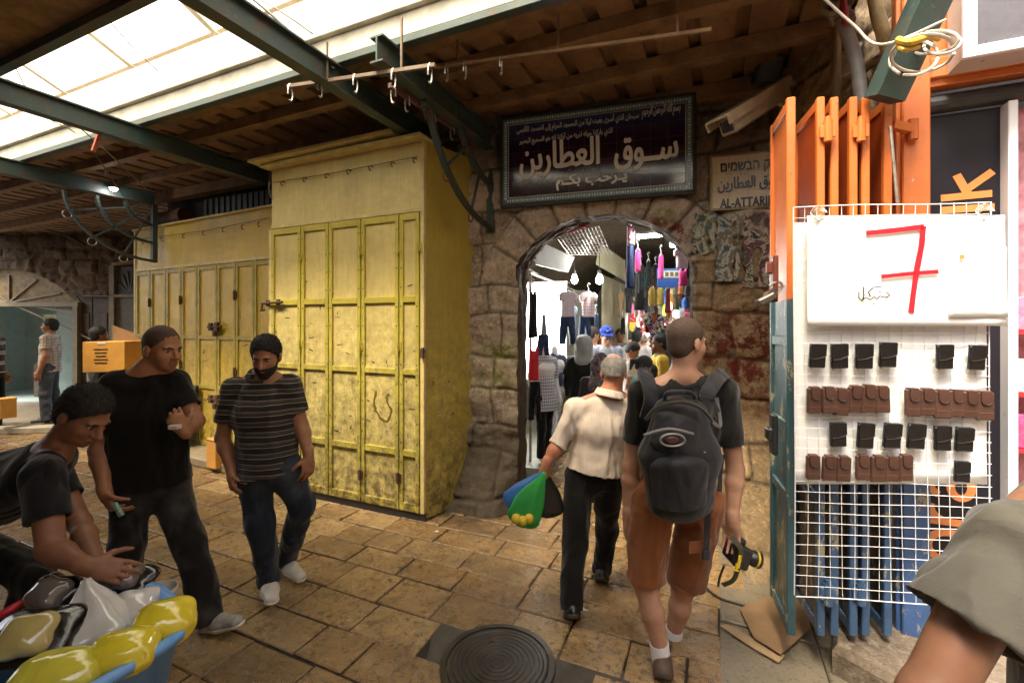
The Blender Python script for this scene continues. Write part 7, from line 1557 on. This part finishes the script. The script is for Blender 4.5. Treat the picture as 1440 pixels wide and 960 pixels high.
garment('hanging_jeans', 'trousers', 784, 444, 812, 484, 5.5, JN, 'blue jeans hanging below the pale pink checked shirt', 'jeans', .2, False, GR); garment('hanging_jeans', 'trousers', 812, 444, 833, 478, 5.9, JN, 'darker blue jeans hanging below the rose checked shirt', 'jeans', .2, False, GR)
garment('hanging_dress', 'dress', 742, 408, 757, 475, 4.75, TEEB, 'black garment hanging close inside the left jamb of the arch', 'dress', .5, group=GR)
garment('hanging_vest', 'vest', 741, 486, 760, 535, 4.75, cloth('red_jersey', (.55, .02, .03), .15), 'red top hanging inside the left jamb of the arch', 'top', .3, group=GR)
garment('hanging_shorts', 'trousers', 754, 470, 774, 500, 5.0, JN, 'dark denim shorts hanging above the plaid mannequin', 'shorts', .3, False, GR)
garment('hanging_trousers', 'trousers', 742, 536, 762, 590, 4.78, PANTB, 'black trousers hanging beneath the red top', 'trousers', .4, False, GR)
garment('hanging_dress', 'dress', 879, 316, 893, 406, 5.2, cloth('navy_blue_cloth', (.02, .035, .11), .3), 'long navy dress hanging from the top of the arch', 'dress', .4, group=GR)
garment('hanging_scarf', 'packet', 882, 318, 893, 345, 5.1, m_poster('printed_scarf', [(.4, .04, .15), (.6, .5, .5), (.10, .03, .12), (.5, .2, .3)], 4), 'printed pink scarf knotted above the navy dress', 'scarf', 0, False, GR)
PINK = cloth('bright_pink_cotton', (.60, .045, .22), .15)
garment('hanging_vest', 'vest', 892, 350, 902, 382, 5.3, PINK, 'bright pink top hanging beside the navy dress', 'top', .2, group=GR)
garment('hanging_dress', 'dress', 926, 358, 933, 392, 5.6, PINK, 'narrow pink dress hanging near the blue banner', 'dress', .5, group=GR)
garment('hanging_shirt', 'shirt', 947, 349, 971, 378, 5.0, cloth('pale_pink_cotton', (.66, .50, .58), .1), 'pale pink blouse hanging by the right jamb of the arch', 'blouse', 0, group=GR)
garment('hanging_vest', 'vest', 953, 378, 968, 402, 5.1, PINK, 'magenta top hanging below the pale pink blouse', 'top', 0, False, GR)
garment('hanging_coat', 'dress', 890, 380, 908, 436, 6.2, TEEB, 'black coat hanging on the right behind the navy dress', 'coat', .2, group=GR)
garment('hanging_coat', 'dress', 905, 400, 922, 440, 6.8, TEEG, 'dark grey coat hanging left of the yellow handbags', 'coat', .2, group=GR)
garment('hanging_jacket', 'shirt', 878, 402, 890, 440, 6.8, TEEN, 'dark navy jacket hanging over the shoppers', 'jacket', .2, group=GR)
for px, nm in ((917, 'left one of the two yellow fabric bags hanging in the lane'), (928, 'right one of the two yellow fabric bags hanging in the lane')): garment('fabric_bag', 'bag', px-6, 403, px+6, 430, 6.3, cloth('mustard_cloth', (.45, .33, .08), .2), nm, 'bag', .1, False, 'fabric bags')
for i, (x0, y0, x1, y1, d, m_, lb_) in enumerate(((896, 372, 906, 412, 6.0, TEEB, 'black shirt hanging between the pink top and the dark grey coat'), (907, 366, 917, 404, 6.6, TEEN, 'navy shirt hanging high in the middle of the lane'), (918, 372, 926, 402, 6.8, TEEG, 'charcoal shirt hanging above the yellow fabric bags'), (934, 405, 944, 440, 6.5, cloth('wine_cloth', (.16, .02, .04), .2), 'wine red dress hanging below the blue banner'), (946, 404, 955, 436, 6.0, cloth('olive_cloth', (.10, .09, .04), .2), 'olive dress hanging right of the wine red one'), (760, 440, 770, 470, 5.3, cloth('grey_knit', (.2, .2, .21), .2), 'grey knit top hanging before the glowing white stall'), (801, 430, 812, 462, 6.0, cloth('pale_blue_knit', (.3, .4, .5), .2), 'pale blue top half behind the rose checked shirt'), (834, 440, 843, 476, 6.4, JN, 'denim skirt hanging right of the darker jeans'), (868, 410, 877, 446, 7.6, cloth('tan_cloth', (.34, .24, .13), .2), 'tan garment hanging on the ribbed shutter'), (872, 446, 880, 470, 7.4, TEEB, 'short black garment above the man in grey'))):
    garment('hanging_garment', ['shirt', 'dress'][i % 2], x0, y0, x1, y1, d, m_, lb_, 'garment', .2, True, GR, .05, 40+i)
# blue banner
bn = thing('shop_banner', P(941, 402, 6.0), 'blue and white shop banner with small pictures at the right of the lane', 'banner'); c = P(941, 391, 6.0); mb = MB(); mb.frame(c, [RT, UP, FW], [.16, .125, .008], .003); mb.build('panel', plain('blue_banner', (.03, .08, .28), .4, .2), bn)
mb = MB(); mb.frame(c+UP*.05-FW*.010, [RT, UP, FW], [.15, .045, .003])
mb.build('light_stripe', plain('cream_banner_band', (.5, .45, .3), .5, .4, 25), bn); mb = MB()
for i in range(4): mb.frame(c+RT*(-.10+.065*i)+UP*.05-FW*.014, [RT, UP, FW], [.022, .028, .003])
mb.build('small_pictures', plain('dark_photo_print', (.12, .08, .06), .4, .6, 40), bn)
# mannequins
M_MAN = plain('white_mannequin', (.70, .70, .68), .3, .05)
def mannequin(px, ytop, d, label, topm, legm, skirt=None, seed=1, zf=.14):
    t_ = P(px, ytop, d); ht = t_[2]-zf; s = ht/1.5; f = nrm(-FW*.8+RT*.5); r = np.cross(f, UP); b = V(t_[0], t_[1], zf); q = lambda a, fw, z: b+r*a*s+f*fw*s+UP*z*s
    G_ = Fld(b-V(.5, .5, .02), b+V(.5, .5, ht+.1), .009); G_.add(cone(q(0, 0, 1.5), q(0, 0, 1.40), .045*s, .052*s), .02)
    for a, z0, z1, s0, s1 in ((0, .86, 1.05, (.155, .105), (.115, .085)), (0, 1.05, 1.25, (.115, .085), (.145, .10)), (0, 1.25, 1.36, (.145, .10), (.13, .07))): G_.add(econe(q(a, 0, z0), q(a, 0, z1), tuple(x*s for x in s0), tuple(x*s for x in s1), r, r), .04)
    for sd in (-1, 1):
        G_.add(cone(q(sd*.16, 0, 1.35), q(sd*.21, -.03, 1.08), .042*s, .034*s), .03); G_.add(cone(q(sd*.21, -.03, 1.08), q(sd*.22, .05, .85), .034*s, .024*s), .02); G_.add(ell(q(sd*.22, .07, .80), np.eye(3), (.025*s, .025*s, .06*s)), .01)
        G_.add(cone(q(sd*.075, 0, .85), q(sd*.08, .04*sd, .47), .078*s, .05*s), .04); G_.add(cone(q(sd*.08, .04*sd, .47), q(sd*.085, .05*sd-.02, .09), .05*s, .033*s), .03); G_.add(cone(q(sd*.085, .05*sd-.02, .05), q(sd*.10, .05*sd+.12, .025), .032*s, .022*s), .02)
    v, qd = G_.mesh(); o = mesh_obj('mannequin', v, qd, M_MAN, None, True, loc=b); tag(o, label, 'mannequin', 'shop mannequins')
    if topm:
        G_ = Fld(b-V(.5, .5, .02), b+V(.5, .5, ht+.1), .009)
        zb = .70 if skirt else .95
        G_.add(econe(q(0, 0, zb), q(0, 0, 1.05), ((.20 if skirt else .15)*s, (.15 if skirt else .115)*s), (.13*s, .10*s), r, r), .03); G_.add(econe(q(0, 0, 1.05), q(0, 0, 1.36), (.13*s, .10*s), (.145*s, .085*s), r, r), .04)
        for sd in (-1, 1): G_.add(cone(q(sd*.15, 0, 1.35), q(sd*.19, -.02, 1.16), .055*s, .058*s), .03)
        G_.plane(q(0, 0, zb), -UP); v, qd = G_.mesh(); mesh_obj('top', folds(v, qd, .006, 12, seed), qd, topm, o, True)
    if legm:
        G_ = Fld(b-V(.5, .5, .02), b+V(.5, .5, ht+.1), .009); G_.add(econe(q(0, 0, .98), q(0, 0, .85), (.14*s, .10*s), (.165*s, .115*s), r, r), .03)
        for sd in (-1, 1): G_.add(cone(q(sd*.075, 0, .85), q(sd*.08, .04*sd, .47), .086*s, .062*s), .04); G_.add(cone(q(sd*.08, .04*sd, .47), q(sd*.085, .05*sd-.02, .09), .062*s, .058*s), .03)
        G_.plane(q(0, 0, .07), -UP); v, qd = G_.mesh(); mesh_obj('trousers', folds(v, qd, .005, 12, seed+3), qd, legm, o, True)
mannequin(766, 492, 5.15, 'mannequin in a black and white gingham dress and black trousers', plaid('black_gingham', (.55, .55, .58), (.02, .02, .05), (.02, .02, .06), .035), PANTB, True, 3)
mannequin(780, 490, 5.6, 'white mannequin in a navy top with bare legs right of the gingham one', cloth('navy_print_top', (.03, .04, .10), .3), None, None, 5)
# goods deep in the lane: rows of small coloured hanging wares on the right side and at the end
kinds = [('hanging_packet', 'packet'), ('hanging_bag', 'bag'), ('hanging_vest', 'vest')]
colr = [('red', (.6, .03, .03)), ('orange', (.7, .22, .03)), ('white', (.7, .7, .7)), ('pink', (.65, .15, .3)), ('green', (.10, .35, .10)), ('blue', (.05, .12, .4)), ('black', (.02, .02, .02)), ('yellow', (.65, .5, .06)), ('lilac', (.45, .35, .6))]
spots = [(889, 446, 10, 'the left column by the far shutter'), (889, 458, 10, 'the left column'), (888, 433, 9.8, 'the left column'), (900, 452, 9.4, 'the second column'), (902, 440, 9.2, 'the second column'), (911, 446, 8.8, 'the third column'), (913, 460, 8.6, 'the third column'), (921, 440, 8.2, 'the middle column'), (922, 456, 8.4, 'the middle column'), (931, 434, 7.6, 'the column left of the orange goods'), (940, 430, 7.0, 'the column over the tourist'), (943, 446, 7.2, 'the column over the tourist'), (951, 428, 6.4, 'the right column'), (958, 438, 6.0, 'the right column'), (964, 425, 5.7, 'the column by the right jamb'), (967, 446, 5.6, 'the column by the right jamb'), (930, 462, 8.0, 'the row over the crowd'), (905, 465, 9.5, 'the row over the crowd'), (955, 412, 6.4, 'the line below the blue banner'), (945, 418, 6.6, 'the line below the blue banner'), (967, 408, 5.6, 'the line below the magenta top'), (934, 418, 6.9, 'the line below the blue banner')]
ci = [0, 7, 3, 2, 8, 4, 6, 2, 5, 2, 1, 1, 0, 2, 5, 3, 4, 0, 3, 7, 6, 5]
for i, ((px, y, d, wh), c_) in enumerate(zip(spots, ci)):
    nm, kd = kinds[(i*2) % 3]; cn, cc_ = colr[c_]; word = {'packet': 'packet', 'bag': 'bag', 'vest': 'top'}[kd]; sz_ = (5.5, 6.5, 5)[i % 3]
    garment(nm, kd, px-sz_, y-7, px+sz_, y+8, d, cloth('goods_%s' % cn, cc_, .3), 'small %s %s hanging in %s at the right' % (cn, word, wh), word, .2*(i % 3-1), False, 'small wares hung deep in the lane', .06, i)
more = [('crimson', (.4, .01, .03)), ('teal', (.03, .2, .2)), ('cream', (.6, .52, .38)), ('mauve', (.3, .14, .3)), ('rust', (.3, .09, .03)), ('indigo', (.03, .03, .14)), ('lime', (.3, .45, .06)), ('coral', (.62, .2, .14)), ('grey', (.2, .2, .2)), ('ivory', (.66, .62, .52)), ('turquoise', (.05, .35, .36)), ('chocolate', (.07, .035, .02))]
rs = random.Random(21)
for i, (cn, cc_) in enumerate(more):
    for j, (kd, wd) in enumerate((('shirt', 'blouse'), ('dress', 'frock'))):
        px = 882+((i*2+j)*37 % 86); y = 384+((i*2+j)*23 % 62); d = 9.6-(px-882)/86*3.6-rs.uniform(0, .5); w_ = 4.5+30/d*.9
        garment('small_'+wd, kd, px-w_/2, y-9, px+w_/2, y+9, d, cloth('ware_'+cn, cc_, .3), '%s %s hung among the goods above the crowd in the lane' % (cn, wd), wd, rs.uniform(-.5, .5), False, 'small wares hung deep in the lane', .05, 60+i*2+j)
# loose scatter of shiny trinkets seen as one mass
mb = MB(); rs = random.Random(12)
for i in range(420):
    px = rs.gauss(932, 18); y = rs.gauss(448, 13)
    if px > 968 or px < 884 or y < 418 or y > 478: continue
    d = 9.6-(px-884)/84*3.6+rs.uniform(0, .25); c = P(px, y, d); mb.frame(c, [nrm(RT+UP*rs.uniform(-1, 1)), FW, nrm(UP-RT*rs.uniform(-1, 1))], [rs.uniform(.012, .04), .01, rs.uniform(.012, .05)], .004); 
    mb.cur = rs.randrange(6)
o = mb.build('trinkets', [plain('trinket_%d' % k, c, .3, .2) for k, c in enumerate(((.75, .75, .75), (.6, .1, .15), (.08, .1, .3), (.7, .45, .5), (.05, .05, .05), (.6, .5, .2)))]); tag(o, 'glittering mass of trinkets on the far right stalls', 'trinkets', kind='stuff')
mb = MB(); rs = random.Random(13)
vA_ = LO+LC*1.45; mb.prism([(1.15, 2.5), (1.72, 2.5), (1.72, 11), (1.15, 11)], LO, LC, LA, UP, .85); st2 = thing('goods_stall', lp(1.45, 6, 0), 'long low stall with goods along the right side of the lane', 'stall'); mb.build('counter', plain('stall_counter', (.22, .15, .1), .6, .4), st2)
mb = MB(); mb.prism([(1.6, 2.5), (1.72, 2.5), (1.72, 11), (1.6, 11)], LO+UP*.86, LC, LA, UP, 1.5); mb.build('display_board', plain('stall_backboard', (.35, .25, .2), .6, .5, 12), st2)
# ================================================================ MANHOLE, TUB, CARTONS, LITTER
MANC = MANC-V(0, 0, .001)
mh = thing('manhole_cover', MANC, 'round ribbed cast iron manhole cover in the paving', 'manhole cover')
M_IRON = plain('dark_cast_iron', (.055, .048, .040), .42, .45, 9, .4, 90, metal=.3)
mb = MB(); R = .252; prof = [(R, -.02), (R, .010), (R-.008, .013), (R-.022, .013), (R-.026, .009), (R-.03, .008)]
r = R-.03
while r > .03: prof += [(r, .012), (r-.012, .012), (r-.015, .008), (r-.024, .008)]; r -= .026
prof += [(.02, .012), (.003, .012)]; mb.lathe(MANC, prof, 56); mb.build('cover', M_IRON, mh)
mb = MB(); mb.lathe(MANC, [(R+.006, -.02), (R+.006, .014), (R+.034, .014), (R+.037, .0)], 56, cap=False); mb.build('rim', M_IRON, mh)
for dx, dy in ((-.10, .13), (.09, -.14)):
    c = MANC+V(dx, dy, .012); mb = MB(); mb.frame(c, [nrm(V(.6, .8, 0)), nrm(V(-.8, .6, 0)), UP], [.028, .012, .003], .002); mb.frame(c+UP*.003, [nrm(V(.6, .8, 0)), nrm(V(-.8, .6, 0)), UP], [.006, .02, .003], .002); mb.build('lifting_slot', M_RUST, mh)
# ---- tub on a cart
TZ = .735; bc0 = LD(-1.345, 1.30); e1 = nrm(-RT*.83+FW*.55); e2 = nrm(-RT*.40-FW*.92); M_TUB = plain('sky_blue_plastic', (.13, .33, .68), .35, .1, 4, .05)
tb = thing('blue_tub', bc0+UP*.40, 'sky blue plastic tub full of drink bags at the lower left corner', 'tub')
def rrect(a, b, r, n=6):
    o = []
    for cx, cy, a0 in ((a-r, b-r, 0), (-a+r, b-r, math.pi/2), (-a+r, -b+r, math.pi), (a-r, -b+r, 1.5*math.pi)):
        for k in range(n+1): t = a0+math.pi/2*k/n; o.append((cx+r*math.cos(t), cy+r*math.sin(t)))
    return o
mb = MB(); rings = []
for a, b, z in ((.17, .27, .42), (.215, .325, TZ-.03), (.245, .355, TZ-.03), (.25, .36, TZ-.012), (.245, .355, TZ), (.225, .335, TZ), (.205, .315, TZ-.02), (.16, .26, .435)):
    rings.append([bc0*V(1, 1, 0)+e1*x+e2*y+UP*z for x, y in rrect(a, b, min(a, b)*.55)])
n = len(rings[0]); vs = [p for r_ in rings for p in r_]; fs = [(i*n+j, (i+1)*n+j, (i+1)*n+(j+1) % n, i*n+(j+1) % n) for i in range(len(rings)-1) for j in range(n)]+[tuple(range(n)), tuple((len(rings)-1)*n+j for j in range(n-1, -1, -1))]
mb.add(vs, fs); mb.build('tub_body', M_TUB, tb, True)
lc = bc0*V(1, 1, 0)-e1*.209+e2*.10+UP*.60; lx = nrm(-e2); ln_ = nrm(-e1*.28*0-e1+UP*-.17); ly = nrm(np.cross(ln_, lx)); ly = ly if ly[2] > 0 else -ly
mb = MB(); mb.frame(lc, [lx, ly, ln_], [.075, .05, .004], .001); lbp = mb.build('paper_label', plain('white_label_paper', (.68, .7, .66), .5, .1), tb)
mb = MB(); put_text(mb, 'מוצרי מזון'[::-1], lc+ly*.018+ln_*.0046, lx if np.dot(lx, RT) > 0 else -lx, ly, .11, .03, .0003, .001)
for k in range(3): mb.frame(lc-ly*(.008+.012*k)+ln_*.0045, [lx, ly, ln_], [.055-.01*k, .0016, .0004])
mb.build('label_print', plain('green_print', (.03, .28, .10), .5), lbp)
ct = thing('hand_cart', bc0*V(1, 1, 0), 'low dark cart under the blue tub', 'cart'); mb = MB(); mb.frame(bc0*V(1, 1, 0)+UP*.40, [e1, e2, UP], [.20, .32, .018], .005); mb.build('deck', M_DARK, ct)
mb = MB(); 
for s1 in (-1, 1): mb.bar(bc0*V(1, 1, 0)+e1*s1*.19-e2*.31+UP*.41, bc0*V(1, 1, 0)+e1*s1*.19+e2*.31+UP*.41, .025, .035)
mb.build('side_rail', M_STEEL, ct)
for s1 in (-1, 1):
    for s2 in (-1, 1):
        c = bc0*V(1, 1, 0)+e1*s1*.15+e2*s2*.26; mb = MB(); mb.bar(c+UP*.10, c+UP*.385, .03, .03, e1); lg = mb.build('leg', M_DARK, ct); mb = MB(); mb.tube([c-e1*.015+UP*.06, c+e1*.015+UP*.06], .058, 18); mb.build('wheel', M_SOLEB, ct)
def m_film(name, c, rough=.12):
    t = NT(name); t.set(t.ramp(t.noise(5, 4), [(.3, sh(c, .85)), (.7, sh(c, 1.1))]), rough, Specular_IOR_Level=.7, Coat_Weight=.5, Subsurface_Weight=.15, Subsurface_Radius=(.03, .03, .02)); t.bump(t.noise(7, 3, .6, None, .8), .35, .02); return t.m
def pillow(name, c, ax, ay, az, half, mat, label, cat='drink bag', pinch=.07, seed=1, group='filled plastic bags in the blue tub', second=None):
    """sealed liquid bag: superellipsoid with pulled corners and a crumpled seam"""
    c = np.asarray(c, float); n, m = 28, 40; vs = []
    for i in range(n+1):
        th = math.pi*i/n
        for j in range(m):
            ph = 2*math.pi*j/m; e = lambda x, p: math.copysign(abs(x)**p, x); x = e(math.cos(ph), .75)*e(math.sin(th), .8); y = e(math.sin(ph), .75)*e(math.sin(th), .8); z = e(math.cos(th), .9)
            k = 1+pinch*(abs(x*y))**1.5*1.2; w = .05*(vnoise(V(x*2.5, y*2.5, z*2.5+seed*5), seed)-.5)*2; vs.append(c+ax*half[0]*x*(k+w)+ay*half[1]*y*(k+w)+az*half[2]*z*(1+w-.25*pinch*(abs(x)**3+abs(y)**3)))
    fs = [(i*m+j, (i+1)*m+j, (i+1)*m+(j+1) % m, i*m+(j+1) % m) for i in range(n) for j in range(m)]
    o = mesh_obj(name, vs, fs, mat, None, True); 
    bm_ = bpy.data.meshes; tag(o, label, cat, group); return o
YL = m_film('yellow_drink_film', (.66, .55, .035)); YL2 = m_film('greenish_yellow_film', (.56, .52, .06)); WH = m_film('milky_white_film', (.58, .58, .56), .1); BKF = m_film('black_shiny_film', (.004, .004, .004), .2); CLR = m_film('clear_grey_film', (.14, .125, .11), .08)
def ax3(yaw, tilt): a = RT*math.cos(yaw)+FW*math.sin(yaw); b = -RT*math.sin(yaw)+FW*math.cos(yaw); b2 = nrm(b*math.cos(tilt)+UP*math.sin(tilt)); return a, b2, np.cross(a, b2)
a = ax3(.5, .3); pillow('drink_bag', P(231, 876, 1.47), *a, (.088, .075, .066), YL, 'bright yellow drink bag at the right end of the blue tub', seed=1)
a = ax3(.35, .3); pillow('drink_bag', P(171, 918, 1.34), *a, (.090, .066, .058), YL, 'bright yellow drink bag in the middle of the tub front', seed=2)
a = ax3(.3, .2); pillow('drink_bag', P(80, 950, 1.26), *a, (.110, .07, .055), YL2, 'greenish yellow drink bag nearest the lower left corner', seed=3)
o = bag('large milky white bag gathered to a tip in the middle of the tub', P(121, 814, 1.54), P(134, 922, 1.46), .125, WH, 3, 'milk_bag', .8); o['category'] = 'drink bag'; o['group'] = 'filled plastic bags in the blue tub'
a = ax3(.4, .4); pillow('milk_bag', P(188, 856, 1.57), *a, (.060, .065, .05), WH, 'smaller white bag between the large one and the yellow bag', 'drink bag', .5, 5)
a = ax3(-.3, .7); o = pillow('black_bag', P(66, 846, 1.60), *a, (.095, .085, .05), BKF, 'black bag with a clear shiny top at the left of the tub', 'drink bag', .4, 6); pillow('clear_window', P(68, 834, 1.58), *a, (.065, .05, .045), CLR, None, None, .4, 16, None).parent = o
a = ax3(.1, .6); o2 = pillow('black_bag', P(176, 820, 1.70), *a, (.095, .065, .045), BKF, 'black bag with a clear shiny top at the back of the tub', 'drink bag', .4, 7); pillow('clear_window', P(168, 810, 1.68), *a, (.065, .045, .04), CLR, None, None, .4, 17, None).parent = o2
a = ax3(.2, .5); o3 = pillow('black_bag', P(44, 905, 1.38), *a, (.115, .10, .06), BKF, 'black bag with a square cream top at the left front of the tub', 'drink bag', .4, 8); pillow('cream_window', P(38, 893, 1.33), *ax3(.35, .75), (.062, .055, .035), m_film('cream_cheese_film', (.42, .35, .13)), None, None, .3, 18, None).parent = o3
for w_ in [o for o in SC.objects if o.name.startswith(('clear_window', 'cream_window'))]: w_.location = Vector(w_.location)-Vector(w_.parent.location)
for k, (px, y, d) in enumerate(((20, 940, 1.36), (140, 895, 1.50), (110, 930, 1.40))): a = ax3(.3*k, .2); pillow('black_bag' if k != 1 else 'drink_bag', P(px, y+25, d), *a, (.12, .09, .05), BKF if k != 1 else YL2, ['plain black bag lying under the cream topped bag in the tub', 'pale yellow bag buried under the white bag in the tub', 'plain black bag buried under the front yellow bags in the tub'][k], 'drink bag', .4, 20+k)
mb = MB(); mb.tube(smooth_pts([P(-30, 880, 1.5), P(5, 862, 1.52), P(30, 848, 1.56), P(55, 838, 1.6)]), .014, 8); tag(mb.build('tub_strap', plain('red_plastic_cord', (.5, .02, .03), .4), None, True), 'red plastic strap of the blue tub lying along its left side', 'strap')  # red strap of the tub, built as a separate object
# white pail behind the tub
g0 = LD((222-720)/640*2.32, 2.32); wp = thing('white_pail', g0, 'small white plastic pail on the paving behind the blue tub', 'pail'); mb = MB()
mb.lathe(g0, [(.058, 0), (.078, .32), (.086, .325), (.086, .35), (.076, .35), (.058, .02)], 24); mb.build('pail_body', plain('dull_white_plastic', (.55, .53, .5), .4, .1), wp, True)
# ---- cartons
CARD = plain('orange_cardboard', (.62, .30, .055), .7, .2, 4, .1); CARD2 = plain('brown_cardboard', (.26, .16, .085), .8, .25, 5, .15, 30)
cb_ = thing('carton', P(162, 522, 6.0), 'orange carton with an open flap and black print behind the man in black', 'carton'); c = P(166, 500, 5.6); rX = nrm(RT+UP*.02); dX = nrm(FW+RT*.5)
mb = MB(); mb.frame(c, [rX, UP, np.cross(rX, UP)], [.25, .18, .2], .004); mb.build('box', CARD, cb_)
mb = MB(); f0_ = c+UP*.18+FW*.19; mb.add([f0_-rX*.23, f0_+rX*.12, f0_+rX*.02+UP*.10, f0_-rX*.24+UP*.20, f0_-rX*.23+FW*.006, f0_+rX*.12+FW*.006, f0_+rX*.02+UP*.10+FW*.006, f0_-rX*.24+UP*.20+FW*.006], [(0, 1, 2, 3), (7, 6, 5, 4), (0, 4, 5, 1), (1, 5, 6, 2), (2, 6, 7, 3), (3, 7, 4, 0)]); mb.build('flap', CARD2, cb_)
mb = MB()
for k in range(5): mb.frame(c-FW*.203+UP*(.09-.04*k)-rX*.03, [rX, UP, FW], [.085-.012*(k % 3), .0055, .001])
mb.build('printed_lines', plain('black_box_print', (.05, .03, .015), .6), cb_); mb = MB(); mb.frame(c-FW*.203+UP*.165-rX*.02, [rX, UP, FW], [.05, .012, .001]); mb.build('white_sticker', plain('white_label_paper', (.68, .7, .66), .5, .1), cb_)
def smallbox(px, y0, y1, d, w, label, cat='box'):
    c = P(px, (y0+y1)/2, d); h2 = (zat(y0, d)-zat(y1, d))/2; t = thing('box', P(px, y1, d), label, cat); mb = MB(); mb.frame(c, [fx, fnn, UP], [w, .09, h2], .006); mb.build('carton', CARD, t); mb = MB(); mb.frame(c+UP*(h2*.9)+fnn*.0, [fx, fnn, UP], [w*.96, .092, h2*.06], .002); mb.build('lid_band', CARD2, t)
smallbox(308, 615, 655, 5.25, .09, 'small orange box on the ledge beside the bearded man'); smallbox(9, 559, 587, 7.0, .09, 'orange crate on the ground at the far left edge', 'crate')
mb = MB(); a_, b_ = fpt(250, 0, .10), fpt(283, 0, .10); mb.add([], []); c = (a_+b_)/2; mb.frame(c+UP*(.12+.39), [fx, nrm(fnn+UP*.15), nrm(UP-fnn*.15)], [np.linalg.norm(b_-a_)/2, .02, .39], .01); tag(mb.build('leaning_board', plain('black_board', (.012, .012, .012), .4, .2)), 'black board leaning against the low ochre cabinet', 'board')
# ---- cardboard on the ground at the right, stone step
def flat_card(poly, z, mat, label, bend=.02):
    mb = MB(); pts = [G(x, y) for x, y in poly]; cz = sum(pts)/len(pts); n = len(pts); top = [p*V(1, 1, 0)+UP*(z+bend*np.linalg.norm(p-cz)) for p in pts]; vs = [p for p in top]+[p+UP*.006 for p in top]+[cz*V(1, 1, 0)+UP*z, cz*V(1, 1, 0)+UP*(z+.006)]
    fs = [(i, (i+1) % n, n+(i+1) % n, n+i) for i in range(n)]+[((i+1) % n, i, 2*n) for i in range(n)]+[(n+i, n+(i+1) % n, 2*n+1) for i in range(n)]; mb.add(vs, fs); return tag(mb.build('flattened_carton', mat), label, 'cardboard', 'flattened cartons by the blue door')
flat_card([(1040, 862), (1105, 835), (1135, 850), (1140, 890), (1098, 930), (1060, 905)], .014, CARD2, 'brown flattened carton lying under the folded blue door leaves', .06); flat_card([(1012, 884), (1024, 882), (1060, 902), (1104, 926), (1095, 936), (1058, 914)], .010, plain('torn_tan_cardboard', (.36, .25, .14), .8, .2), 'torn tan edge of cardboard in front of the brown carton', .03)
so_ = [(1163, 925), (1180, 895), (1235, 900), (1500, 905), (1500, 1100), (1200, 1100)]; mb = MB(); b_ = [LD((x-720)/640*d, d) for x, d in ((1170, 2.22), (1176, 2.58), (1300, 2.42), (1560, 2.1), (1560, 1.75), (1300, 1.92))]
vs = []; n = len(b_); cz = sum(b_)/n
for z, k in ((-.02, 1), (.10, 1), (.135, .95), (.14, .88)):
    for p in b_: q = cz+(p-cz)*k; vs.append(V(q[0], q[1], z+.012*vnoise(V(p[0]*5, p[1]*5, z*9), 3)))
fs = [(i*n+j, (i+1)*n+j, (i+1)*n+(j+1) % n, i*n+(j+1) % n) for i in range(3) for j in range(n)]+[tuple(3*n+j for j in range(n-1, -1, -1))]; mb.add(vs, fs)
o = mb.build('stone_step', M_STONE); tag(o, 'worn grey stone doorstep under the blue door post', 'step'); 
for nm, val in (('tint', .2), ('hgt', 1.0), ('darkening', .5)): A = o.data.attributes.new(nm, 'FLOAT', 'POINT'); A.data.foreach_set('value', np.full(len(o.data.vertices), val, np.float32))
# ---- litter
rs = random.Random(9); LIT = [plain('white_litter', (.6, .58, .52), .7), plain('brown_litter', (.2, .13, .07), .7), plain('red_litter', (.5, .05, .04), .6)]
for i, (px, y, m, lb_) in enumerate(((602, 724, 0, 'white scrap of paper on the dark ground by the cabinet corner'), (438, 716, 2, 'red and white wrapper beside the foot of the tall cabinet'), (681, 724, 0, 'small white scrap at the foot of the arch wall'), (430, 822, 1, 'thin straw on the paving right of the striped man'), (614, 748, 0, 'flat white crumb on the paving below the cabinet corner'), (673, 760, 1, 'brown leaf scrap on the paving before the arch'), (822, 858, 0, 'white scrap beside the heel of the man in cream'), (150, 730, 0, 'white and red wrapper on the paving behind the tub'))):
    c = G(px, y)+UP*.006; mb = MB(); n = 7; a0 = rs.random()*6; pts = [(rs.uniform(.010, .03)*math.cos(a0+k*2*math.pi/n), rs.uniform(.006, .02)*math.sin(a0+k*2*math.pi/n)) for k in range(n)]; mb.prism(pts, c, nrm(V(1, rs.uniform(-1, 1), .15)), nrm(V(-.2, 1, .1)), UP, .002); tag(mb.build('litter_scrap', LIT[m]), lb_, 'litter', 'scraps of litter on the paving')
# cable along the foot of the right wall
tube_thing('floor_cable', [G(990, 826)+UP*.012, G(1010, 842)+UP*.012, G(1040, 852)+UP*.012, G(1075, 862)+UP*.012], .007, M_BCAB, 'black cable lying on the paving at the foot of the right wall', 'cable', 6)
